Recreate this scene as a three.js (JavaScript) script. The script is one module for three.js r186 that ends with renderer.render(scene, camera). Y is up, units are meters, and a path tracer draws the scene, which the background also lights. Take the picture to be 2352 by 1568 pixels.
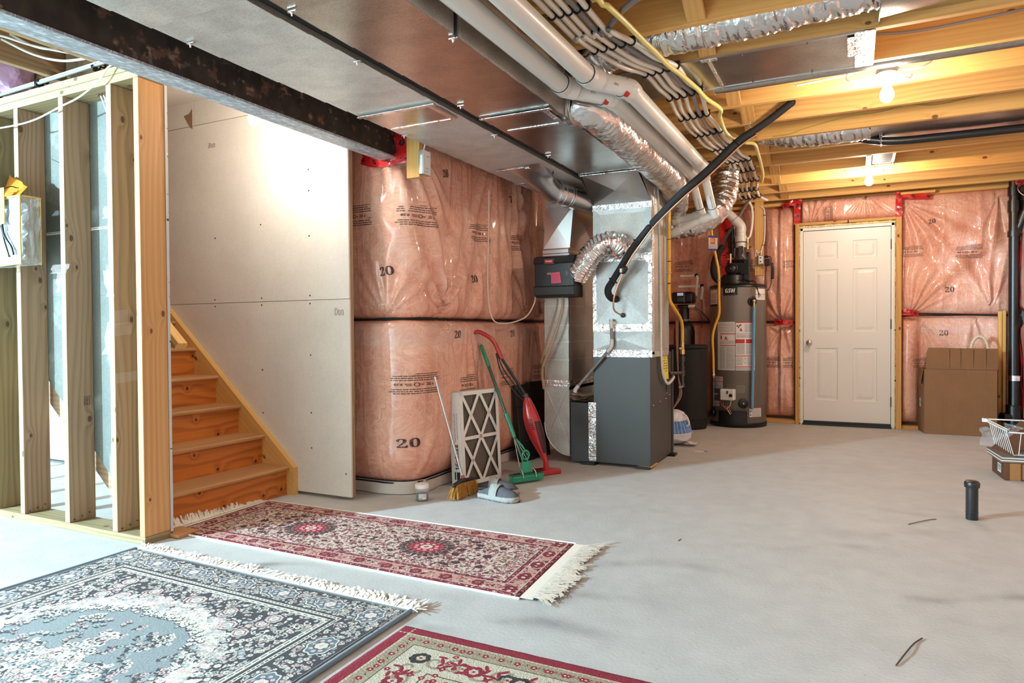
import * as THREE from 'three';
import { RoundedBoxGeometry } from 'three/addons/geometries/RoundedBoxGeometry.js';
import { mergeGeometries } from 'three/addons/utils/BufferGeometryUtils.js';
import { FontLoader } from 'three/addons/loaders/FontLoader.js';

// ------------------------------------------------------------------ camera, exposure, lamps
const scene = new THREE.Scene();
const D = Math.PI / 180;
const camera = new THREE.PerspectiveCamera(52.80, 1.5, 0.05, 60);
camera.position.set(0, 1.025, 0);
camera.rotation.order = 'YXZ';
camera.rotation.set(-0.933 * D, 26.449 * D, -0.403 * D);
scene.add(camera);
scene.background = new THREE.Color(0x000000);

const renderer = new THREE.WebGLRenderer({ antialias: true });
renderer.toneMapping = THREE.LinearToneMapping;
renderer.toneMappingExposure = 0.34;
renderer.shadowMap.enabled = true;

// [x, y, z, candela, colour, label]: bulbs on the joists; first two in view, last two added unseen as fill
const WARM = new THREE.Color().setRGB(1.0, 0.86, 0.68), COOL = new THREE.Color().setRGB(0.50, 0.80, 1.0), MILD_FILL = new THREE.Color().setRGB(0.82, 0.94, 1.0), STAIR = new THREE.Color().setRGB(1.0, 0.94, 0.86);
const LAMPS = [
  [0.156, 2.278, -4.20, 9.5, WARM],
  [0.115, 2.305, -6.73, 11, WARM],
  [-2.98, 2.22, -2.80, 6.6, STAIR],
  [-5.60, 2.20, 1.75, 800, COOL],
  [0.40, 2.315, -0.60, 3.5, MILD_FILL],
  [-1.2, 2.0, 1.9, 4, MILD_FILL],
];

// ------------------------------------------------------------------ numbers, noise
let seed = 7;
function rnd() { seed |= 0; seed = seed + 0x6D2B79F5 | 0; let t = Math.imul(seed ^ seed >>> 15, 1 | seed); t = t + Math.imul(t ^ t >>> 7, 61 | t) ^ t; return ((t ^ t >>> 14) >>> 0) / 4294967296; }
const rr = (a, b) => a + (b - a) * rnd();
const clamp = (x, a = 0, b = 1) => x < a ? a : x > b ? b : x;
const mixn = (a, b, t) => a + (b - a) * t;
const sstep = (a, b, x) => { const t = clamp((x - a) / (b - a)); return t * t * (3 - 2 * t); };
const PERM = new Uint8Array(512);
{ const p = [...Array(256).keys()]; for (let i = 255; i > 0; i--) { const j = Math.floor(rnd() * (i + 1)); [p[i], p[j]] = [p[j], p[i]]; } for (let i = 0; i < 512; i++) PERM[i] = p[i & 255]; }
// value noise in 0..1, repeating every px, py
function pn(x, y, px = 256, py = 256, s = 0) {
  const xi = Math.floor(x), yi = Math.floor(y); let fx = x - xi, fy = y - yi;
  fx = fx * fx * (3 - 2 * fx); fy = fy * fy * (3 - 2 * fy);
  const m = (a, n) => ((a % n) + n) % n;
  const x0 = m(xi, px), x1 = m(xi + 1, px), y0 = m(yi, py), y1 = m(yi + 1, py);
  const h = (a, b) => PERM[(PERM[(a + s * 17) & 255] + b * 3 + s) & 255] / 255;
  return mixn(mixn(h(x0, y0), h(x1, y0), fx), mixn(h(x0, y1), h(x1, y1), fx), fy);
}
function fbm(x, y, p, oct = 4, s = 0) { let v = 0, a = 0.5, n = 0; for (let i = 0; i < oct; i++) { v += a * pn(x, y, p, p, s + i * 5); n += a; a *= 0.5; x *= 2; y *= 2; p *= 2; } return v / n; }

// ------------------------------------------------------------------ textures
function dataTex(w, h, fn, srgb = true) {
  const d = new Uint8Array(w * h * 4), c = [0, 0, 0, 255];
  for (let j = 0; j < h; j++) for (let i = 0; i < w; i++) { c[3] = 255; fn(i / w, j / h, c, i, j); const k = (j * w + i) * 4; d[k] = clamp(c[0], 0, 255); d[k + 1] = clamp(c[1], 0, 255); d[k + 2] = clamp(c[2], 0, 255); d[k + 3] = c[3]; }
  const t = new THREE.DataTexture(d, w, h); t.wrapS = t.wrapT = THREE.RepeatWrapping; t.magFilter = THREE.LinearFilter; t.minFilter = THREE.LinearMipmapLinearFilter; t.generateMipmaps = true;
  t.colorSpace = srgb ? THREE.SRGBColorSpace : THREE.NoColorSpace; t.needsUpdate = true; return t;
}
function canvasTex(w, h, draw, srgb = true) {
  const cv = document.createElement('canvas'); cv.width = w; cv.height = h; const g = cv.getContext('2d'); draw(g, w, h);
  const t = new THREE.CanvasTexture(cv); t.wrapS = t.wrapT = THREE.RepeatWrapping; t.colorSpace = srgb ? THREE.SRGBColorSpace : THREE.NoColorSpace; t.anisotropy = 8; return t;
}
// lumber: 0.30 m across (u), 2.4 m along (v)
function woodTex(s, pale, late, knotCol, nKnots, contrast, rings = 9) {
  seed = 1000 + s * 31; const knots = [];
  for (let i = 0; i < nKnots; i++) knots.push([rnd(), rnd(), rr(0.006, 0.013)]);
  const W = 384, H = 1024;
  return dataTex(W, H, (u, v, c) => {
    let ph = u * rings + 1.5 * pn(u * 2, v * 3, 2, 3, s) + 0.7 * pn(u * 5, v * 6, 5, 6, s + 3), kd = 0, kr = 0;
    for (const [ku, kv, r] of knots) {
      let du = Math.abs(u - ku), dv = Math.abs(v - kv); if (du > .5) du = 1 - du; if (dv > .5) dv = 1 - dv;
      du *= 0.30; dv *= 2.4; const d = Math.sqrt(du * du + dv * dv * 0.35);
      if (d < 0.09) { ph += 2.4 * Math.exp(-d / (r * 1.6)); kd = Math.max(kd, 1 - sstep(r * 0.75, r * 1.1, d)); kr = Math.max(kr, Math.exp(-d / (r * 1.3)) * 0.5); }
    }
    let t = ph - Math.floor(ph); t = t < 0.75 ? sstep(0.1, 0.75, t) : 1 - sstep(0.75, 1, t);
    const fib = pn(u * 150, v * 14, 150, 14, s + 7), fl = pn(u * 2, v * 3, 2, 3, s + 11), f2 = pn(u * 40, v * 3, 40, 3, s + 5);
    let k = clamp(contrast * t * 0.75 + (fib - 0.5) * 0.22 + (f2 - 0.5) * 0.28 + (fl - 0.5) * 0.35 + kr * .6);
    for (let i = 0; i < 3; i++) { c[i] = mixn(pale[i], late[i], k); c[i] = mixn(c[i], knotCol[i], kd * (0.75 + 0.25 * fib)); }
  });
}
const T = {};
T.pine = woodTex(1, [226, 178, 106], [194, 136, 62], [110, 66, 30], 5, 0.32);
T.pine2 = woodTex(2, [212, 162, 96], [174, 118, 56], [96, 58, 28], 7, 0.45);
T.spf = woodTex(3, [168, 141, 114], [120, 97, 73], [88, 62, 38], 8, 0.6);
T.fir = woodTex(4, [206, 156, 102], [178, 124, 74], [104, 58, 32], 9, 0.5);
T.ply = woodTex(5, [198, 114, 36], [140, 70, 18], [66, 30, 10], 8, 0.7, 4);
T.tread = woodTex(6, [190, 138, 88], [150, 100, 58], [100, 62, 36], 1, 0.6, 13);
T.crinkle = dataTex(512, 512, (u, v, c) => { let x = u * 8 + fbm(u * 6, v * 6, 6, 3, 3) * 2, y = v * 8 + fbm(u * 6, v * 6, 6, 3, 9) * 2; const a = Math.abs(pn(x, y, 8, 8, 1) - .5) * 2, b = Math.abs(pn(x * 2, y * 2, 16, 16, 2) - .5) * 2, d = Math.abs(pn(x * 5, y * 5, 40, 40, 4) - .5) * 2; c[0] = c[1] = c[2] = 255 * clamp(.5 * a + .3 * b + .2 * d); }, false);
T.streak = dataTex(512, 512, (u, v, c) => { const a = pn(u * 48 + pn(u * 6, v * 3, 6, 3, 2) * 3, v * 5, 48, 5, 1), b = pn(u * 20 + pn(u * 4, v * 4, 4, 4, 8) * 4, v * 4, 20, 4, 4); c[0] = c[1] = c[2] = 255 * clamp(Math.pow(1 - Math.abs(a - .5) * 2, 4) * .5 + Math.pow(1 - Math.abs(b - .5) * 2, 5) * .5); }, false);
T.spangle = dataTex(512, 512, (u, v, c) => { const a = pn(u * 96, v * 96, 96, 96, 1), b = fbm(u * 6, v * 6, 6, 4, 2), k = 96 + (a - .5) * 60 + (b - .5) * 90; c[0] = c[1] = c[2] = k; }, false);
T.speck = dataTex(512, 512, (u, v, c) => { const a = pn(u * 170, v * 170, 170, 170, 1), b = fbm(u * 5, v * 5, 5, 3, 6), k = (a > .62 ? 186 : 206) + (b - .5) * 36; c[0] = k; c[1] = k * .985; c[2] = k * .96; });
T.concrete = canvasTexLike(2048);
function canvasTexLike(N) { // 12 m square, unrepeated
  const blots = []; seed = 404;
  const M = [[-1.0, -2.45, .35, .10, .45], [-1.15, -2.1, .45, .06, .4], [0.45, -3.1, .5, .05, .3], [0.7, -2.9, .4, .04, .3], [-.15, -3.5, .3, .06, .2], [0.6, -4.45, .5, .05, .16], [-2.6, -1.9, .4, .05, .3], [-2.35, -2.2, .25, .04, .35], [.2, -3.9, .4, .1, .12], [-1.6, -2.15, .3, .03, .3], [-.9, -2.9, .4, .06, .22]];
  for (const m of M) blots.push(m);
  for (let i = 0; i < 26; i++) blots.push([rr(-3, 1.4), rr(-7.5, 0), rr(.05, .4), rr(.01, .08), rr(.02, .07)]);
  return dataTex(N, N, (u, v, c) => {
    const x = u * 12 - 8, z = v * 12 - 9; // metres
    const b = fbm(u * 12, v * 12, 256, 5, 1), f = fbm(u * 160, v * 160, 256, 2, 4), tr = fbm(u * 6 + 3, v * 60, 256, 3, 8);
    let k = 1 + (b - .5) * .04 + (f - .5) * .07 + (tr - .5) * .03;
    for (const [bx, bz, w, h, a] of blots) { const dx = (x - bx), dz = (z - bz); if (Math.abs(dx) < w * 2 && Math.abs(dz) < h * 5) { const q = dx * dx / (w * w) + Math.pow((dz + .25 * dx + .05 * Math.sin(dx * 9)) / h, 2); k -= a * Math.exp(-q * 1.6) * clamp(fbm(u * 70, v * 70, 256, 3, 9) * 2 - .55); } }
    const sp = pn(u * 900, v * 900, 256, 256, 3); if (sp > .985) k -= .18;
    c[0] = 188 * k; c[1] = 187 * k; c[2] = 183 * k;
  });
}
T.grit = dataTex(512, 512, (u, v, c) => { const k = fbm(u * 64, v * 64, 64, 3, 2) * 160 + fbm(u * 6, v * 6, 6, 3, 5) * 95; c[0] = c[1] = c[2] = k; }, false);
T.pink = dataTex(1024, 1024, (u, v, c) => {
  const wx = fbm(u * 6, v * 6, 6, 4, 1), wy = fbm(u * 6, v * 6, 6, 4, 21);
  const x = u * 16 + wx * 5, y = v * 16 + wy * 5;
  const r1 = 1 - Math.abs(pn(x * 2, y * 2, 32, 32, 3) - .5) * 2, r2 = 1 - Math.abs(pn(x * 5, y * 4, 80, 64, 7) - .5) * 2, r3 = pn(x * 12, y * 8, 192, 128, 5), lo = fbm(u * 5, v * 5, 5, 4, 13);
  let k = clamp(.36 + .22 * (Math.pow(r1, 3) - .3) + .30 * (Math.pow(r2, 3) - .3) + (r3 - .5) * .34 + (lo - .5) * .9);
  c[0] = mixn(214, 246, k); c[1] = mixn(144, 202, k); c[2] = mixn(120, 178, k);
});
T.board = dataTex(512, 512, (u, v, c) => { const k = 1 + (fbm(u * 5, v * 5, 5, 4, 2) - .5) * .07 + (pn(u * 120, v * 120, 120, 120, 4) - .5) * .03; c[0] = 231 * k; c[1] = 223 * k; c[2] = 212 * k; });
T.boardback = dataTex(512, 512, (u, v, c) => { const b = fbm(u * 6, v * 6, 6, 4, 2), w = fbm(u * 9, v * 9, 9, 4, 8); let k = 1 + (b - .5) * .14 + (pn(u * 170, v * 170, 170, 170, 4) - .5) * .10; const p = w > .64 ? (w - .64) * 3 : 0; c[0] = mixn(100 * k, 160, p); c[1] = mixn(103 * k, 166, p); c[2] = mixn(97 * k, 162, p); });
T.rust = dataTex(512, 1024, (u, v, c) => {
  const a = fbm(u * 7, v * 36, 256, 5, 3), b = fbm(u * 18, v * 90, 256, 4, 8), st = fbm(u * 8, v * 60, 256, 4, 5); const p = sstep(.585, .66, a * .6 + b * .4) * .85;
  const q = sstep(.70, .73, b) * .4, k = 1 + (st - .5) * .7;
  c[0] = mixn(60 * k, 112, p) + q * 90; c[1] = mixn(53 * k, 84, p) + q * 90; c[2] = mixn(49 * k, 70, p) + q * 90;
});
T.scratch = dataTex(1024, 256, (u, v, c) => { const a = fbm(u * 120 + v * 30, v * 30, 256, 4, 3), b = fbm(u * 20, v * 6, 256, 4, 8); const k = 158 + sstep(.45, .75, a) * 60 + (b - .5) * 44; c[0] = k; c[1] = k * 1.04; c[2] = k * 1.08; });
T.kraft = dataTex(512, 512, (u, v, c) => { const k = 1 + (fbm(u * 8, v * 8, 8, 4, 2) - .5) * .1 + (pn(u * 200, v * 6, 200, 6, 5) - .5) * .05 + (pn(u * 150, v * 150, 150, 150, 9) > .75 ? -.03 : 0); c[0] = 120 * k; c[1] = 78 * k; c[2] = 43 * k; });

// ------------------------------------------------------------------ materials
const M = {};
const std = (o) => new THREE.MeshStandardMaterial(o), phy = (o) => new THREE.MeshPhysicalMaterial(o);
const rgb = (r, g, b) => new THREE.Color().setRGB(r / 255, g / 255, b / 255, THREE.SRGBColorSpace);
M.joist = std({ map: T.pine, roughness: .72 }); M.joist2 = std({ map: T.pine2, roughness: .72 });
M.stud = std({ map: T.spf, roughness: .75 }); M.studgreen = std({ map: T.spf, color: rgb(226, 236, 214), roughness: .75 });
M.joistgrey = std({ map: T.spf, color: rgb(236, 222, 200), roughness: .75 });
M.post = std({ map: T.fir, roughness: .7 }); M.ply = std({ map: T.ply, roughness: .6 }); M.tread = std({ map: T.tread, roughness: .6 });
M.wood = std({ map: T.pine, roughness: .7 });
const finer = (t, n) => { const c = t.clone(); c.repeat.set(n, n); c.needsUpdate = true; return c; };
M.floor = std({ map: T.concrete, roughness: .6, bumpMap: finer(T.grit, 22), bumpScale: .0009 });
M.concretewall = std({ color: rgb(150, 146, 140), roughness: .9 });
M.subfloor = std({ color: rgb(170, 130, 84), roughness: .85 });
M.board = std({ map: T.board, roughness: .85 }); M.boardback = std({ map: T.boardback, roughness: .85 });
M.gypsum = std({ color: rgb(205, 200, 194), roughness: .9 });
M.pink = phy({ map: T.pink, roughness: .6, clearcoat: 1, clearcoatRoughness: .1, bumpMap: T.streak, bumpScale: .004, specularIntensity: .7 });
M.film = phy({ color: rgb(255, 236, 226), roughness: .2, transparent: true, opacity: .2, clearcoat: 1, clearcoatRoughness: .12, side: THREE.DoubleSide, bumpMap: T.crinkle, bumpScale: .004 });
M.bagfilm = phy({ color: rgb(222, 228, 230), roughness: .16, transparent: true, opacity: .5, clearcoat: 1, clearcoatRoughness: .08, side: THREE.DoubleSide, bumpMap: T.crinkle, bumpScale: .012 });
M.clear = phy({ color: rgb(235, 240, 242), roughness: .12, transparent: true, opacity: .22, clearcoat: 1, clearcoatRoughness: .08, side: THREE.DoubleSide });
T.redtape = canvasTex(256, 64, (g, w, h) => { g.fillStyle = '#cf161a'; g.fillRect(0, 0, w, h); g.fillStyle = '#3a0608'; for (const x of [50, 178]) { g.save(); g.translate(x, 32); g.rotate(.5); g.beginPath(); g.ellipse(0, 0, 20, 13, 0, 0, 7); g.fill(); g.fillStyle = '#cf161a'; g.fillRect(-9, -3, 18, 5); g.fillStyle = '#3a0608'; g.restore(); } });
M.redtape = phy({ map: T.redtape, roughness: .35, clearcoat: .8, clearcoatRoughness: .15, bumpMap: T.crinkle, bumpScale: .004 });
M.galv = std({ color: new THREE.Color().setRGB(.72, .73, .74), metalness: 1, roughness: .30 });
M.galvtex = std({ map: T.speck, color: rgb(236, 234, 232), metalness: 1, roughness: .25 });
M.galvdull = std({ map: T.speck, color: rgb(232, 228, 222), metalness: .8, roughness: .42 });
M.galvmatte = std({ map: T.speck, color: rgb(255, 255, 255), metalness: .45, roughness: .42 });
M.plenum = std({ map: T.speck, color: rgb(214, 216, 220), metalness: .7, roughness: .4 });
M.seam = std({ color: new THREE.Color().setRGB(.6, .6, .61), metalness: 1, roughness: .3 });
M.foil = std({ color: new THREE.Color().setRGB(.74, .73, .72), metalness: 1, roughness: .26, bumpMap: T.crinkle, bumpScale: .005 });
M.foiltape = std({ color: new THREE.Color().setRGB(.88, .88, .88), metalness: 1, roughness: .26, bumpMap: T.crinkle, bumpScale: .006 });
M.ductshade = std({ color: rgb(24, 23, 22), roughness: .8 });
M.beam = std({ map: T.rust, metalness: .25, roughness: .6 }); M.beamflange = std({ map: T.scratch, metalness: .15, roughness: .5 });  // flange map is paler: cool light on the underside put into its colour
M.furnace = std({ color: rgb(68, 68, 69), metalness: .25, roughness: .42 });
M.furnaceside = M.furnace;
M.pvc = phy({ color: rgb(214, 211, 204), roughness: .35, clearcoat: .3 }); M.pvcgrey = std({ color: rgb(128, 128, 126), roughness: .45 });
M.pex = phy({ color: rgb(236, 229, 214), roughness: .35, clearcoat: .4 }); M.pexgrey = phy({ color: rgb(120, 118, 118), roughness: .35, clearcoat: .4 });
M.yellow = phy({ color: rgb(226, 168, 28), roughness: .4, clearcoat: .3 }); M.paleyellow = phy({ color: rgb(224, 206, 122), roughness: .4, clearcoat: .3 });
M.black = std({ color: rgb(15, 15, 16), roughness: .42 }); M.blackmatte = std({ color: rgb(17, 17, 18), roughness: .75 }); M.abs = phy({ color: rgb(11, 11, 12), roughness: .4, clearcoat: .25, clearcoatRoughness: .25 });
M.rubber = std({ color: rgb(22, 22, 22), roughness: .8 });
M.copper = std({ color: new THREE.Color().setRGB(.80, .42, .26), metalness: 1, roughness: .3 }); M.brass = std({ color: new THREE.Color().setRGB(.72, .52, .24), metalness: 1, roughness: .35 });
M.iron = std({ color: rgb(84, 80, 76), metalness: .7, roughness: .45 }); M.chrome = std({ color: new THREE.Color().setRGB(.78, .78, .79), metalness: 1, roughness: .18 });
M.white = std({ color: rgb(236, 234, 228), roughness: .45 }); M.whitegloss = phy({ color: rgb(238, 236, 230), roughness: .3, clearcoat: .4 });
M.wire = std({ color: rgb(232, 230, 224), roughness: .5 }); M.doorwhite = std({ color: rgb(232, 228, 221), roughness: .42 });
M.heater = std({ color: rgb(120, 112, 102), metalness: .35, roughness: .36 });
M.kraft = std({ map: T.kraft, roughness: .85 }); M.kraftdark = std({ map: T.kraft, color: rgb(190, 176, 160), roughness: .85 });
M.foam = std({ color: rgb(226, 212, 160), roughness: .9 });
M.red = phy({ color: rgb(176, 18, 26), roughness: .28, clearcoat: .7, clearcoatRoughness: .1 });
M.green = phy({ color: rgb(20, 140, 104), roughness: .35, clearcoat: .3 }); M.darkgreen = phy({ color: rgb(12, 74, 56), roughness: .35, clearcoat: .5 });
M.blue = std({ color: rgb(96, 164, 206), roughness: .4 }); M.paper = std({ color: rgb(236, 234, 228), roughness: .7 });
M.dark = std({ color: rgb(10, 10, 10), roughness: .8 });

// ------------------------------------------------------------------ geometry helpers
const V = (x, y, z) => new THREE.Vector3(x, y, z);
const used = {};
function numbered(n) { const k = used[n] = (used[n] ?? -1) + 1; return k ? `${n}_${String(k).padStart(3, '0')}` : n; }
function shade(o) { o.castShadow = true; o.receiveShadow = true; return o; }
function tag(o, label, category, group) { o.userData.label = label; o.userData.category = category; if (group) o.userData.group = group; return o; }
function thing(name, label, category, pos = [0, 0, 0], group, turn = 0) { const o = new THREE.Group(); o.name = numbered(name); o.position.set(...pos); o.rotation.y = turn; scene.add(o); return tag(o, label, category, group); }
function struct(name) { const o = new THREE.Group(); o.name = numbered(name); o.userData.kind = 'structure'; scene.add(o); return o; }
const subs = new WeakMap();
const APART = new Set(['foil_tape', 'hem', 'coupling', 'cap_strip']);
function part(parent, name, geo, mat, label) {
  if (Array.isArray(geo) && APART.has(name) && geo.length > 1) return geo.map(g => part(parent, name, g, mat, label))[0];
  if (Array.isArray(geo)) geo = merge(geo);
  const m = shade(new THREE.Mesh(geo, mat)); let c = subs.get(parent); if (!c) subs.set(parent, c = {});
  const k = c[name] = (c[name] ?? -1) + 1; m.name = k ? `${name}_${String(k).padStart(3, '0')}` : name;
  if (label) m.userData.label = label; parent.add(m); return m;
}
function single(name, geo, mat, label, category, group) { if (Array.isArray(geo)) geo = merge(geo); const m = shade(new THREE.Mesh(geo, mat)); m.name = numbered(name); scene.add(m); return tag(m, label, category, group); }
function merge(list) { list = list.map(g => { g = g.index ? g.toNonIndexed() : g; for (const k of Object.keys(g.attributes)) if (!['position', 'normal', 'uv'].includes(k)) g.deleteAttribute(k); if (!g.attributes.uv) g.setAttribute('uv', new THREE.BufferAttribute(new Float32Array(g.attributes.position.count * 2), 2)); return g; }); return list.length === 1 ? list[0] : mergeGeometries(list); }
// uv in metres; grain axis runs along v. su, sv: metres per repeat
function mapUV(geo, grain = 'y', su = 1, sv = 1, ou = 0, ov = 0) {
  const g = geo.index ? geo.toNonIndexed() : geo, p = g.attributes.position, uv = new Float32Array(p.count * 2), gi = 'xyz'.indexOf(grain);
  const a = V(), b = V(), c = V(), n = V();
  for (let i = 0; i < p.count; i += 3) {
    a.fromBufferAttribute(p, i); b.fromBufferAttribute(p, i + 1); c.fromBufferAttribute(p, i + 2);
    n.copy(b).sub(a).cross(c.clone().sub(a)); const ab = [Math.abs(n.x), Math.abs(n.y), Math.abs(n.z)];
    const d = ab[0] >= ab[1] && ab[0] >= ab[2] ? 0 : ab[1] >= ab[2] ? 1 : 2; let ax = [0, 1, 2].filter(k => k !== d), vi = ax.includes(gi) ? gi : ax[1], ui = ax.find(k => k !== vi);
    [a, b, c].forEach((q, k) => { const e = q.toArray(); uv[(i + k) * 2] = e[ui] / su + ou + d * .37; uv[(i + k) * 2 + 1] = e[vi] / sv + ov; });
  }
  g.setAttribute('uv', new THREE.BufferAttribute(uv, 2)); return g;
}
// box by its two corners
function box(x0, y0, z0, x1, y1, z1, r = 0) {
  const w = Math.abs(x1 - x0), h = Math.abs(y1 - y0), d = Math.abs(z1 - z0);
  const g = r ? new RoundedBoxGeometry(w, h, d, 1, Math.min(r, w / 2.1, h / 2.1, d / 2.1)) : new THREE.BoxGeometry(w, h, d);
  g.translate((x0 + x1) / 2, (y0 + y1) / 2, (z0 + z1) / 2); return g;
}
function lumber(x0, y0, z0, x1, y1, z1, grain, r = .003) { return mapUV(box(x0, y0, z0, x1, y1, z1, r), grain, .3, 2.4, rnd(), rnd()); }
function mbox(x0, y0, z0, x1, y1, z1, r = 0, s = 1) { return mapUV(box(x0, y0, z0, x1, y1, z1, r), 'y', s, s, rnd(), rnd()); }
// cylinder between points
function rod(a, b, r0, r1 = r0, seg = 16, open = false) {
  const A = V(...a), B = V(...b), L = A.distanceTo(B), g = new THREE.CylinderGeometry(r1, r0, L, seg, 1, open);
  g.translate(0, L / 2, 0); g.applyQuaternion(new THREE.Quaternion().setFromUnitVectors(V(0, 1, 0), B.clone().sub(A).normalize())); g.translate(...a); return g;
}
function lathe(prof, at = [0, 0, 0], seg = 28, dir) { const g = new THREE.LatheGeometry(prof.map(([r, y]) => new THREE.Vector2(r, y)), seg); if (dir) g.applyQuaternion(new THREE.Quaternion().setFromUnitVectors(V(0, 1, 0), V(...dir).normalize())); g.translate(...at); return g; }
function ring(at, dir, R, r, seg = 24) { const g = new THREE.TorusGeometry(R, r, 8, seg); g.applyQuaternion(new THREE.Quaternion().setFromUnitVectors(V(0, 0, 1), V(...dir).normalize())); g.translate(...at); return g; }
function ball(at, r, sy = 1, w = 16, h = 12) { const g = new THREE.SphereGeometry(r, w, h); g.scale(1, sy, 1); g.translate(...at); return g; }
function tube(pts, r, seg = 0, rad = 10, tension = .5) {
  const c = new THREE.CatmullRomCurve3(pts.map(p => V(...p)), false, 'catmullrom', tension), g = new THREE.TubeGeometry(c, seg || Math.max(8, pts.length * 10), r, rad, false);
  const caps = [0, 1].map(t => ball(c.getPoint(t).toArray(), r, 1, rad, 6)); return merge([g, ...caps]);
}
// foil-wrapped or corrugated tube: rings of amplitude a every pitch metres, and noise n
function flexTube(pts, r, { pitch = .02, amp = .003, noise = .01, per = 10, rad = 40, s = 1, fine = 1 } = {}) {
  const c = new THREE.CatmullRomCurve3(pts.map(p => V(...p)), false, 'catmullrom', .5), L = c.getLength(), seg = Math.ceil(L / pitch * per * fine), g = new THREE.TubeGeometry(c, seg, r, rad, false);
  const p = g.attributes.position, n = g.attributes.normal, uv = g.attributes.uv;
  for (let i = 0; i < p.count; i++) {
    const j = Math.floor(i / (rad + 1)), k = i % (rad + 1), a = (k % rad) / rad, t = j / seg * L;
    const q = amp * Math.sin(t / pitch * 6.283) + noise * ((pn(t * 14, a * 8, 256, 8, s) - .5) + 1.1 * (pn(t * 60 + a * 3, a * 14, 256, 14, s + 2) - .5));
    p.setXYZ(i, p.getX(i) + n.getX(i) * q, p.getY(i) + n.getY(i) * q, p.getZ(i) + n.getZ(i) * q); uv.setXY(i, t / .5, a * r * 6.283 / .5);
  }
  g.computeVertexNormals(); return g;
}
function quad(a, b, c, d) { // a b c d counter-clockwise, uv 0..1
  const g = new THREE.BufferGeometry(); g.setAttribute('position', new THREE.Float32BufferAttribute([...a, ...b, ...c, ...a, ...c, ...d], 3)); g.setAttribute('uv', new THREE.Float32BufferAttribute([0, 0, 1, 0, 1, 1, 0, 0, 1, 1, 0, 1], 2)); g.computeVertexNormals(); return g;
}
// sheet-metal panel broken along its diagonals: the middle stands out by k
function crossPanel(a, b, c, d, k) {
  const A = [a, b, c, d].map(p => V(...p)), m = A.reduce((s, p) => s.add(p), V()).multiplyScalar(.25), n = A[1].clone().sub(A[0]).cross(A[3].clone().sub(A[0])).normalize(); m.addScaledVector(n, k);
  const pos = []; for (let i = 0; i < 4; i++) pos.push(...A[i].toArray(), ...A[(i + 1) % 4].toArray(), ...m.toArray());
  const g = new THREE.BufferGeometry(); g.setAttribute('position', new THREE.Float32BufferAttribute(pos, 3)); g.computeVertexNormals(); return mapUV(g, 'y', .5, .5);
}
function extrude(pts, depth, bevel = 0) { const s = new THREE.Shape(pts.map(p => new THREE.Vector2(...p))); return new THREE.ExtrudeGeometry(s, { depth, bevelEnabled: bevel > 0, bevelThickness: bevel, bevelSize: bevel, bevelSegments: 2, curveSegments: 12 }); }
// part of a pipe's skin, centred on the side that faces dir
function cylPatch(c, axis, face, R, len, half, n = 8) {
  const A = V(...axis).normalize(), F = V(...face); F.addScaledVector(A, -F.dot(A)).normalize(); const S = A.clone().cross(F);
  return gridSurf(2, n, (s, t) => { const a = (t - .5) * 2 * half, k = (s - .5) * len; return [0, 1, 2].map(i => c[i] + A.getComponent(i) * k + (F.getComponent(i) * Math.cos(a) + S.getComponent(i) * Math.sin(a)) * R); });
}
// grid surface from a function (s, t) -> [x, y, z], uv in metres over W, H
function gridSurf(nu, nv, fn, su = 1, sv = 1) {
  const pos = [], uv = [], idx = [];
  for (let j = 0; j <= nv; j++) for (let i = 0; i <= nu; i++) { pos.push(...fn(i / nu, j / nv)); uv.push(i / nu * su, j / nv * sv); }
  for (let j = 0; j < nv; j++) for (let i = 0; i < nu; i++) { const a = j * (nu + 1) + i, b = a + 1, c = a + nu + 1, d = c + 1; idx.push(a, b, d, a, d, c); }
  const g = new THREE.BufferGeometry(); g.setAttribute('position', new THREE.Float32BufferAttribute(pos, 3)); g.setAttribute('uv', new THREE.Float32BufferAttribute(uv, 2)); g.setIndex(idx); g.computeVertexNormals(); return g;
}

// ------------------------------------------------------------------ floor, outer walls, subfloor
{
  const f = struct('floor');
  const g = box(-7, -.2, -8.6, 2, 0, 3.6); const p = mapUV(g, 'z', 12, 12); const q = p.attributes.position, uv = p.attributes.uv;
  for (let i = 0; i < q.count; i++) uv.setXY(i, (q.getX(i) + 8) / 12, (q.getZ(i) + 9) / 12);
  part(f, 'slab', p, M.floor);
  const dr = []; dr.push(gridSurf(24, 1, (s, t) => { const a = s * 6.283, r = (.045 + .012 * pn(s * 9, 1, 9, 9, 3)) * (t ? 1 : .001); return [-1.15 + Math.cos(a) * r * 1.15, .0015, -5.83 - Math.sin(a) * r]; }));
  part(f, 'patch', dr, std({ color: rgb(216, 212, 204), roughness: .9 }), 'pale ragged plaster patch in the concrete floor');
  part(f, 'hole', rod([-1.11, .0005, -5.845], [-1.11, .003, -5.845], .016), std({ color: rgb(120, 92, 70), roughness: .9 }));
}
const ceiling = struct('ceiling');
part(ceiling, 'subfloor', mbox(-7, 2.63, -8.6, 2, 2.75, 3.6), M.subfloor);

// ------------------------------------------------------------------ pink blankets under poly
const edgeRound = (d, r) => { const q = clamp(d / r); return Math.sqrt(Math.max(0, 1 - (1 - q) * (1 - q))); };
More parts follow.
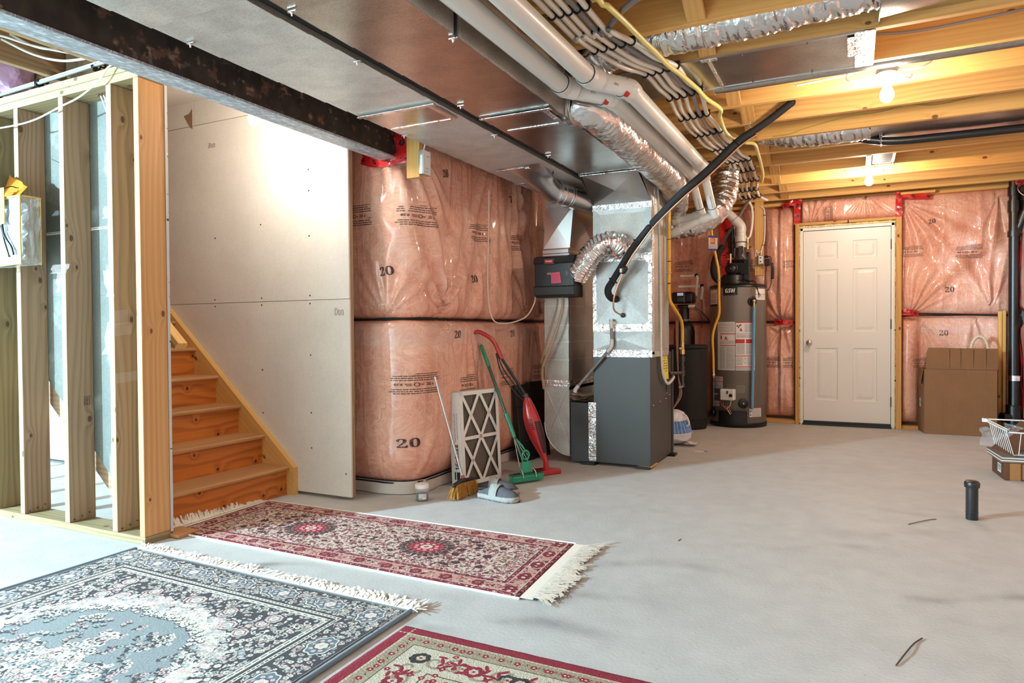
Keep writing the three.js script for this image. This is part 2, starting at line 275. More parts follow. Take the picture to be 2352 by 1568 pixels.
// path of [x, z] points walked with the room on the left-hand side of +x -> +z; returns surface(s, y)
function blanket(path, y0, y1, depth, { pins = [], drape = .006, sd = 1, rT = .14, rB = .14, rL = .1, rR = .1, cols = null, lump = .02 } = {}) {
  const L = [0]; for (let i = 1; i < path.length; i++) L.push(L[i - 1] + Math.hypot(path[i][0] - path[i - 1][0], path[i][1] - path[i - 1][1]));
  const len = L[L.length - 1];
  const at = (s) => { s = clamp(s, 0, len); let i = 1; while (i < path.length - 1 && L[i] < s) i++; const t = (s - L[i - 1]) / (L[i] - L[i - 1]); const a = path[i - 1], b = path[i]; return [mixn(a[0], b[0], t), mixn(a[1], b[1], t)]; };
  const nrm = (s) => { const a = at(s - .05), b = at(s + .05), dx = b[0] - a[0], dz = b[1] - a[1], l = Math.hypot(dx, dz); return [-dz / l, dx / l]; };
  const disp = (s, y) => {
    let e = edgeRound(y - y0, rB) * edgeRound(y1 - y, rT) * edgeRound(s, rL) * edgeRound(len - s, rR);
    let d = depth * e * (1 + (pn(s * 1.6, y * 1.6, 256, 256, sd) - .5) * .5) + (pn(s * 4, y * 3, 256, 256, sd + 2) - .5) * lump * e;
    if (cols) for (const [c, w, a] of cols) { const q = (s - c) / w; d += a * e * Math.sqrt(Math.max(0, 1 - q * q)); }
    const w = pn(s * 9 + 1.2 * pn(s * 2, y * 1.5, 256, 256, sd + 4), y * .9, 256, 256, sd + 6); d += drape * e * (Math.pow(1 - Math.abs(w - .5) * 2, 3) - .3);
    for (const [ps, py, ang, spread, ln, amp, fq] of pins) {
      const dx = s - ps, dy = y - py, r = Math.hypot(dx, dy); if (r > ln * 2.2) continue; let th = Math.atan2(dx, dy) - ang; while (th > Math.PI) th -= 2 * Math.PI; while (th < -Math.PI) th += 2 * Math.PI;
      if (Math.abs(th) < spread) { const k = Math.cos(th / spread * 1.57); d += amp * k * Math.sin(th * fq + 2 * pn(r * 3, ps * 7, 256, 256, 3)) * Math.exp(-r / ln) * clamp(r / .03); }
    }
    return d;
  };
  const surf = (s, y, o = 0) => { const p = at(s), n = nrm(s), d = disp(s, y) + o; return [p[0] + n[0] * d, y, p[1] + n[1] * d]; };
  return { len, y0, y1, surf, geo: (cell) => { const nu = Math.ceil(len / cell), nv = Math.ceil((y1 - y0) / cell); const g = gridSurf(nu, nv, (a, b) => surf(a * len, y0 + b * (y1 - y0)), len / 1.3, (y1 - y0) / 1.3); const uv = g.attributes.uv, o = rnd(); for (let i = 0; i < uv.count; i++) uv.setXY(i, uv.getX(i) + o, uv.getY(i) + o * .7); return g; } };
}
// print lying on a blanket
function decal(b, s, y, w, h, turn, o = .004) { const c = Math.cos(turn), n = Math.sin(turn); return gridSurf(8, 6, (a, t) => { const x = (a - .5) * w, v = (t - .5) * h; return b.surf(s + x * c - v * n, y + x * n + v * c, o); }); }
const inkPara = canvasTex(512, 320, (g, w, h) => {
  g.clearRect(0, 0, w, h); g.fillStyle = '#1d1512'; seed = 31;
  g.translate(w, h); g.rotate(Math.PI); // stands on its head on the roll
  const line = (y, s, x0, x1) => { let x = x0; while (x < x1) { const l = rr(8, 40); g.fillRect(x, y, Math.min(l, x1 - x), s * .28); for (let k = 0; k < l / 5; k++) g.fillRect(x + k * 5, y - s * .3, 3, s * rr(.5, .85)); x += l + 7; } };
  line(24, 16, 20, 480); line(52, 16, 8, 500); line(80, 16, 40, 470);
  g.fillRect(10, 108, 52, 5); g.font = 'bold 46px sans-serif'; g.fillText('F', 120, 160); g.fillRect(160, 128, 60, 7); g.fillRect(160, 142, 50, 7); g.fillRect(160, 156, 56, 6);
  g.lineWidth = 7; g.strokeStyle = '#1d1512'; g.beginPath(); g.arc(300, 144, 22, 0, 7); g.stroke(); g.font = 'bold 26px sans-serif'; g.fillText('ULC', 240, 152); g.font = 'bold 38px sans-serif'; g.fillText('R20', 400, 160); g.fillRect(336, 128, 44, 8); g.fillRect(336, 148, 50, 8);
  line(200, 16, 12, 500); line(228, 16, 20, 490); line(256, 16, 60, 450); line(284, 12, 20, 300);
});
const inkNum = canvasTex(192, 128, (g, w, h) => { g.clearRect(0, 0, w, h); g.fillStyle = 'rgba(46,34,32,.9)'; g.font = 'bold 112px serif'; g.fillText('20', 34, 104); g.globalCompositeOperation = 'destination-out'; seed = 5; for (let i = 0; i < 260; i++) { g.beginPath(); g.arc(rr(0, w), rr(0, h), rr(.6, 3), 0, 7); g.fill(); } });
M.inkPara = std({ map: inkPara, transparent: true, alphaTest: .35, roughness: .5, side: THREE.DoubleSide }); M.inkNum = std({ map: inkNum, transparent: true, alphaTest: .35, roughness: .5, side: THREE.DoubleSide });
function prints(parent, b, paras, nums) {
  for (const [s, y, t = 0, k = 1] of paras) part(parent, 'print', decal(b, s, y, .235 * k, .15 * k, t), M.inkPara);
  for (const [s, y, t = 0, k = 1] of nums) part(parent, 'print', decal(b, s, y, .12 * k, .08 * k, t), M.inkNum);
}
const redInk = std({ color: rgb(40, 6, 8), roughness: .5 });
// strip of red sheathing tape over [x, y, z] points, w wide across the direction up
function tapeStrip(pts, across, w, n = 26) {
  const c = new THREE.CatmullRomCurve3(pts.map(p => V(...p)), false, 'catmullrom', .3), A = V(...across);
  return gridSurf(n, 4, (s, t) => { const p = c.getPoint(s), k = (t - .5) * w; s *= 1; const o = (pn(s * 9, t * 3, 64, 64, 4) - .5) * .012; const nn = A.clone().cross(c.getTangent(s)).normalize(); return [p.x + A.x * k + nn.x * o, p.y + A.y * k + nn.y * o, p.z + A.z * k + nn.z * o]; }, Math.max(.5, c.getLength() / .24), 1);
}
{
  // the long wall on the left, with its corner by the stairs
  const w = struct('wall_left');
  part(w, 'concrete', [mbox(-2.72, 0, -8.2, -2.53, 2.63, -3.62), mbox(-6.2, 0, -3.82, -2.53, 2.63, -3.62)], M.concretewall);
  const arc = (cx, cz, r, n = 8) => [...Array(n + 1).keys()].map(i => { const a = Math.PI / 2 * (1 - i / n); return [cx + Math.cos(a) * r, cz + Math.sin(a) * r]; });
  const path = [[-3.3, -3.57], ...arc(-2.60, -3.67, .1), [-2.50, -8.0]];
  const S = (z) => (3.3 - 2.60) + .157 + (-3.67 - z);      // distance along the path at depth z
  const F = (x) => x + 3.3;                                 // ... and on the face towards the stairs
  const up = blanket(path, 1.10, 2.46, .085, { sd: 1, rB: .10, rT: .10, rR: .3, drape: .012, pins: [[S(-3.86), 1.10, -.15, .8, .45, .05, 16], [S(-3.78), 1.10, .5, .6, .3, .03, 20], [F(-2.62), 1.10, 0, 1.1, .22, .03, 22], [S(-4.9), 2.4, 3.0, .5, .8, .03, 22], [S(-5.4), 1.10, .1, .5, .7, .035, 18], [S(-5.1), 1.1, -.3, .6, .5, .03, 19], [F(-2.72), 2.3, 2.7, .5, .5, .03, 16], [S(-4.4), 1.75, 2.6, .4, .25, .03, 14], [S(-4.6), 2.5, 3.35, .45, 1.1, .035, 30], [S(-5.2), 2.5, 3.3, .4, 1.1, .03, 30], [F(-2.55), 2.15, 2.75, .7, .5, .03, 22], [S(-5.5), 1.1, -.25, .5, .9, .035, 24]] });
  const lo = blanket(path, .07, 1.10, .10, { sd: 9, rB: .2, rT: .06, rR: .3, drape: .004, pins: [[S(-3.85), .98, 0, 1.3, .14, .04, 20], [S(-4.1), 1.1, 2.9, .6, .3, .025, 18], [F(-2.5), .08, .2, .5, .3, .02, 16], [S(-5.3), 1.1, 3.1, .5, .4, .02, 20]] });
  part(w, 'insulation_blanket', up.geo(.014), M.pink); part(w, 'insulation_blanket', lo.geo(.016), M.pink);
  prints(w, up, [[S(-3.66), 1.75, .03], [S(-4.32), 1.73, .03], [S(-4.97), 1.73, .04], [F(-2.82), 1.76, 0]], [[S(-4.24), 1.39, .1], [S(-3.88), 2.06, .2], [S(-4.84), 2.05, .2], [F(-2.62), 1.40, .1, 1.1]]);
  prints(w, lo, [[F(-2.48), .70, 0, 1.0], [S(-4.10), .66, 0], [S(-4.74), .67, 0], [S(-5.35), .68, 0]], [[S(-3.97), 1.0, 0], [S(-4.84), 1.0, .1], [F(-2.53), .33, .05, 1.1]]);
  // black batten in the seam and the curled poly at the foot
  const seamPts = []; for (let s = .1; s < up.len - .1; s += .12) { const a = up.surf(s, 1.10, .03); seamPts.push([a[0], 1.10 + .004 * Math.sin(s * 9), a[2]]); }
  part(w, 'seam_strip', tube(seamPts, .011, 90, 6), M.blackmatte);
  const foot = []; for (let s = .1; s < up.len - .1; s += .12) { const a = lo.surf(s, .12, -.005); foot.push([a[0], .075, a[2]]); }
  part(w, 'bottom_strip', tube(foot, .006, 90, 6), M.black);
  part(w, 'poly_hem', gridSurf(160, 3, (a, t) => { const s = .1 + a * (up.len - .2), p = lo.surf(s, .12 - .1 * 0, -.005 + .008 * Math.sin(s * 23) * (1 - t)); return [p[0], .004 + t * .08, p[2]]; }), std({ color: rgb(206, 196, 188), roughness: .5, side: THREE.DoubleSide }));
  part(w, 'poly_flap', gridSurf(120, 6, (a, t) => { const s = .1 + a * 2.3, p = lo.surf(s, 1.075 - t * .14, .006 + .004 * Math.sin(s * 30 + t * 3)); return p; }, 3, .3), M.film, 'clear poly lapping over the seam');
}
{
  // the far wall around the door
  const w = struct('wall_back');
  part(w, 'concrete', [mbox(-6.2, 0, -8.4, -.56, 2.63, -8.2), mbox(.43, 0, -8.4, 1.75, 2.63, -8.2), mbox(-.56, 2.12, -8.4, .43, 2.63, -8.2)], M.concretewall);
  const left = [[-2.5, -8.16], [-.56, -8.16]];
  const X = (x) => x + 2.5, cols = [[X(-.79), .09, .05], [X(-.645), .085, .09]];
  const a = blanket(left, 1.09, 2.36, .10, { sd: 21, rR: .03, cols, drape: .016, lump: .05, pins: [[X(-.7), 1.09, -.1, .8, .5, .04, 14], [X(-1.3), 2.3, 3, .6, .8, .03, 16]] }), b = blanket(left, .05, 1.09, .10, { sd: 24, rR: .03, cols, drape: .014, lump: .05, pins: [[X(-.7), 1.05, 3.1, .7, .4, .04, 13]] });
  part(w, 'insulation_blanket', a.geo(.014), M.pink); part(w, 'insulation_blanket', b.geo(.016), M.pink);
  prints(w, a, [[X(-1.78), 1.76], [X(-1.02), 1.73], [X(-.62), 1.72, 0, .6]], []); prints(w, b, [[X(-.82), .66, 0, .9], [X(-.62), .66, 0, .9]], []);
  const head = blanket([[-.52, -8.1], [.42, -8.1]], 2.14, 2.40, .11, { sd: 30, rT: .07, rB: .07, rL: .04, rR: .04, drape: .02, lump: .05, pins: [[.1, 2.14, .3, .8, .2, .03, 20], [.62, 2.4, 3, 1, .2, .03, 22]] });
  part(w, 'insulation_blanket', head.geo(.01), M.pink); prints(w, head, [[.27, 2.22, 1.57, .7]], [[.62, 2.365, 1.4, .7]]);
  const X2 = (x) => x - .42, right = [[.42, -8.14], [1.42, -8.14]], c2 = [[X2(.5), .085, .09]];
  const c = blanket(right, 1.15, 2.37, .07, { sd: 33, drape: .014, rL: .03, rR: .14, pins: [[X2(.46), 2.3, 2.5, .8, .6, .035, 18], [X2(.5), 1.15, .4, .9, .5, .03, 20], [X2(1.2), 1.2, -.2, .7, .6, .03, 16], [X2(1.24), 2.3, 3.1, .5, .7, .03, 14]] }), d = blanket(right, .05, 1.14, .07, { sd: 36, cols: c2, drape: .012, rL: .03, pins: [[X2(.6), 1.1, 2.7, .7, .3, .03, 15], [X2(1.05), 1.14, 2.9, .6, .3, .03, 14]] });
  part(w, 'insulation_blanket', c.geo(.013), M.pink); part(w, 'insulation_blanket', d.geo(.015), M.pink);
  prints(w, c, [[X2(.53), 1.8, 0, .85], [X2(1.01), 1.77]], [[X2(.70), 2.09, .1, .8], [X2(.85), 1.4, 0, 1.05]]); prints(w, d, [[X2(.62), .67, 0, .8]], [[X2(.80), .97, .02, 1.05]]);
  part(w, 'seam_strip', [tube([[-2.4, 1.10, -8.08], [-1.5, 1.105, -8.05], [-.75, 1.10, -8.04]], .010, 40, 6), tube([[.56, 1.165, -8.06], [.9, 1.152, -8.06], [1.34, 1.135, -8.07]], .011, 40, 6)], M.black);
  part(w, 'poly_flap', gridSurf(40, 5, (s, t) => d.surf(.12 + s * .8, 1.12 - t * .16, .008 + .004 * Math.sin(s * 25)), 1, .2), M.film, 'clear poly lapping over the seam');
  // red tape round the door head and over the seams
  const T = (p, ac, wd, n) => part(w, 'red_tape', tapeStrip(p, ac, wd, n), M.redtape, 'red sheathing tape');
  T([[-.545, 2.385, -7.97], [-.545, 2.25, -7.965], [-.545, 2.13, -7.97]], [1, 0, 0], .065); T([[-.70, 2.335, -8.0], [-.62, 2.365, -7.975], [-.5, 2.385, -7.975]], [0, 1, 0], .06);
  T([[.405, 2.39, -7.975], [.405, 2.24, -7.97], [.405, 2.10, -7.972]], [1, 0, 0], .06); T([[.38, 2.365, -7.97], [.52, 2.345, -7.985], [.68, 2.335, -8.02]], [0, 1, 0], .06);
  T([[-.78, 1.10, -7.99], [-.68, 1.09, -7.945], [-.585, 1.085, -7.98]], [0, 1, 0], .055); T([[.40, 1.18, -7.985], [.50, 1.175, -7.955], [.58, 1.16, -8.01]], [0, 1, 0], .06);
  T([[-1.26, 2.3, -7.98], [-1.245, 2.05, -7.97], [-1.235, 1.78, -7.97], [-1.225, 1.55, -7.99]], [1, 0, 0], .20, 40);
}
{
  const w = struct('wall_right');
  part(w, 'concrete', mbox(1.56, 0, -8.4, 1.76, 2.63, 3.4), M.concretewall);
  const path = [[1.52, 3.2], [1.52, -8.06]].reverse().map(p => p);
  const a = blanket(path, 1.12, 2.4, .10, { sd: 41, rL: .10, drape: .006 }), b = blanket(path, .05, 1.1, .11, { sd: 44, rL: .12, drape: .006 });
  part(w, 'insulation_blanket', a.geo(.05), M.pink); part(w, 'insulation_blanket', b.geo(.05), M.pink);
  const tp = (y0, y1, bl) => [...Array(9).keys()].map(i => { const y = mixn(y0, y1, i / 8), p = bl.surf(.14, y, .012); return p; });
  part(w, 'red_tape', tapeStrip(tp(1.9, 1.14, a), [0, 0, 1], .06), M.redtape); part(w, 'red_tape', tapeStrip(tp(1.02, .08, b), [0, 0, 1], .06), M.redtape);
  part(w, 'red_tape', tapeStrip([[1.36, 2.42, -7.86], [1.38, 2.37, -7.86], [1.42, 2.33, -7.86]], [.8, .6, 0], .07), M.redtape);
  const v = struct('wall_rear'); part(v, 'drywall_board', mbox(-6.2, 0, 3.2, 1.76, 2.63, 3.4), M.board);
  const u = struct('wall_far_left'); part(u, 'drywall_board', mbox(-6.2, 0, -3.7, -6.0, 2.63, 3.4), M.board);
  part(u, 'insulation_blanket', blanket([[-5.95, -2.4], [-5.95, -3.5]], .05, 2.4, .07, { sd: 50 }).geo(.05), M.pink);
}

// ------------------------------------------------------------------ joists and bridging
const JZ = [...Array(22).keys()].map(k => -7.86 + .4275 * k);      // running left to right, one every 0.43 m
{
  JZ.forEach((z, k) => part(ceiling, 'joist', lumber(-2.44, 2.39, z - .02, 1.52, 2.63, z + .02, 'x'), k % 3 === 1 ? M.joist2 : M.joist));
  part(ceiling, 'rim_board', lumber(-2.5, 2.36, -8.19, 1.55, 2.39, -8.05, 'x'), M.joist); part(ceiling, 'rim_board', lumber(-2.5, 2.39, -8.19, 1.55, 2.63, -8.14, 'x'), M.joist);
  part(ceiling, 'blocking', lumber(.42, 2.36, -8.05, .72, 2.385, -7.96, 'x'), M.joist);
  // cross bridging between the joists
  for (let k = 0; k < JZ.length - 8; k++) for (const s of [0, 1]) {
    const z0 = JZ[k] + .02, z1 = JZ[k + 1] - .02, x = -.66 + (k % 2) * .03 + s * .05, a = V(x, s ? 2.60 : 2.405, z0), b = V(x, s ? 2.405 : 2.60, z1), L = a.distanceTo(b);
    const g = lumber(-.042, -.011, 0, .042, .011, L, 'z'); g.lookAt(b.clone().sub(a)); g.translate(a.x, a.y, a.z); part(ceiling, 'bridging', g, M.joist2);
  }
  // joists of the stair side run the other way, beside the beam
  for (const x of [-3.42, -3.83, -4.24, -4.65, -5.06, -5.5]) part(ceiling, 'joist', lumber(x - .02, 2.39, -2.33, x + .02, 2.63, 3.1, 'z'), M.joistgrey);
  part(ceiling, 'joist', lumber(-2.70, 2.39, -3.6, -2.66, 2.63, 3.1, 'z'), M.joist2); part(ceiling, 'joist', lumber(-6, 2.39, -2.37, -3.1, 2.63, -2.33, 'x'), M.joistgrey);
  for (const x of [-3.80, -3.39]) part(ceiling, 'joist_hanger', [box(x, 2.42, -2.33, x + .05, 2.56, -2.327), box(x - .002, 2.40, -2.33, x + .004, 2.56, -2.27)], M.galv);
}

// ------------------------------------------------------------------ steel beam over the post
{
  const b = thing('steel_beam', 'dark rusty steel I-beam running overhead from the top left to the pink wall', 'beam', [-2.55, 2.073, 0]);
  part(b, 'bottom_flange', mbox(-.06, 0, -3.52, .06, .012, 2.9, .002, .6), M.beamflange, 'scuffed bottom flange, cool light on its underside painted in as grey-blue');
  part(b, 'web', mapUV(box(-.006, .012, -3.52, .045, .235, 2.9), 'z', .45, 2.4), M.beam);
  part(b, 'top_flange', mapUV(box(-.06, .235, -3.52, .06, .247, 2.9), 'z', .45, 2.4), M.beam);
  part(b, 'nailer', lumber(-.06, .247, -3.5, .06, .317, 2.9, 'z'), M.joist2);
  const w = scene.getObjectByName('wall_left');
  part(w, 'red_tape', tapeStrip([[-2.80, 2.115, -3.475], [-2.68, 2.075, -3.455], [-2.54, 2.065, -3.44], [-2.40, 2.075, -3.46], [-2.36, 2.03, -3.62]], [0, 1, 0], .065, 40), M.redtape, 'red sheathing tape under the beam end');
  part(w, 'red_tape', tapeStrip([[-2.44, 2.32, -3.46], [-2.45, 2.2, -3.44], [-2.43, 2.07, -3.44]], [1, 0, 0], .10, 24), M.redtape, 'red sheathing tape beside the beam end');
}

{
  const t = thing('hanging_stub', 'short wooden stub hanging from the wide duct beside the red tape, with a white box', 'post', [-2.34, 1.935, -3.42]);
  part(t, 'stub', lumber(-.052, 0, -.03, .04, .46, .008, 'y'), M.wood); part(t, 'box', new RoundedBoxGeometry(.028, .145, .085, 2, .004).translate(.056, .085, -.02), M.galvdull); part(t, 'box_cover', new RoundedBoxGeometry(.004, .14, .08, 1, .0015).translate(.072, .085, -.02), M.white, 'white cover plate'); part(t, 'cable', tube([[.05, .155, -.02], [.06, .20, -.02], [.04, .24, -.02], [.03, .30, -.03]], .005, 20, 6), M.white);
  part(t, 'cover_print', [box(.0738, .05, -.04, .0745, .053, -.005), box(.0738, .12, -.045, .0745, .124, -.02), box(.0738, .03, -.03, .0745, .0325, .0)], M.pvcgrey);
}
// ------------------------------------------------------------------ stud wall by the stairs
{
  const w = struct('wall_stud');
  const z0 = -2.166, z1 = -2.306;
  part(w, 'bottom_plate', lumber(-5.98, 0, z1, -3.062, .036, z0, 'x'), M.studgreen);
  part(w, 'top_plate', lumber(-5.98, 2.25, z1, -3.062, 2.289, z0, 'x'), M.studgreen); part(w, 'top_plate', lumber(-5.98, 2.29, z1, -3.062, 2.328, z0, 'x'), M.studgreen);
  for (const x of [-3.31, -3.70, -4.105, -4.36, -4.77, -5.18, -5.59]) part(w, 'stud', lumber(x, .036, z1, x + .04, 2.25, z0, 'y', .004), x === -4.36 ? M.studgreen : M.stud);
  part(w, 'stud', lumber(-3.102, .036, z1, -3.064, 2.25, z0, 'y', .004), M.post, 'orange fir end stud'); part(w, 'stud', lumber(-3.102, 2.25, z1 + .005, -3.066, 2.37, z0 - .005, 'y', .004), M.post);
  part(w, 'blocking', lumber(-5.98, 2.328, -2.305, -3.11, 2.392, -2.27, 'x'), M.studgreen); part(w, 'blocking', lumber(-3.14, .002, -2.42, -3.0, .02, -2.30, 'x'), M.tread);  // first board added to stop lamp light leaking over the top plate
  // the boards on the stair side, cut along the stairs
  const sh = (pts) => { const g = extrude(pts, .0127); g.translate(0, 0, z1 - .0127); return mapUV(g, 'y', 1, 1); };
  part(w, 'drywall_board', sh([[-3.063, 1.228], [-3.063, 2.25], [-5.98, 2.25], [-5.98, 1.228]].reverse()), M.boardback, 'grey-green paper back of the drywall');
  const yd = (x) => .262 + (-3.528 - x) * .906;
  part(w, 'drywall_board', sh([[-3.063, .0], [-3.063, 1.2275], [-4.585, 1.2275], [-3.24, .008]].reverse().map(p => p)), M.boardback, 'grey-green paper back cut along the stairs');
  const edge = canvasTex(32, 1024, (g, ww, h) => { g.fillStyle = '#c9c6c2'; g.fillRect(0, 0, ww, h); seed = 9; for (let y = 0; y < h; y += 5) { g.fillStyle = rnd() > .45 ? '#3d3a3c' : '#e9e7e4'; g.fillRect(rr(4, 14), y, rr(6, 16), rr(1, 5)); } });
  part(w, 'board_edge', mapUV(box(-3.0635, .03, z1 - .0135, -3.061, 2.25, z1 + .001), 'y', .1, 2.3), std({ map: edge, roughness: .8 }), 'printed paper edge of the drywall');
  // joint tape, scraps of poly
  for (const x of [[-3.66, -3.31], [-4.06, -3.70]]) part(w, 'joint', [box(x[0], 1.575, z1 + .001, x[1], 1.581, z1 + .003), box(x[0], 1.585, z1 + .001, x[1], 1.589, z1 + .003)], M.white);
  const scrap = (x, y, wd, h, tw) => part(w, 'poly_scrap', gridSurf(8, 8, (a, t) => [x + (a - .5) * wd + tw * (t - .5), y + (t - .5) * h, z0 + .004 + .014 * pn(a * 4, t * 4, 9, 9, 5)]), M.film);
  scrap(-3.69, 1.36, .14, .045, .02); scrap(-3.70, 1.29, .035, .10, .01); scrap(-3.29, 1.27, .06, .13, -.03); scrap(-3.30, 1.62, .05, .06, .01); scrap(-3.285, .34, .03, .28, .01); scrap(-3.30, 1.0, .05, .16, .04);
  const side = (y, h, x, len) => part(w, 'poly_scrap', gridSurf(6, 4, (a, t) => [x + .002 + .004 * pn(a * 4, t * 4, 9, 9, 2), y + (t - .5) * h + a * .01, z0 - a * len]), M.film);
  side(1.04, .06, -3.27, .09); side(.80, .05, -3.27, .13); side(1.1, .07, -3.271, .07);
  part(w, 'nail', [rod([-3.77, 1.94, -2.17], [-3.69, 1.91, -2.16], .0018, .0018, 6), ...[-3.66, -4.06, -3.27].flatMap(x => [0, 1, 2].map(i => rod([x, .05 + .01 * i, -2.19 - .04 * i], [x + .004, .05 + .01 * i, -2.19 - .04 * i], .004, .004, 8)))], M.iron);
  part(w, 'stamp', quad([-3.657, .60, -2.245], [-3.657, .60, -2.285], [-3.657, .72, -2.285], [-3.657, .72, -2.245]), std({ map: canvasTex(128, 384, (g, ww, h) => { g.clearRect(0, 0, ww, h); g.translate(ww, 0); g.rotate(Math.PI / 2); g.fillStyle = '#2a2420'; g.font = 'bold 34px sans-serif'; g.fillText('NLGA 433', 90, 34); g.font = 'bold 44px sans-serif'; g.fillText('2 KD-HT', 90, 78); g.font = 'bold 30px sans-serif'; g.fillText('S-P-F NLGA', 90, 114); }), transparent: true, alphaTest: .4, roughness: .8 }));
}

// ------------------------------------------------------------------ drywall along the stairs
{
  const w = struct('wall_stair'), zf = -3.274, t = .013;
  part(w, 'drywall_board', mbox(-6, .02, zf - t, -2.72, 1.2195, zf, .001), M.board, 'lower cream drywall sheet'); part(w, 'drywall_board', mbox(-6, 1.2225, zf - t, -2.722, 2.438, zf, .001), M.board, 'upper cream drywall sheet');
  part(w, 'drywall_board', mbox(-6, 2.442, zf - t, -4.06, 2.62, zf, .001), M.board); part(w, 'drywall_board', mbox(-4.054, 2.442, zf - t, -2.72, 2.62, zf, .001), M.board);
  for (const x of [-2.79, -3.2, -3.6, -4, -4.4, -4.8]) part(w, 'furring', lumber(x, .02, zf - t - .04, x + .06, 2.62, zf - t, 'y'), M.stud);
  const sc = []; for (const [x, y] of [[-3.87, 1.245], [-3.87, 1.20], [-3.44, 1.245], [-3.44, 1.20], [-3.03, 1.25], [-3.03, 1.20], [-3.44, 1.72], [-3.03, 1.62], [-3.03, 2.03], [-3.03, 1.9], [-3.44, .78], [-3.03, .88], [-3.03, .52], [-3.44, .5], [-3.86, 1.66], [-3.03, .30], [-2.76, .16]]) sc.push(rod([x, y, zf - .001], [x, y, zf + .0012], .005, .005, 8));
  part(w, 'screw', sc, M.black);
  part(w, 'torn_patch', extrude([[0, 0], [.03, -.04], [.05, -.05], [.05, .09], [.02, .06], [-.035, .05]].map(([x, y]) => [x - 4.115, y + 2.47]), .002).translate(0, 0, zf), std({ color: rgb(150, 118, 92), roughness: .9 }));
  const scrib = canvasTex(256, 96, (g, ww, h) => { g.clearRect(0, 0, ww, h); g.strokeStyle = 'rgba(168,160,150,.9)'; g.lineWidth = 3.2; g.font = 'italic 60px serif'; g.strokeText('Bon', 20, 66); }), bath = canvasTex(192, 96, (g, ww, h) => { g.clearRect(0, 0, ww, h); g.strokeStyle = 'rgba(176,168,158,.9)'; g.lineWidth = 2.6; g.font = '64px sans-serif'; g.strokeText('Don', 22, 70); });
  const ink = (tx) => std({ map: tx, transparent: true, alphaTest: .3, roughness: .9 });
  part(w, 'pencil_note', quad([-3.93, 2.25, zf + .001], [-3.77, 2.25, zf + .001], [-3.77, 2.32, zf + .001], [-3.93, 2.32, zf + .001]), ink(scrib)); part(w, 'pencil_note', quad([-2.85, 1.10, zf + .001], [-2.73, 1.10, zf + .001], [-2.73, 1.19, zf + .001], [-2.85, 1.19, zf + .001]), ink(bath));
  part(w, 'ceiling_board', mbox(-6, 2.605, -3.28, -2.70, 2.628, -2.33, 0), M.board, 'white drywall above the stairs');
}

// ------------------------------------------------------------------ stairs
{
  const s = thing('staircase', 'short flight of orange plywood and worn oak steps climbing to the left', 'stairs', [-3.177, 0, -2.80]);
  const run = .2075, rise = .185, N = 11, zl = .48, zr = -.435;
  for (let k = 0; k < N; k++) {
    const x = -k * run, y = .183 + k * rise;
    const prof = []; for (let i = 0; i <= 6; i++) { const a = -Math.PI / 2 + Math.PI * i / 6; prof.push([x - .013 + Math.cos(a) * .013, y - .0135 + Math.sin(a) * .0135]); } prof.push([x - run - .03, y], [x - run - .03, y - .027]);
    const g = extrude(prof, zl - zr); g.translate(0, 0, zr); part(s, 'tread', mapUV(g, 'z', .3, 2.4, rnd(), rnd()), M.tread);
    part(s, 'riser', mapUV(box(x - .045, y - (k ? rise : .183), zr, x - .027, y - .027, zl, .001), 'z', .3, 1.4, rnd(), rnd()), M.ply);
  }
  const st = [[.03, 0], [.03, .172], [-N * run, .172 + (N * run + .03) * .884], [-N * run, .172 + (N * run + .03) * .884 - .4], [-.22, 0]];
  const g = extrude(st, .038, .001); g.translate(0, 0, -.474); const gs = mapUV(g, 'x', .3, 2.4), pp = gs.attributes.position; for (let i = 0; i < pp.count; i++) gs.attributes.uv.setXY(i, (pp.getX(i) * .663 + pp.getY(i) * .749 + pp.getZ(i) * .8) / .3, (-pp.getX(i) * .749 + pp.getY(i) * .663) / 2.4); part(s, 'stringer', gs, M.wood, 'pale fir side board along the drywall');
  part(s, 'stringer', mapUV(extrude([[-.30, .1], [-.06, .1], [-N * run, .18 + N * run * .88 - .19], [-N * run, .18 + N * run * .88 - .4]], .034).translate(0, 0, .44), 'x', .3, 2.4), M.stud);
}
single('handrail', (() => { const g = extrude([[-.03, -.018], [.03, -.018], [.034, 0], [.026, .018], [-.026, .018], [-.034, 0]], 2.2, .002); mapUV(g, 'z', .3, 2.4); const b = mapUV(g, 'z', .3, 2.4); b.rotateZ(0); b.lookAt(V(-1, .86, 0)); b.translate(-3.165, .955, -2.46); return b; })(), M.wood, 'pale wooden handrail ending above the fourth step', 'handrail');

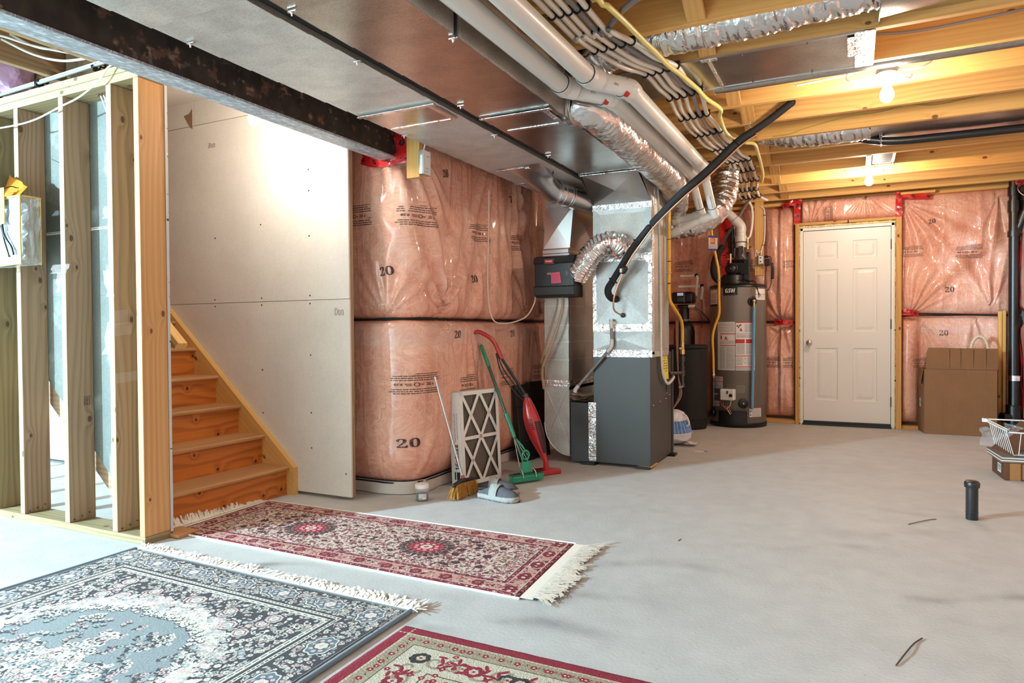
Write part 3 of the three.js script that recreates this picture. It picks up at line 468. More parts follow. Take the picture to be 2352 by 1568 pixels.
// ------------------------------------------------------------------ door
{
  const d = struct('door_1'), x0 = -.482, x1 = .332, z = -7.95;
  // slab with six raised-and-fielded panels: a relief grid
  const pan = []; for (const [px0, px1] of [[-.372, -.152], [-.012, .212]]) for (const [py0, py1] of [[1.745, 1.932], [.985, 1.640], [.265, .815]]) pan.push([px0, px1, py0, py1]);
  const relief = (x, y) => { for (const [a, b, c, e] of pan) { const q = Math.min(x - a, b - x, y - c, e - y); if (q > 0) { if (q < .008) return -.007 * q / .008; if (q < .022) return -.007 - .001 * (q - .008) / .014; if (q < .05) return -.008 + .006 * (q - .022) / .028; return -.002; } } return 0; };
  const xs = new Set([x0, x1]), ys = new Set([.045, 2.05]); for (const [a, b, c, e] of pan) for (const q of [0, .008, .022, .05]) { xs.add(a + q); xs.add(b - q); ys.add(c + q); ys.add(e - q); }
  for (let i = 1; i < 12; i++) { xs.add(mixn(x0, x1, i / 12)); ys.add(mixn(.045, 2.05, i / 12)); }
  const X = [...xs].sort((a, b) => a - b), Y = [...ys].sort((a, b) => a - b), pos = [], idx = [];
  for (const y of Y) for (const x of X) pos.push(x, y, z + relief(x + 1e-7, y + 1e-7)); for (let j = 0; j < Y.length - 1; j++) for (let i = 0; i < X.length - 1; i++) { const a = j * X.length + i, b = a + 1, c = a + X.length, e = c + 1; idx.push(a, b, e, a, e, c); }
  const g = new THREE.BufferGeometry(); g.setAttribute('position', new THREE.Float32BufferAttribute(pos, 3)); g.setIndex(idx); const gf = g.toNonIndexed(); gf.computeVertexNormals();
  const slab = part(d, 'door_panel', [gf, box(x0, .045, z - .045, x1, 2.05, z - .009)], M.doorwhite, 'white six-panel door');
  const knob = part(d, 'door_handle', [lathe([[0, 0], [.032, 0], [.032, .006], [.012, .012], [.011, .03], [.024, .038], [.029, .05], [.026, .062], [0, .068]], [-.425, .872, z], 24, [0, 0, 1])], M.chrome, 'round satin knob');
  part(d, 'latch_plate', box(x0 - .004, .84, z - .03, x0, .90, z + .002), M.black);
  for (const y of [1.87, 1.06, .27]) part(d, 'hinge', [rod([x1 + .006, y - .05, z + .006], [x1 + .006, y + .05, z + .006], .007, .007, 10), box(x1 - .002, y - .05, z - .02, x1 + .012, y + .05, z + .002)], M.iron);
  part(d, 'threshold', [box(x0 - .01, 0, z - .07, x1 + .01, .02, z + .04, .004), box(x0, .02, z - .05, x1, .043, z + .008)], M.black, 'black threshold and sweep');
  part(d, 'jamb', [box(x0 - .032, 0, z - .12, x0 - .004, 2.085, z + .012, .003), box(x1 + .004, 0, z - .12, x1 + .034, 2.085, z + .012, .003), box(x0 - .032, 2.056, z - .12, x1 + .034, 2.086, z + .012, .003)], M.white, 'white painted jamb');
  part(d, 'frame_stud', lumber(-.563, 0, -8.2, -.524, 2.14, -7.93, 'y'), M.joist2); part(d, 'frame_stud', lumber(.378, 0, -8.2, .428, 2.14, -7.93, 'y'), M.joist2); part(d, 'frame_stud', lumber(-.524, 2.113, -8.2, -.06, 2.142, -7.93, 'x'), M.joist2); part(d, 'frame_stud', lumber(-.05, 2.113, -8.2, .378, 2.142, -7.93, 'x'), M.joist2);
  seed = 77; const blob = (x, y, sx, sy) => { const b = new THREE.IcosahedronGeometry(1, 1), p = b.attributes.position; for (let i = 0; i < p.count; i++) { const k = .8 + .5 * pn(p.getX(i) * 2 + x * 40, p.getY(i) * 2 + y * 40 + p.getZ(i), 256, 256, 2); p.setXYZ(i, p.getX(i) * k * sx, p.getY(i) * k * sy, p.getZ(i) * k * .014); } b.translate(x, y, z - .004); b.computeVertexNormals(); return b; };
  const fo = []; for (let y = .03; y < 2.1; y += .028) { fo.push(blob(-.518, y + rr(-.01, .01), rr(.006, .012), rr(.016, .028)), blob(.371, y + rr(-.01, .01), rr(.005, .009), rr(.016, .028))); } for (let x = -.51; x < .37; x += .03) fo.push(blob(x, 2.099, rr(.018, .03), rr(.010, .015)));
  part(d, 'foam_bead', fo, M.foam, 'yellowish squeezed-out foam'); part(d, 'sole_plate', [lumber(-.9, 0, -8.17, -.563, .036, -7.96, 'x'), lumber(.428, 0, -8.17, .8, .03, -7.98, 'x')], M.joist2);
}

// ------------------------------------------------------------------ trunk ducts
const bolt = (x, y, z, d = [0, -1, 0], r = .006) => lathe([[0, 0], [r, 0], [r, r * .7], [r * .5, r], [r * .5, r * 2.2], [0, r * 2.2]], [x, y, z], 8, d);
function trunk(t, x0, x1, zNear, zFar, z0, step, mat) {
  part(t, 'duct_side', [mbox(x0, 2.13, zFar, x0 + .003, 2.37, zNear, 0, .5), mbox(x1 - .003, 2.13, zFar, x1, 2.37, zNear, 0, .5), mbox(x0, 2.367, zFar, x1, 2.37, zNear, 0, .5)], M.galvdull);
  const zs = []; for (let z = z0; z > zFar + .03; z -= step) zs.push(z); for (let z = z0 + step; z < zNear; z += step) zs.unshift(z); zs.unshift(zNear); zs.push(zFar);
  for (let i = 0; i < zs.length - 1; i++) {
    const za = zs[i], zb = zs[i + 1], k = rr(-.0012, .0012); // each sheet laps the next by a few millimetres
    const g = new THREE.BoxGeometry(x1 - x0, .002, za - zb, 6, 1, 2), p = g.attributes.position; for (let j = 0; j < p.count; j++) { const q = (p.getZ(j) / (za - zb) + .5); p.setY(j, p.getY(j) - .0036 * (1 - q) + k * Math.cos(p.getX(j) / (x1 - x0) * 3.1)); }
    g.translate((x0 + x1) / 2, 2.131, (za + zb) / 2); g.computeVertexNormals(); part(t, 'sheet', mapUV(g, 'x', .5, .5, rnd(), rnd()), mat);
  }
}
const strapHead = (x, z) => [box(x - .025, 2.118, z - .004, x + .012, 2.122, z + .004), bolt(x - .008, 2.118, z, [0, -1, 0], .006)];
{
  const t = thing('air_duct', 'wide matte galvanized duct beside the steel beam, ribbed underneath', 'duct', [0, 0, 0]);
  trunk(t, -2.28, -1.812, 1.6, -5.45, -1.668, .1525, M.galvmatte);
  part(t, 'gap_shade', box(-1.811, 2.15, -4.9, -1.748, 2.36, 1.6), M.ductshade, 'black strip standing in for the shade between the ducts');  // black strip in place of the shade in the open gap
  for (const [x, z] of [[-2.245, -1.81], [-1.80, -2.24], [-1.80, -3.43], [-2.25, -3.2]]) part(t, 'hanger_clip', strapHead(x, z), M.galv);
  part(t, 'access_cover', mbox(-2.255, 2.119, -3.07, -1.83, 2.125, -2.84, 0, .5), M.galvtex); part(t, 'foil_tape', [mbox(-2.278, 2.116, -2.84, -1.815, 2.1195, -2.815, 0, .4), mbox(-2.25, 2.1165, -3.085, -1.86, 2.1195, -3.06, 0, .4), mbox(-1.865, 2.1165, -3.07, -1.84, 2.1195, -2.84, 0, .4)], M.foiltape);
  part(t, 'foil_tape', mbox(-2.278, 2.118, -4.68, -2.06, 2.124, -4.655, 0, .4), M.foiltape);
}
{
  const t = thing('air_duct', 'shiny supply duct right of the black gap, dropping into the furnace plenum', 'duct', [0, 0, 0]);
  trunk(t, -1.745, -1.338, 1.6, -4.64, -2.463, .163, M.galvtex);
  for (const [x, z] of [[-1.715, -1.79], [-1.34, -2.23], [-1.71, -2.908], [-1.715, -3.99]]) part(t, 'hanger_clip', strapHead(x, z), M.galv);
  part(t, 'hanger_strap', box(-1.3375, 2.12, -2.236, -1.334, 2.39, -2.222), M.black, 'black hanger strap');
  part(t, 'drive_cleat', [box(-1.338, 2.13, -2.262, -1.333, 2.37, -2.245), box(-1.338, 2.13, -3.34, -1.332, 2.37, -3.31), box(-1.338, 2.13, -4.0, -1.332, 2.37, -3.975)], M.seam);
  part(t, 'access_cover', mbox(-1.70, 2.119, -3.385, -1.37, 2.125, -3.16, 0, .5), M.galvtex); part(t, 'foil_tape', [mbox(-1.742, 2.116, -3.16, -1.345, 2.1195, -3.135, 0, .4), mbox(-1.70, 2.1165, -3.405, -1.36, 2.1195, -3.38, 0, .4), mbox(-1.395, 2.1165, -3.39, -1.37, 2.1195, -3.16, 0, .4)], M.foiltape);
  // sloped drop and plenum
  const xl = -1.765, xr = -1.318, yt = 1.957, zt = -4.934;
  part(t, 'slope_panel', crossPanel([xl, yt, zt], [xr, yt, zt], [-1.338, 2.127, -4.64], [-1.745, 2.127, -4.64], .02), M.galv, 'dark cross-broken slope above the plenum');
  const side = (x, s) => { const g = extrude([[-4.60, 2.37], [-4.64, 2.127], [zt, yt], [zt, .84], [-5.45, .84], [-5.45, 2.37]].map(([z, y]) => [-z, y]), .002); g.rotateY(Math.PI / 2); g.translate(x, 0, 0); return mapUV(g, 'y', .5, .5); };
  part(t, 'plenum_side', side(xr - .002, 1), M.galvdull); part(t, 'plenum_side', side(xl, 1), M.galvdull); part(t, 'plenum_back', mbox(xl, .84, -5.452, xr, 2.37, -5.45, 0, .5), M.galvdull);
  const pf = (y0, y1, k) => part(t, 'plenum_panel', crossPanel([xl, y0, zt], [xr, y0, zt], [xr, y1, zt], [xl, y1, zt], k), M.plenum);
  pf(1.575, 1.93, -.016); pf(1.05, 1.545, .018); pf(.872, 1.03, .010); part(t, 'plenum_panel', mbox(xl, .84, zt - .006, xr, 1.957, zt - .004, 0, .5), M.galvmatte);
  part(t, 'foil_tape', [mbox(xl - .003, 1.915, zt - .002, xr + .004, 1.962, zt + .003, 0, .3), mbox(xl - .003, 1.53, zt - .002, xr + .004, 1.585, zt + .003, 0, .3), mbox(xl - .003, 1.01, zt - .002, xr + .004, 1.065, zt + .003, 0, .3), mbox(xl - .003, 1.02, zt - .001, xl + .04, 1.56, zt + .002, 0, .3), mbox(xr - .04, 1.02, zt - .001, xr + .003, 1.56, zt + .002, 0, .3), mbox(xl - .002, .82, zt - .002, xr + .004, .875, zt + .004, 0, .3)], M.foiltape, 'crumpled silver tape');
  part(t, 'foil_tape', [mbox(-1.75, 2.118, -4.66, -1.335, 2.123, -4.625, 0, .3), mbox(xr, .82, -5.42, xr + .003, .86, -4.94, 0, .3), mbox(xr, .84, -5.0, xr + .003, 2.0, -4.94, 0, .3), mbox(xr, 1.95, -5.06, xr + .004, 2.25, -5.02, 0, .3)], M.foiltape);
  part(t, 'flange', [box(xr, .88, -5.40, xr + .012, 2.2, -5.385), box(xr, .86, -5.16, xr + .006, 1.95, -5.15)], M.seam);
}
// ------------------------------------------------------------------ return drop behind the furnace, with the round branch
{
  const t = thing('return_drop', 'galvanized return duct left of the furnace with a curved boot at the floor', 'duct', [0, 0, 0]);
  const xl = -2.183, xr = -1.972, z = -4.955, zb = -5.53;
  part(t, 'duct_wall', [mbox(xl, .60, zb, xl + .003, 1.66, z, 0, .5), mbox(xr - .003, .56, zb, xr, 1.66, z, 0, .5), mbox(xl, .60, z - .003, xr, 1.28, z, 0, .5), mbox(xl, 1.28, z - .003, xr, 1.60, z, 0, .5)], M.galvdull);
  for (const y of [1.21, 1.06, .93, .79]) part(t, 'rib', [box(xl, y, z, xr, y + .004, z + .003), box(xr, y, zb, xr + .003, y + .004, z)], M.seam);
  // offset piece at the top
  part(t, 'offset_panel', [crossPanel([xl, 1.66, z], [xr + .01, 1.66, z], [-1.93, 1.98, z], [-2.163, 1.98, z], .016), crossPanel([xr + .01, 1.66, z], [xr + .01, 1.66, zb], [-1.93, 1.98, zb], [-1.93, 1.98, z], .016), crossPanel([xl, 1.66, zb], [xl, 1.66, z], [-2.163, 1.98, z], [-2.163, 1.98, zb], .008)], M.galv);
  part(t, 'duct_wall', [mbox(-2.163, 1.98, zb, -1.93, 2.14, z, 0, .5)], M.galvdull);
  const band = (y) => [mbox(xl - .004, y, z - .01, xr + .004, y + .018, z + .006, .002, .3), mbox(xr - .002, y, zb, xr + .006, y + .018, z + .006, .002, .3), mbox(xl - .004, y + .022, z - .01, xr + .004, y + .05, z + .004, 0, .3), mbox(xr - .002, y + .022, zb, xr + .005, y + .05, z + .004, 0, .3)];
  part(t, 'flange', band(1.60), M.seam); part(t, 'flange', band(.585), M.foiltape);
  // boot: quarter-round heel
  const prof = [[xr, .59], [xr, .05]]; for (let i = 0; i <= 14; i++) { const a = -Math.PI / 2 - Math.PI / 2 * i / 14; prof.push([-1.965 + .218 * Math.cos(a), .30 + .25 * Math.sin(a) + .0]); } prof.push([xl, .59]);
  const g = extrude(prof, z - zb); g.translate(0, 0, zb); part(t, 'boot', mapUV(g, 'y', .5, .5), M.galvmatte); part(t, 'boot_rim', [tube(prof.slice(1, -1).map(([x, y]) => [x, y, z + .001]), .004, 60, 6)], M.seam);
  part(t, 'crease', [rod([xl + .02, .56, z + .001], [xr, .13, z + .001], .0022, .0022, 5), rod([xr - .01, .57, z + .001], [xl + .06, .26, z + .001], .0022, .0022, 5)], M.seam);
  part(t, 'screw', [[-2.06, .47], [-1.99, .42], [-2.10, .38], [-2.02, .31]].map(([x, y]) => bolt(x, y, z, [0, 0, 1], .003)), M.chrome);
}
{
  const t = thing('branch_pipe', 'round shiny branch pipe with a square boot under the wide duct', 'duct', [0, 0, 0]);
  // square-to-round boot: lofted from a rectangle under the duct to a ring
  const c = V(-1.985, 2.045, -4.70), ax = V(.49, -.16, -.86).normalize(), R = .078, u = V(0, 1, 0).cross(ax).normalize(), w = ax.clone().cross(u);
  const boot = gridSurf(48, 10, (s, q) => { const a = s * 6.2832, cs = Math.cos(a), sn = Math.sin(a), m = Math.max(Math.abs(cs), Math.abs(sn)); const sq = V(-2.0 - .13 * cs / m, 2.127, -4.30 + .13 * sn / m); const rd = c.clone().addScaledVector(u, -R * sn).addScaledVector(w, R * -cs); return sq.lerp(rd, q).toArray(); });
  part(t, 'boot', boot, M.galv); const P = (d) => c.clone().addScaledVector(ax, d).toArray();
  part(t, 'pipe', [rod(P(-.01), P(.52), R, R, 36), rod(P(.02), P(.13), R + .004, R + .004, 36, true)], M.galv); part(t, 'bead', [.02, .03, .07, .13, .15].map(d => ring(P(d), ax.toArray(), R + .004, .004, 36)), M.seam);
  part(t, 'flange', [mbox(-2.20, 2.117, -4.24, -1.99, 2.1205, -4.2, 0, .4), mbox(-1.99, 2.115, -4.58, -1.965, 2.1205, -4.22, 0, .4)], M.foiltape);
}

// ------------------------------------------------------------------ furnace
{
  const t = thing('furnace', 'grey steel furnace cabinet with a low filter box on its left side', 'furnace', [-1.55, 0, -5.26]);
  const X = -1.55, Z = -5.26, B = (a, b, c, d, e, f, r = 0) => box(a - X, b, c - Z, d - X, e, f - Z, r);
  part(t, 'cabinet', B(-1.767, .022, -5.59, -1.33, .845, -4.934, .003), M.furnace); part(t, 'filter_box', B(-1.957, .015, -5.53, -1.768, .468, -4.94, .003), M.furnace, 'lower dark filter box');
  part(t, 'door_edge', B(-1.33, .022, -5.62, -1.322, .86, -5.585, .002), M.furnace);
  part(t, 'foil_tape', [mbox(-1.808 - X, .028, -4.937 - Z, -1.748 - X, .475, -4.931 - Z, .001, .3)], M.foiltape, 'strip of silver tape down the joint');
  for (const [x, z] of [[-1.80, -4.95], [-1.38, -4.96], [-1.34, -5.56], [-1.93, -5.5]]) part(t, 'levelling_pad', [B(x - .06, 0, z - .05, x + .05, .02, z + .045, .003)], M.black);
  part(t, 'wood_shim', mbox(-1.42 - X, .014, -5.1 - Z, -1.322 - X, .022, -4.93 - Z, 0), M.wood);
  part(t, 'screw', [bolt(-1.55 - X, .46, -4.934 - Z, [0, 0, 1], .005), bolt(-1.355 - X, .455, -4.934 - Z, [0, 0, 1], .005), ...[[-5.0, .465], [-5.2, .475], [-5.38, .48], [-5.42, .52], [-5.5, .5]].map(([z, y]) => bolt(-1.33 - X, y, z - Z, [1, 0, 0], .004))], M.chrome);
  part(t, 'grommet', ball([0, 0, 0], .03, 1.5, 14, 10).scale(.12, 1, .6).translate(.222, .575, -.16), M.black);
  // yellow hand-written tag on the side
  part(t, 'service_tag', quad([-1.326 - X, .63, -5.32 - Z], [-1.326 - X, .63, -5.47 - Z], [-1.327 - X, .86, -5.43 - Z], [-1.327 - X, .86, -5.27 - Z]), std({ map: canvasTex(96, 160, (g, w, h) => { g.fillStyle = '#e4cf4a'; g.fillRect(0, 0, w, h); g.fillStyle = '#3a3420'; seed = 3; for (let y = 12; y < 120; y += 14) for (let x = 10; x < 80; x += 16) if (rnd() > .3) g.fillRect(x, y, rr(4, 13), 6); }), roughness: .8, side: THREE.DoubleSide }), 'yellow service tag');
}
{
  const t = thing('humidifier', 'black box humidifier with a red badge and pink note on the return duct', 'humidifier', [-2.02, 1.43, -4.86]);
  const w = .165, slab = (y0, y1, z, bulge) => { const pts = [[-.08, y0], [z - .012, y0], [z + bulge * .6, mixn(y0, y1, .25)], [z + bulge, mixn(y0, y1, .5)], [z + bulge * .6, mixn(y0, y1, .75)], [z - .012, y1], [-.08, y1]]; const g = extrude(pts, 2 * w, .004); g.rotateY(-Math.PI / 2); g.translate(w, 0, 0); return g; };
  part(t, 'housing', [new RoundedBoxGeometry(.325, .27, .17, 2, .012)], M.black);
  const cov = std({ color: rgb(44, 44, 45), roughness: .5 });
  part(t, 'top_cover', (() => { const g = extrude([[-.09, .075], [.062, .082], [.098, .105], [.08, .14], [.04, .153], [-.09, .153]], .322, .004); g.rotateY(-Math.PI / 2); g.translate(.161, 0, 0); return g; })(), cov, 'dark grey curved top cover');
  part(t, 'bottom_cover', (() => { const g = extrude([[-.09, -.068], [.062, -.062], [.098, -.085], [.088, -.135], [.05, -.153], [-.09, -.153]].reverse(), .322, .004); g.rotateY(-Math.PI / 2); g.translate(.161, 0, 0); return g; })(), cov, 'dark grey curved bottom cover');
  const badge = part(t, 'badge', new RoundedBoxGeometry(.092, .05, .014, 3, .006).translate(-.035, .11, .092), std({ color: rgb(48, 48, 49), roughness: .5 }));
  part(badge, 'logo', new RoundedBoxGeometry(.066, .025, .004, 3, .011).translate(-.035, .111, .1005), std({ color: rgb(214, 24, 26), roughness: .4 }));
  part(badge, 'lettering', quad([-.062, .103, .1032], [-.008, .103, .1032], [-.008, .119, .1032], [-.062, .119, .1032]), std({ map: canvasTex(256, 64, (g, ww, h) => { g.clearRect(0, 0, ww, h); g.fillStyle = '#fff'; g.font = 'bold 44px sans-serif'; g.textAlign = 'center'; g.fillText('Honeywell', ww / 2, 47, ww - 8); }), transparent: true, alphaTest: .35, roughness: .5 }));
  const note = canvasTex(128, 160, (g, ww, h) => { g.fillStyle = '#e0607f'; g.fillRect(0, 0, ww, h); g.strokeStyle = '#a23456'; g.lineWidth = 3; for (let y = 24; y < 130; y += 15) { g.beginPath(); g.moveTo(10, y); for (let x = 10; x < 110; x += 6) g.lineTo(x, y + Math.sin(x * .9 + y) * 3); g.stroke(); } });
  part(t, 'sticky_note', quad([-.02, -.055, .0885], [.06, -.052, .0885], [.047, .03, .0885], [-.022, .024, .0885]), std({ map: note, roughness: .8 }), 'pink handwritten note'); part(t, 'tape', quad([-.055, .012, .0875], [-.02, .012, .0875], [-.02, .028, .0875], [-.055, .028, .0875]), M.foiltape);
  part(t, 'dial', [ring([.105, .014, .086], [0, 0, 1], .012, .0025, 20), box(.1025, .012, .085, .1075, .036, .088)], M.pvcgrey);
  part(t, 'drain_hose', tube([[.03, -.15, -.02], [.03, -.22, -.01], [.0, -.36, .0], [-.06, -.52, .0], [-.14, -.70, -.01], [-.155, -.86, -.06]].map(p => p), .009, 60), std({ color: rgb(176, 148, 120), roughness: .4 }));
  part(t, 'drain_hose', tube([[-.015, -.15, -.02], [-.02, -.25, -.005], [-.10, -.5, 0], [-.15, -.66, -.01]], .008, 50), std({ color: rgb(160, 132, 106), roughness: .4 }));
}
single('flexible_duct', flexTube([[-1.865, 1.435, -4.86], [-1.79, 1.51, -4.815], [-1.69, 1.615, -4.79], [-1.60, 1.658, -4.80], [-1.55, 1.635, -4.87], [-1.545, 1.62, -4.935]], .083, { pitch: .021, amp: .0055, noise: .012, per: 10, rad: 64, s: 3 }), std({ color: new THREE.Color().setRGB(.88, .87, .86), metalness: 1, roughness: .17 }), 'crinkled silver hose from the black humidifier to the furnace plenum', 'hose');
single('supply_tube', tube([[-2.19, 1.30, -4.82], [-2.2, 1.22, -4.8], [-2.24, 1.12, -4.72], [-2.30, 1.075, -4.5], [-2.33, 1.12, -4.36], [-2.345, 1.35, -4.33], [-2.335, 1.75, -4.33], [-2.33, 2.02, -4.33]], .0055, 120), std({ color: rgb(222, 200, 182), roughness: .4 }), 'thin white water tube looping down the pink wall to the humidifier', 'tube');
{
  const t = thing('refrigerant_hose', 'black foam-wrapped pipe slanting up from the furnace plenum to the joists', 'pipe', [0, 0, 0]);
  const pts = [[-1.575, 1.37, -4.80], [-1.49, 1.50, -4.80], [-1.425, 1.60, -4.80], [-1.27, 1.775, -4.80], [-1.08, 1.955, -4.80], [-.905, 2.09, -4.80], [-.70, 2.265, -4.80], [-.60, 2.325, -4.80], [-.52, 2.375, -4.80], [-.42, 2.44, -4.80]];
  part(t, 'foam_sleeve', tube(pts.slice(3, 8), .027, 60, 16), M.rubber); part(t, 'foam_sleeve', tube([pts[0], pts[1], pts[2], [-1.30, 1.745, -4.80]], .023, 40, 16), M.rubber); part(t, 'foam_sleeve', tube([[-.66, 2.290, -4.80], [-.58, 2.338, -4.80], [-.50, 2.385, -4.80], [-.36, 2.48, -4.80]], .024, 30, 16), M.rubber);
  part(t, 'elbow', tube([[-1.578, 1.362, -4.80], [-1.602, 1.325, -4.80], [-1.605, 1.285, -4.81], [-1.59, 1.255, -4.84], [-1.58, 1.25, -4.93]], .026, 30, 16), M.rubber);
  part(t, 'band', [[-1.385, 1.645, -4.80], [-1.565, 1.38, -4.80], [-.70, 2.265, -4.80]].map((p, i) => ring(p, i === 1 ? [.55, .8, 0] : [.65, .72, 0], .029, .006, 20)), M.black);
  part(t, 'liquid_line', tube([[-1.53, 1.13, -4.93], [-1.55, 1.145, -4.86], [-1.565, 1.18, -4.81], [-1.545, 1.29, -4.785], [-1.46, 1.48, -4.785], [-1.37, 1.61, -4.785], [-1.25, 1.755, -4.785], [-1.06, 1.925, -4.785], [-.885, 2.058, -4.785], [-.68, 2.235, -4.785], [-.58, 2.295, -4.785]], .0065, 120, 8), M.copper, 'bare copper liquid line');
  part(t, 'filter_drier', [lathe([[0, 0], [.01, 0], [.024, .012], [.024, .05], [.01, .062], [0, .062]], [-1.49, 1.425, -4.77], 16, [.5, .85, 0])], M.black); part(t, 'label', box(-1.498, 1.432, -4.749, -1.482, 1.46, -4.745), M.paper); part(t, 'fitting', [ball([-1.53, 1.13, -4.915], .018), ball([-1.578, 1.245, -4.9], .02)], M.iron);
  part(t, 'chain', [...Array(7).keys()].map(i => ring([-.62, 2.30 + i * .014, -4.80], i % 2 ? [1, 0, 0] : [0, 0, 1], .007, .0018, 10)), M.chrome);
}
{
  const t = thing('condensate_drain', 'grey plastic drain pipe with white elbows slanting down in front of the furnace', 'pipe', [0, 0, 0]);
  part(t, 'pipe', [rod([-1.612, 1.07, -4.895], [-1.609, .91, -4.895], .0105), rod([-1.608, .90, -4.895], [-1.885, .59, -4.90], .0105)], M.pvcgrey);
  part(t, 'elbow', [rod([-1.613, 1.10, -4.895], [-1.612, 1.035, -4.895], .0145), rod([-1.60, 1.075, -4.90], [-1.59, 1.075, -4.935], .012)], M.pvc); part(t, 'elbow', tube([[-1.609, .945, -4.895], [-1.609, .915, -4.895], [-1.617, .893, -4.895], [-1.64, .866, -4.895]], .0145, 16, 12), M.pvc); part(t, 'elbow', [rod([-1.875, .602, -4.90], [-1.905, .568, -4.90], .0145), rod([-1.897, .578, -4.90], [-1.907, .55, -4.90], .016)], M.pvc);
}
single('paper_bundle', [0, 1, 2, 3, 4].map(i => gridSurf(18, 12, (s, t) => [-1.955 + s * .185, .476 + i * .010 + .02 * Math.pow(Math.abs(s - .5) * 2, 2) * (1 - i * .12) + .012 * pn(s * 5 + i * 3, t * 3, 64, 64, i), -5.12 + t * .20 + .01 * Math.sin(s * 7 + i)])), std({ color: rgb(196, 178, 158), roughness: .6, side: THREE.DoubleSide }), 'crumpled bundle of manuals and loose fittings lying on the filter box', 'papers');

// ------------------------------------------------------------------ white vent pipes along the duct
{
  const mk = (label, xa, xb, z0, z1, zEnd, drop, marks) => {
    const t = thing('vent_pipe', label, 'pipe', [0, 0, 0], undefined), R = .0445, y = 2.2;
    part(t, 'pipe', rod([xa, y, 1.5], [xa, y, z0], R, R, 28), M.pvc); part(t, 'pipe', rod([xa, y, z0 - .03], [xb, y, z1 + .03], R, R, 28), M.pvc); part(t, 'pipe', rod([xb, y, z1], [xb, y, zEnd], R, R, 28), M.pvc);
    const d = V(xb - xa, 0, z1 - z0).normalize(), sock = (p, dir, l, r = R + .006) => rod(p, [p[0] + dir[0] * l, p[1] + dir[1] * l, p[2] + dir[2] * l], r, r, 28);
    const a = [xa, y, z0], b = [xb, y, z1], dd = d.toArray(), nd = dd.map(v => -v);
    part(t, 'elbow', [sock(a, [0, 0, 1], .06), sock(a, dd, .06), ball(a, R + .006, 1, 24, 16)], M.pvc); part(t, 'elbow', [sock(b, nd, .06), sock(b, [0, 0, -1], .05), ball(b, R + .006, 1, 24, 16)], M.pvc);
    part(t, 'joint_ring', [ring([xa, y, z0 + .062], [0, 0, 1], R + .0012, .0025, 28), ring(a.map((v, i) => v + dd[i] * .062), dd, R + .0012, .002, 28), ring(b.map((v, i) => v + nd[i] * .062), dd, R + .0012, .002, 28)], M.black);
    const mid = (f) => V(...a).lerp(V(...b), f).toArray(); part(t, 'sticker', cylPatch(mid(.80), dd, [.35, -.75, .55], R + .0075, .032, .30), std({ color: rgb(190, 26, 20), roughness: .5, side: THREE.DoubleSide }), 'red sticker'); part(t, 'sticker', cylPatch(mid(.80), dd, [.2, .3, .9], R + .0074, .03, .30), M.pvcgrey);
    // reducer, then the thinner drop towards the furnace
    const r2 = .0305; part(t, 'elbow', [ball([xb, y, zEnd], R + .004, 1, 24, 16), rod([xb, y, zEnd], drop[0], R, r2 + .006, 24)], M.pvc);
    part(t, 'drop_pipe', tube([drop[0], drop[1]], r2, 4, 20), M.pvc); part(t, 'elbow', [rod(V(...drop[0]).lerp(V(...drop[1]), .80).toArray(), drop[1], r2 + .006, r2 + .006, 24), ball(drop[1], r2 + .007, 1, 20, 14), rod(drop[1], V(...drop[1]).lerp(V(...drop[2]), .28).toArray(), r2 + .006, r2 + .006, 24)], M.pvc);
    part(t, 'branch', [rod(drop[1], drop[2], r2, r2, 20)], M.pvc); part(t, 'elbow', [rod(V(...drop[2]).lerp(V(...drop[1]), .22).toArray(), drop[2], r2 + .006, r2 + .006, 24)], M.pvc); part(t, 'joint_ring', [ring(V(...drop[0]).lerp(V(...drop[1]), .79).toArray(), V(...drop[1]).sub(V(...drop[0])).toArray(), r2 + .001, .002, 24)], M.black);
    const lt = canvasTex(512, 24, (g, w, h) => { g.clearRect(0, 0, w, h); g.fillStyle = '#43424a'; g.font = '20px sans-serif'; g.fillText(marks, 4, 19, w - 8); });
    const band = (p, q, r) => { const A = V(...p), B = V(...q), g = cylPatch(A.clone().lerp(B, .5).toArray(), B.clone().sub(A).toArray(), [.3, -.2, .9], r + .0015, A.distanceTo(B) * .5, .2); const uv = g.attributes.uv; for (let i = 0; i < uv.count; i++) uv.setXY(i, 1 - uv.getX(i), 1 - uv.getY(i)); return g; };
    const lm = std({ map: lt, transparent: true, alphaTest: .3, roughness: .5, side: THREE.DoubleSide }); part(t, 'print', band(a, b, R), lm); part(t, 'print', band(drop[0], drop[1], r2), lm);
  };
  mk('outer white vent pipe, nearer the tubes and wires, bent sideways halfway', -1.105, -.985, -3.055, -3.30, -5.13, [[-.99, 2.14, -5.24], [-.966, 1.90, -5.44], [-1.30, 1.795, -5.52]], 'system 636 gas venting combustible');
  mk('inner white vent pipe, tight along the shiny supply duct', -1.255, -1.105, -3.115, -3.37, -5.36, [[-1.125, 2.15, -5.48], [-1.09, 1.935, -5.60], [-1.32, 1.905, -5.62]], 'pipe made in CANADA  2 in  PVC  DR');
}

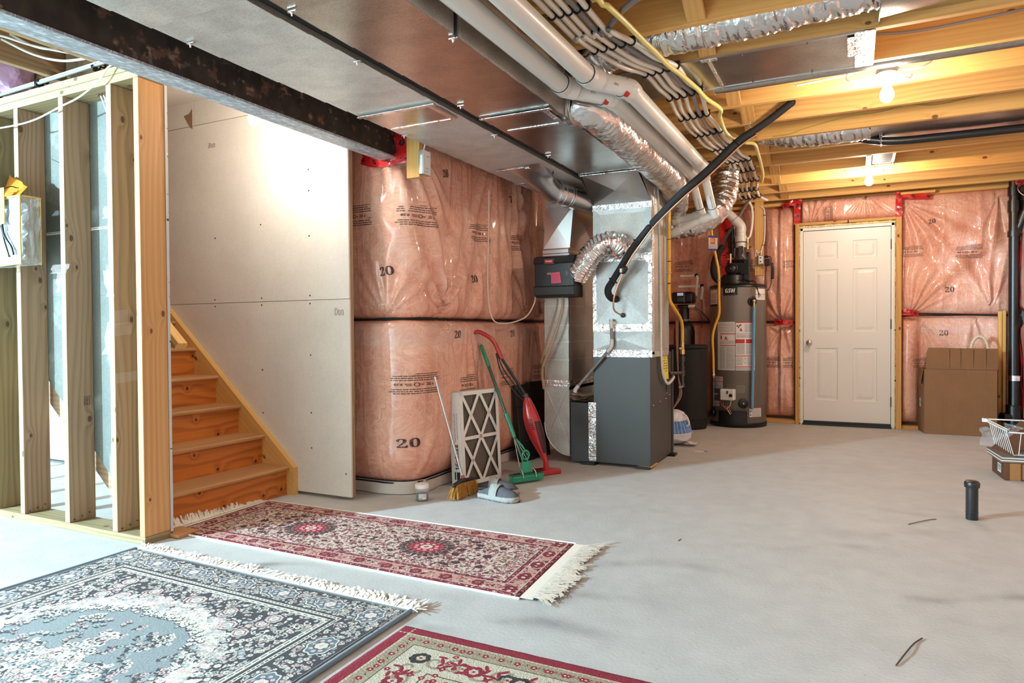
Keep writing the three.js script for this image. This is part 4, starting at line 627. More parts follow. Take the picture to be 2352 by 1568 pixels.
// ------------------------------------------------------------------ foil-wrapped ducts
single('insulated_duct', flexTube([[-1.335, 2.215, -3.44], [-1.26, 2.195, -3.47], [-1.215, 2.165, -3.65], [-1.21, 2.15, -3.95], [-1.215, 2.14, -4.6], [-1.22, 2.12, -5.15], [-1.27, 2.04, -5.5], [-1.36, 1.96, -5.75]], .098, { pitch: .05, amp: .001, noise: .009, per: 16, rad: 64, s: 5 }), M.foil, 'big foil-wrapped duct running under the white vent pipes into the plenum', 'duct');
part(scene.children.find(o => o.name === 'air_duct_001'), 'collar', [rod([-1.345, 2.215, -3.44], [-1.325, 2.212, -3.442], .102, .102, 32), ring([-1.33, 2.215, -3.44], [1, 0, 0], .102, .005, 32)], M.seam);
single('insulated_duct', flexTube([[-.98, 2.50, -6.02], [-.975, 2.30, -6.0], [-1.0, 2.10, -5.95], [-1.09, 1.97, -5.88], [-1.25, 1.91, -5.82], [-1.5, 1.90, -5.78], [-1.75, 1.92, -5.75]], .115, { pitch: .06, amp: .002, noise: .010, per: 16, rad: 64, s: 8 }), M.foil, 'foil-wrapped duct hanging from the joists behind the furnace and bending left', 'duct');
single('insulated_duct', flexTube([[.10, 2.505, -3.37], [-.25, 2.49, -3.365], [-.6, 2.475, -3.37], [-.95, 2.47, -3.375], [-1.15, 2.44, -3.38], [-1.25, 2.36, -3.42], [-1.29, 2.30, -3.48]], .105, { pitch: .04, amp: .001, noise: .009, per: 14, rad: 60, s: 11 }), M.foil, 'foil-wrapped duct lying between the joists above the plastic tubes', 'duct');
single('insulated_duct', flexTube([[.10, 2.445, -5.45], [-.15, 2.44, -5.45], [-.4, 2.455, -5.46], [-.62, 2.51, -5.48]], .10, { pitch: .04, amp: .001, noise: .009, per: 14, rad: 60, s: 14 }), M.foil, 'short foil-wrapped duct between the joists behind the nearer bulb', 'duct');
// sheet-metal panning between joists
{
  let t = thing('joist_pan', 'grey sheet-metal pan nailed under the joists beside the plastic tubes', 'duct', [0, 0, 0]);
  part(t, 'sheet', mapUV(gridSurf(40, 8, (s, q) => [-1.30 + s * 1.34, 2.3865 - .003 * Math.sin(s * 14) * Math.sin(q * 3.1), -3.565 - q * .47].map(v => v)), 'x', .5, .5), M.galvtex); part(t, 'fold', [mbox(-1.30, 2.383, -3.578, .04, 2.39, -3.562, 0, .4), mbox(-1.30, 2.383, -4.035, .04, 2.388, -4.02, 0, .4)], M.seam);
  part(t, 'foil_tape', [mbox(.0, 2.379, -4.03, .085, 2.385, -3.56, .002, .2), mbox(-.03, 2.3775, -3.85, .045, 2.3795, -3.60, 0, .2), mbox(.085, 2.383, -4.02, .088, 2.60, -3.58, 0, .2), mbox(-.67, 2.379, -4.03, -.655, 2.384, -3.565, 0, .2), mbox(-.70, 2.381, -3.60, -.62, 2.385, -3.57, 0, .2)], M.foiltape); part(t, 'nail', [-1.1, -.8, -.5, -.2].flatMap(x => [bolt(x, 2.384, -3.585, [0, -1, 0], .004), bolt(x, 2.384, -4.01, [0, -1, 0], .004)]), M.iron);
  t = thing('joist_pan', 'bent sheet-metal duct at the top right, continuing the foil-wrapped one', 'duct', [0, 0, 0]);
  part(t, 'sheet', mapUV(gridSurf(30, 10, (s, q) => [.10 + s * 1.40, 2.43 - .045 * Math.exp(-s * 5) * Math.sin(q * 3.14) - .02 * (1 - q), -3.18 - q * .385]), 'x', .5, .5), M.galvtex); part(t, 'end_cap', mbox(.098, 2.40, -3.565, .101, 2.61, -3.18, 0, .5), M.galvdull); part(t, 'screw', [bolt(.85, 2.43, -3.5, [0, -1, 0], .004)], M.chrome);
  t = thing('joist_pan', 'pinkish sheet-metal duct between the joists above the black pipe', 'duct', [0, 0, 0]);
  part(t, 'sheet', mapUV(gridSurf(30, 10, (s, q) => [.10 + s * 1.40, 2.392 - .02 * Math.exp(-s * 4) * Math.sin(q * 3.14) + .012 * Math.sin(s * 5 + q * 3), -5.316 - q * .385]), 'x', .5, .5), M.galvtex); part(t, 'end_cap', mbox(.098, 2.40, -5.70, .101, 2.61, -5.316, 0, .5), M.galvdull); part(t, 'screw', [.3, .6, .8].map(x => bolt(x, 2.41, -5.35, [0, -1, 0], .004)), M.chrome);
}
single('round_duct', [rod([-.72, 2.425, -4.09], [1.5, 2.43, -4.09], .05, .05, 28), ring([-.72, 2.425, -4.09], [1, 0, 0], .05, .004, 28)], M.galvtex, 'thin round metal duct lying between the joists in front of the nearer bulb', 'duct');

// ------------------------------------------------------------------ plastic tubes clipped under the joists
{
  const rows = [[[-1.05, 1.5], [-.87, 1.5]], [[-1.15, .2], [-.98, .2]], [[-1.157, -2.737], [-1.0, -2.725]], [[-1.12, -3.168], [-.931, -3.149]], [[-.986, -3.581], [-.815, -3.544]], [[-.962, -4.017], [-.782, -3.974]], [[-.989, -4.442], [-.823, -4.412]], [[-.986, -4.871], [-.813, -4.823]], [[-.95, -5.309], [-.79, -5.273]], [[-.912, -5.766], [-.746, -5.729]], [[-.925, -6.169], [-.761, -6.114]], [[-.966, -6.573], [-.782, -6.55]], [[-1.014, -7.032], [-.845, -7.007]], [[-1.038, -7.442], [-.861, -7.384]]];
  const names = ['leftmost of the five white tubes clipped under the joists', 'second from the left of the five tubes clipped under the joists', 'middle tube of the five clipped under the joists', 'grey tube among the white ones clipped under the joists', 'rightmost white tube of the five clipped under the joists'];
  for (let k = 0; k < 5; k++) {
    const pts = []; rows.forEach(([a, b], i) => { const x = mixn(a[0], b[0], k / 4), z = mixn(a[1], b[1], k / 4); pts.push([x, 2.368, z]); const n = rows[i + 1]; if (n && i > 1) { const x2 = mixn(n[0][0], n[1][0], k / 4), z2 = mixn(n[0][1], n[1][1], k / 4); pts.push([(x + x2) / 2 + rr(-.006, .006), 2.368 - rr(.004, .02), (z + z2) / 2]); } });
    const end = pts[pts.length - 1]; pts.push([end[0] + .0, 2.375, end[2] - .10], k === 4 ? [end[0] + .05, 2.36, end[2] - .22] : [end[0] - .05, 2.40, end[2] - .3]);
    const t = thing('water_tube', names[k], 'tube', [0, 0, 0]); part(t, 'tube', tube(pts, .0132, 260, 12), k === 3 ? M.pexgrey : M.pex);

  }
  rows.slice(2).forEach(([a, b], i) => { const z = (a[1] + b[1]) / 2, g = []; for (let k = 0; k < 5; k++) { const x = mixn(a[0], b[0], k / 4), zz = mixn(a[1], b[1], k / 4); const h = new THREE.TorusGeometry(.0165, .005, 6, 14); g.push(h.translate(x, 2.368, zz), box(x - .02, 2.383, zz - .012, x + .02, 2.390, zz + .012)); } single('tube_clip', g, M.black, ['row of black clips nearest the camera, holding the five tubes', 'second row of black clips from the camera', 'third row of black clips from the camera', 'fourth row of black clips, above the white pipe elbows', 'fifth row of black clips from the camera', 'sixth row of black clips, left of the slanting black pipe', 'seventh row of black clips, just behind the slanting black pipe', 'eighth row of black clips, right of the hanging foil duct', 'ninth row of black clips, third from the far end', 'tenth row of black clips, right of the hanging foil duct', 'next to last row of black clips towards the far wall', 'last row of black clips above the water heater'][i], 'clip', 'black tube clips under the joists'); });
  single('water_tube', tube([[-.86, 2.36, 1.5], [-.86, 2.36, -1.5], [-.92, 2.355, -2.60], [-.905, 2.35, -2.72], [-.885, 2.35, -2.90], [-.865, 2.345, -3.10], [-.85, 2.345, -3.25], [-.835, 2.345, -3.45], [-.805, 2.345, -3.62], [-.775, 2.345, -3.85], [-.76, 2.345, -4.05], [-.72, 2.345, -4.28], [-.75, 2.345, -4.45], [-.77, 2.345, -4.85], [-.70, 2.345, -5.12], [-.64, 2.345, -5.2], [-.65, 2.345, -5.5], [-.67, 2.345, -5.85], [-.70, 2.345, -6.25], [-.75, 2.35, -6.6], [-.78, 2.40, -6.75]], .0125, 240, 12), M.paleyellow, 'pale yellow tube weaving along the right of the white tubes', 'tube');
  single('water_tube', tube([[-.35, 2.40, -2.69], [-.55, 2.385, -2.70], [-.78, 2.376, -2.76], [-.95, 2.372, -2.92], [-1.0, 2.37, -3.06]], .013, 60, 12), M.pexgrey, 'grey tube curving in from the right under the nearest joist', 'tube');
  single('cable', tube([[-1.3, 2.52, -2.755], [-.9, 2.515, -2.757], [-.4, 2.525, -2.755], [.2, 2.53, -2.755]], .004, 60, 6), M.white, 'thin white cable stapled along the nearest joist', 'cable');
}

// ------------------------------------------------------------------ water heater
const patch = (R, t0, t1, y0, y1, h = 1, n = 10) => { const g = new THREE.CylinderGeometry(R, R, y1 - y0, n, h, true, t0, t1 - t0); g.translate(0, (y0 + y1) / 2, 0); return g; };
const textBlock = (g, x0, y0, x1, y1, lh, ink = '#4a4745') => { g.fillStyle = ink; for (let y = y0; y < y1; y += lh) { let x = x0; while (x < x1 - 4) { const l = Math.min(rr(4, 22), x1 - x); g.fillRect(x, y, l, lh * .42); x += l + 4; } } };
{
  const t = thing('water_heater', 'tall grey-brown gas water heater covered in warning labels', 'water heater', [-1.115, 0, -7.675]), R = .287;
  part(t, 'tank', lathe([[0, .03], [R, .03], [R, 1.46], [R - .01, 1.468], [0, 1.47]], [0, 0, 0], 64), M.heater); part(t, 'base_ring', lathe([[R - .02, 0], [R + .004, 0], [R + .006, .045], [R - .002, .05]], [0, 0, 0], 64), M.black); part(t, 'top_ring', lathe([[R + .001, 1.452], [R + .005, 1.455], [R + .003, 1.482], [R - .03, 1.49], [0, 1.49]], [0, 0, 0], 64), M.black);
  const lab = (t0, t1, y0, y1, w, h, draw, name = 'label', lb) => part(t, name, patch(R + .0015, t0, t1, y0, y1), std({ map: canvasTex(w, h, draw), roughness: .5 }), lb);
  seed = 51;
  lab(-.388, .13, 1.372, 1.46, 256, 128, (g, w, h) => { g.fillStyle = '#0d0d0e'; g.fillRect(0, 0, w, h); g.fillStyle = '#f2f2f0'; g.font = 'bold 84px sans-serif'; g.textAlign = 'center'; g.fillText('GSW', w / 2, 88, 200); g.fillStyle = '#0d0d0e'; g.fillRect(66, 40, 40, 10); g.font = '16px sans-serif'; g.fillStyle = '#bbb'; g.fillText('gas', 210, 114); }, 'brand_plate', 'black badge with white letters');
  const red = '#c22530';
  lab(-.626, .045, .594, 1.096, 384, 512, (g, w, h) => { g.fillStyle = '#dcdad6'; g.fillRect(0, 0, w, h); textBlock(g, 14, 14, 370, 110, 9, '#77736e'); g.fillStyle = red; g.fillRect(60, 122, 324, 9); g.lineWidth = 7; g.strokeStyle = red; g.beginPath(); g.arc(90, 164, 22, 0, 7); g.stroke(); g.fillStyle = '#222'; g.fillRect(78, 150, 24, 28); g.fillStyle = red; g.beginPath(); g.moveTo(160, 180); g.lineTo(200, 150); g.lineTo(236, 180); g.fill(); g.fillRect(160, 184, 90, 6); textBlock(g, 60, 200, 372, 236, 9); g.fillStyle = red; g.fillRect(60, 244, 324, 9); textBlock(g, 60, 262, 190, 500, 8); textBlock(g, 204, 262, 372, 500, 8); }, 'warning_label');
  lab(.071, .763, .594, 1.096, 384, 512, (g, w, h) => { g.fillStyle = '#e2e0dc'; g.fillRect(0, 0, w, h); g.fillStyle = red; g.fillRect(0, 0, w, 12); g.fillStyle = '#1d1d1d'; for (const [x, y] of [[30, 44], [70, 40], [56, 56], [96, 34]]) { g.beginPath(); g.arc(x, y, 11, 0, 7); g.fill(); } g.fillStyle = red; g.beginPath(); g.moveTo(70, 96); g.lineTo(100, 62); g.lineTo(134, 100); g.fill(); textBlock(g, 170, 24, 370, 112, 9); g.fillStyle = '#777'; g.fillRect(0, 122, w, 4); textBlock(g, 16, 136, 360, 170, 12); g.fillStyle = red; g.fillRect(0, 184, 170, 42); g.fillRect(196, 184, 188, 42); textBlock(g, 14, 234, 170, 346, 8); textBlock(g, 200, 234, 372, 346, 8); g.fillStyle = red; g.fillRect(0, 356, w, 8); textBlock(g, 14, 374, 130, 462, 8); g.strokeStyle = '#444'; g.lineWidth = 4; g.beginPath(); g.arc(180, 410, 26, 0, 7); g.stroke(); textBlock(g, 224, 374, 372, 462, 8); g.fillStyle = red; g.fillRect(0, 470, w, 8); textBlock(g, 14, 486, 372, 508, 8); }, 'warning_label');
  lab(-1.15, -.646, 1.286, 1.437, 160, 192, (g, w, h) => { g.fillStyle = '#e4e2de'; g.fillRect(0, 0, w, h); textBlock(g, 12, 14, 80, 24, 10); textBlock(g, 12, 44, 146, 84, 10, '#a8323a'); g.fillStyle = red; g.font = 'bold 26px sans-serif'; g.fillText('GAS BURN', 8, 106, 146); textBlock(g, 12, 122, 146, 180, 10); }); part(t, 'label', patch(R + .001, -1.15, -.646, 1.262, 1.284), M.black);
  lab(.80, 1.35, 1.323, 1.437, 160, 128, (g, w, h) => { g.fillStyle = '#e8e6e2'; g.fillRect(0, 0, w, h); g.fillStyle = red; g.fillRect(0, 62, w, 6); textBlock(g, 14, 80, 140, 116, 12, '#999'); });
  lab(-.83, -.405, .40, .535, 128, 128, (g, w, h) => { g.fillStyle = '#dad8d4'; g.fillRect(0, 0, w, h); g.fillStyle = red; g.fillRect(0, 0, w, 10); g.fillRect(0, 56, w, 8); textBlock(g, 10, 18, 118, 52, 9); textBlock(g, 10, 72, 118, 122, 9); });
  lab(-.83, -.55, .215, .275, 128, 64, (g, w, h) => { g.fillStyle = '#dad8d4'; g.fillRect(0, 0, w, h); g.fillStyle = red; g.fillRect(0, 0, w, 8); g.fillRect(0, 34, w, 7); textBlock(g, 10, 14, 118, 30, 8); textBlock(g, 10, 46, 118, 60, 8); });
  lab(.546, 1.05, .112, .208, 192, 128, (g, w, h) => { g.fillStyle = '#e4e2de'; g.fillRect(0, 0, w, h); g.fillStyle = red; g.fillRect(0, 0, w, 10); textBlock(g, 40, 20, 180, 120, 9); g.fillStyle = '#222'; g.fillRect(10, 40, 18, 20); g.fillRect(10, 90, 16, 18); });
  part(t, 'rating_plate', patch(R + .001, .1, .38, .36, .44), std({ map: canvasTex(128, 96, (g, w, h) => { g.fillStyle = '#8a8378'; g.fillRect(0, 0, w, h); textBlock(g, 6, 8, 122, 90, 10, '#3c3833'); }), roughness: .5 }));
  const on = (th, d) => [Math.sin(th) * (R + d), Math.cos(th) * (R + d)];
  const fit = (g, th, y, d = 0) => { g.rotateY(th); const [x, z] = on(th, d); g.translate(x, y, z); return g; };
  const gv = part(t, 'gas_control', [fit(new RoundedBoxGeometry(.145, .115, .075, 2, .012), -.165, .345, .035)], M.whitegloss, 'white gas control box');
  part(gv, 'dial', [fit(lathe([[0, 0], [.019, 0], [.017, .012], [0, .013]], [0, 0, 0], 18, [0, 0, 1]), -.05, .34, .073), fit(box(-.006, -.016, 0, .006, .016, .006), -.15, .37, .073)], M.black);
  part(t, 'igniter_wire', [tube([[-.13, .285, .30], [-.11, .23, .33], [-.05, .21, .32], [-.02, .15, .315]], .004, 24, 6), tube([[-.10, .29, .31], [-.09, .22, .34], [-.03, .17, .32]], .003, 24, 6)], std({ color: rgb(196, 92, 40), roughness: .5 })); part(t, 'igniter_wire', [tube([[-.02, .29, .32], [-.03, .23, .335], [-.06, .2, .33], [-.03, .14, .315]], .0035, 24, 6)], M.white);
  part(t, 'port_cover', [fit(lathe([[0, 0], [.05, 0], [.05, .014], [.012, .02], [0, .02]], [0, 0, 0], 28, [0, 0, 1]), .32, .252, .0)], M.black); part(t, 'port_screw', fit(lathe([[0, 0], [.010, 0], [.008, .008], [0, .009]], [0, 0, 0], 12, [0, 0, 1]), .32, .252, .02), M.brass);
  part(t, 'burner_cover', [patch(R + .028, -.50, .43, .052, .172, 1, 12), patch(R + .03, -.53, .46, .044, .056, 1, 12), ...[-.5, .43].map(a => fit(box(-.002, 0, -.03, .002, .12, .03), a, .052, 0)), patch(R + .028, -.50, .43, .168, .173, 1, 12)], M.black, 'black burner cover');
  part(t, 'relief_valve', [fit(lathe([[0, 0], [.050, 0], [.050, .004], [.044, .012], [.03, .013], [.03, .004], [0, .004]], [0, 0, 0], 28, [0, 0, 1]), .659, 1.305, .0)], M.black); part(t, 'relief_valve', [fit(lathe([[0, 0], [.018, 0], [.018, .03], [.012, .045], [0, .045]], [0, 0, 0], 18, [0, 0, 1]), .659, 1.31, .004)], M.chrome); part(t, 'relief_valve', (() => { const [x, z] = on(.659, .035); return [rod([x, 1.30, z], [x, 1.245, z], .011), rod([x, 1.275, z], [x, 1.262, z], .016, .016, 6)]; })(), M.brass);
  { const [x, z] = on(.659, .035), [x2, z2] = on(.60, .03); part(t, 'discharge_pipe', rod([x, 1.25, z], [x2, .195, z2], .0145, .0145, 16), M.blue, 'light blue relief pipe'); }
  part(t, 'drain_valve', [fit(lathe([[0, 0], [.045, 0], [.042, .03], [.02, .04], [0, .04]], [0, 0, 0], 20, [0, 0, 1]), -.86, .14, 0)], M.black);
  // blower and flue on top
  part(t, 'blower', [lathe([[0, 1.49], [.125, 1.49], [.128, 1.505], [.112, 1.52], [.112, 1.585], [.10, 1.60], [0, 1.60]], [-.04, 0, .06], 40), new RoundedBoxGeometry(.20, .14, .16, 2, .02).translate(-.0, 1.67, .0), lathe([[0, 0], [.062, 0], [.066, .03], [.05, .06], [.02, .07], [0, .07]], [-.045, 1.655, .09], 28, [-.2, 0, 1]), new RoundedBoxGeometry(.07, .34, .06, 2, .012).translate(.10, 1.66, .06)], M.black, 'black blower housing');
  part(t, 'blower_rim', [ring([-.04, 1.655, .13], [-.2, 0, 1], .058, .005, 28), ball([-.05, 1.655, .165], .012)], M.iron); part(t, 'switch_box', box(.045, 1.60, .075, .12, 1.71, .10), M.blackmatte);
  part(t, 'flue_boot', [lathe([[.062, 1.745], [.075, 1.765], [.06, 1.78], [.05, 1.88], [.05, 1.9]], [.045, 0, .08], 28), ring([.045, 1.76, .08], [0, 1, 0], .066, .006, 28), box(.03, 1.765, .135, .075, 1.89, .142)], M.iron, 'grey rubber flue boot with a clamp');
  part(t, 'foil_flag', quad([.06, 1.89, .135], [.105, 1.77, .17], [.10, 1.75, .15], [.05, 1.80, .14]), std({ color: rgb(210, 196, 180), roughness: .5, side: THREE.DoubleSide }));
  part(t, 'copper_fitting', [rod([-.06, 1.70, .09], [-.06, 1.82, .09], .012), rod([-.10, 1.765, .09], [-.02, 1.765, .09], .01), rod([.115, 1.86, .10], [.115, 1.97, .10], .012), rod([.115, 1.88, .10], [.16, 1.88, .11], .009), ball([.115, 1.91, .10], .018)], M.brass);
  part(t, 'wire', [tube([[-.10, 1.66, .12], [-.17, 1.72, .10], [-.18, 1.80, .05], [-.12, 1.81, .05], [-.07, 1.72, .12]], .004, 30, 6), tube([[.07, 1.55, .13], [.12, 1.515, .18], [.20, 1.51, .20], [.235, 1.41, .26], [.245, 1.35, .24]], .0045, 30, 6), tube([[.02, 1.53, .17], [.11, 1.53, .19], [.19, 1.495, .22], [.22, 1.44, .27], [.255, 1.36, .21]], .0035, 30, 6)], M.black);
}
{
  const t = thing('flue_pipe', 'white plastic flue rising from the water heater and slanting up left', 'pipe', [-1.07, 1.88, -7.595]), r = .046;
  part(t, 'coupling', [rod([0, .0, 0], [0, .05, 0], r + .006), rod([0, .06, 0], [0, .12, 0], r + .013), rod([0, .122, 0], [0, .15, 0], r + .005)], M.pvc); part(t, 'pipe', rod([0, .12, 0], [0, .19, 0], r, r, 24), M.pvc);
  part(t, 'elbow', [tube([[0, .17, 0], [0, .215, 0], [-.02, .25, .005], [-.06, .295, .01]], r + .006, 16, 24)], M.pvc); part(t, 'pipe', rod([-.04, .275, .01], [-.28, .54, .06], r, r, 24), M.pvc); part(t, 'joint_ring', [ring([-.062, .298, .01], [-.24, .265, .05], r + .006, .003, 24), ring([-.13, .374, .03], [-.24, .265, .05], r + .001, .003, 24), ring([0, .06, 0], [0, 1, 0], r + .01, .003, 24)], M.pvcgrey);
  const u = thing('flue_fitting', 'black plastic pipe and hose behind the water heater top', 'pipe', [-1.20, 1.5, -7.78]);
  part(u, 'pipe', [rod([.02, .1, 0], [.02, .62, .02], .045), rod([.02, .40, .02], [.02, .52, .02], .052)], M.abs); part(u, 'hose', tube([[-.07, .40, .14], [-.13, .30, .16], [-.155, .16, .18], [-.12, .06, .2], [-.02, .02, .2]], .034, 40, 16), M.rubber);
}
// ------------------------------------------------------------------ gas lines
{
  const t = thing('gas_line', 'yellow gas line dropping down the furnace side to black iron fittings', 'pipe', [0, 0, 0]);
  part(t, 'tube', tube([[-1.30, 2.17, -5.40], [-1.285, 2.03, -5.35], [-1.285, 1.9, -5.33], [-1.285, 1.5, -5.33], [-1.29, 1.28, -5.35], [-1.275, 1.20, -5.42], [-1.265, 1.12, -5.60], [-1.262, 1.05, -5.67], [-1.262, .91, -5.68]], .0135, 140, 12), M.yellow);
  part(t, 'valve', [rod([-1.262, .915, -5.68], [-1.262, .86, -5.68], .015), rod([-1.262, .86, -5.68], [-1.262, .82, -5.68], .02, .02, 8), box(-1.275, .86, -5.66, -1.25, .875, -5.62)], M.brass);
  part(t, 'iron_pipe', [rod([-1.262, .83, -5.68], [-1.262, .56, -5.68], .013), rod([-1.262, .80, -5.68], [-1.262, .76, -5.68], .021, .021, 8), rod([-1.262, .72, -5.68], [-1.262, .70, -5.68], .018), rod([-1.262, .69, -5.68], [-1.262, .64, -5.68], .019), rod([-1.262, .665, -5.68], [-1.33, .67, -5.50], .014), rod([-1.262, .58, -5.68], [-1.262, .55, -5.68], .018)], M.iron);
  part(t, 'clip', [2.0, 1.72, 1.55, 1.38].map(y => ring([-1.285, y, -5.33], [0, 1, 0], .0145, .003, 14)), M.black); part(t, 'pipe_clamp', [ring([-1.285, 1.46, -5.33], [0, 1, 0], .0155, .004, 14), ring([-1.285, 1.83, -5.33], [0, 1, 0], .0155, .004, 14), box(-1.265, .55, -5.66, -1.25, .565, -5.56)], M.chrome);
  const w = thing('control_cable', 'bundle of thin brown cables hanging beside the gas fittings', 'cable', [0, 0, 0]);
  part(w, 'cable', [0, 1, 2].map(i => tube([[-1.285 - i * .008, 1.15, -5.62], [-1.29 - i * .006, .9, -5.64], [-1.288, .65, -5.64], [-1.275 + i * .008, .52, -5.63], [-1.285 + i * .008, .45, -5.60], [-1.318, .375, -5.58]], .0042, 60, 6)), std({ color: rgb(150, 108, 92), roughness: .5 })); part(w, 'tie', [ring([-1.288, .75, -5.64], [0, 1, 0], .012, .002, 12), ring([-1.28, .47, -5.61], [.2, 1, -.2], .014, .002, 12)], M.black);
  single('conduit', flexTube([[-1.318, 2.1, -5.10], [-1.316, 1.9, -5.13], [-1.313, 1.5, -5.15], [-1.312, 1.2, -5.155], [-1.311, .85, -5.165], [-1.308, .70, -5.19], [-1.305, .625, -5.27], [-1.30, .60, -5.36], [-1.30, .635, -5.52], [-1.32, .645, -5.56]], .0115, { pitch: .007, amp: .0012, noise: 0, per: 5, rad: 12 }), std({ color: new THREE.Color().setRGB(.62, .62, .60), metalness: .9, roughness: .38 }), 'grey armoured electric conduit curving down the furnace side', 'conduit');
  const h = thing('gas_line', 'yellow gas line running down the front of the water heater', 'pipe', [0, 0, 0]);
  part(h, 'tube', tube([[-1.34, 2.24, -7.35], [-1.325, 2.0, -7.35], [-1.29, 1.80, -7.35], [-1.255, 1.60, -7.34], [-1.252, 1.35, -7.335], [-1.252, 1.18, -7.335], [-1.295, 1.05, -7.335], [-1.318, .93, -7.335], [-1.312, .75, -7.335], [-1.31, .59, -7.335]], .0135, 140, 12), M.yellow);
  part(h, 'valve', [rod([-1.31, .59, -7.335], [-1.31, .52, -7.335], .016), ball([-1.31, .545, -7.33], .022)], M.brass); part(h, 'iron_pipe', [rod([-1.31, .53, -7.335], [-1.31, .235, -7.335], .012), rod([-1.31, .47, -7.335], [-1.31, .43, -7.335], .021, .021, 8), rod([-1.31, .36, -7.335], [-1.31, .32, -7.335], .018), rod([-1.31, .345, -7.335], [-1.25, .345, -7.37], .012), rod([-1.31, .25, -7.335], [-1.31, .225, -7.335], .017)], M.iron); part(h, 'pipe_clamp', ring([-1.253, 1.525, -7.337], [0, 1, 0], .016, .005, 14), M.chrome);
  const tg = canvasTex(128, 192, (g, ww, hh) => { g.fillStyle = '#e8e6e2'; g.fillRect(0, 0, ww, hh); g.fillStyle = '#3f4f9a'; g.fillRect(0, 0, ww, 24); g.fillRect(0, hh - 22, ww, 22); g.fillStyle = '#e2702a'; g.fillRect(28, 22, 66, 86); g.fillStyle = '#f6e4d8'; for (const x of [38, 54, 70]) g.fillRect(x, 34, 8, 52); seed = 8; textBlock(g, 12, 118, 116, 164, 9, '#8a88a0'); });
  single('warning_tag', quad([-1.355, 1.84, -7.33], [-1.265, 1.835, -7.33], [-1.265, 1.985, -7.33], [-1.355, 1.995, -7.33]), std({ map: tg, roughness: .5, side: THREE.DoubleSide }), 'small white, orange and blue tag hanging on the yellow gas line', 'tag');
}
// ------------------------------------------------------------------ water softener
{
  const t = thing('brine_tank', 'plain black round brine barrel standing behind the furnace', 'barrel', [-1.55, 0, -7.22]);
  part(t, 'barrel', lathe([[0, 0], [.185, 0], [.192, .02], [.193, .10], [.199, .105], [.199, .115], [.196, .12], [.199, .80], [.199, .83], [0, .83]], [0, 0, 0], 56), M.blackmatte); part(t, 'lid', lathe([[.199, .825], [.207, .83], [.207, .85], [.19, .862], [0, .868]], [0, 0, 0], 56), M.blackmatte); part(t, 'scuff', box(-.12, .79, .158, -.108, .80, .1605), M.white);
  const s = thing('water_softener', 'slim black softener tank with a control head and small lit display', 'water softener', [-1.665, 0, -7.58]);
  part(s, 'tank', lathe([[0, 0], [.11, 0], [.113, .03], [.113, 1.0], [.105, 1.05], [.075, 1.09], [.045, 1.105], [0, 1.105]], [0, 0, 0], 40), M.abs); part(s, 'neck', lathe([[.06, 1.10], [.062, 1.12], [.055, 1.13], [.055, 1.25], [.075, 1.26], [.075, 1.29], [0, 1.29]], [0, 0, 0], 32), M.black); part(s, 'collar', lathe([[.06, 1.118], [.064, 1.12], [.06, 1.128]], [0, 0, 0], 32), M.pvcgrey);
  const hd = part(s, 'control_head', [new RoundedBoxGeometry(.235, .125, .17, 3, .03).translate(0, 1.365, .02), new RoundedBoxGeometry(.10, .12, .06, 3, .02).translate(-.01, 1.36, .10)], M.black); part(hd, 'display', box(-.045, 1.385, .128, .02, 1.415, .132), std({ color: rgb(200, 208, 232), emissive: rgb(170, 180, 225), emissiveIntensity: .9, roughness: .3 }), 'lit display'); part(hd, 'keypad', new RoundedBoxGeometry(.07, .04, .006, 2, .003).translate(-.01, 1.345, .129), std({ color: rgb(60, 62, 66), roughness: .4 }));
  part(s, 'fitting', [rod([.06, 1.27, .05], [.12, 1.27, .06], .018), rod([.10, 1.27, .06], [.13, 1.28, .06], .012)], M.pvc); part(s, 'cord', [tube([[.12, 1.27, .06], [.20, 1.20, .03], [.26, 1.13, .0], [.28, 1.05, -.05]], .006, 24, 8), tube([[.12, 1.25, .05], [.18, 1.18, .04], [.21, 1.1, .04], [.19, 1.04, .04]], .004, 24, 6)], M.black);
  part(s, 'riser', [tube([[-.08, 1.62, -.22], [.06, 1.62, -.22], [.10, 1.60, -.20], [.10, 1.40, -.16]], .016, 24, 10), tube([[-.10, 1.50, -.20], [.12, 1.50, -.2], [.165, 1.48, -.18], [.165, 1.36, -.12]], .016, 24, 10)], M.pex); part(s, 'riser_elbow', [ball([.09, 1.62, -.215], .024), ball([.155, 1.50, -.195], .024)], M.black);
}
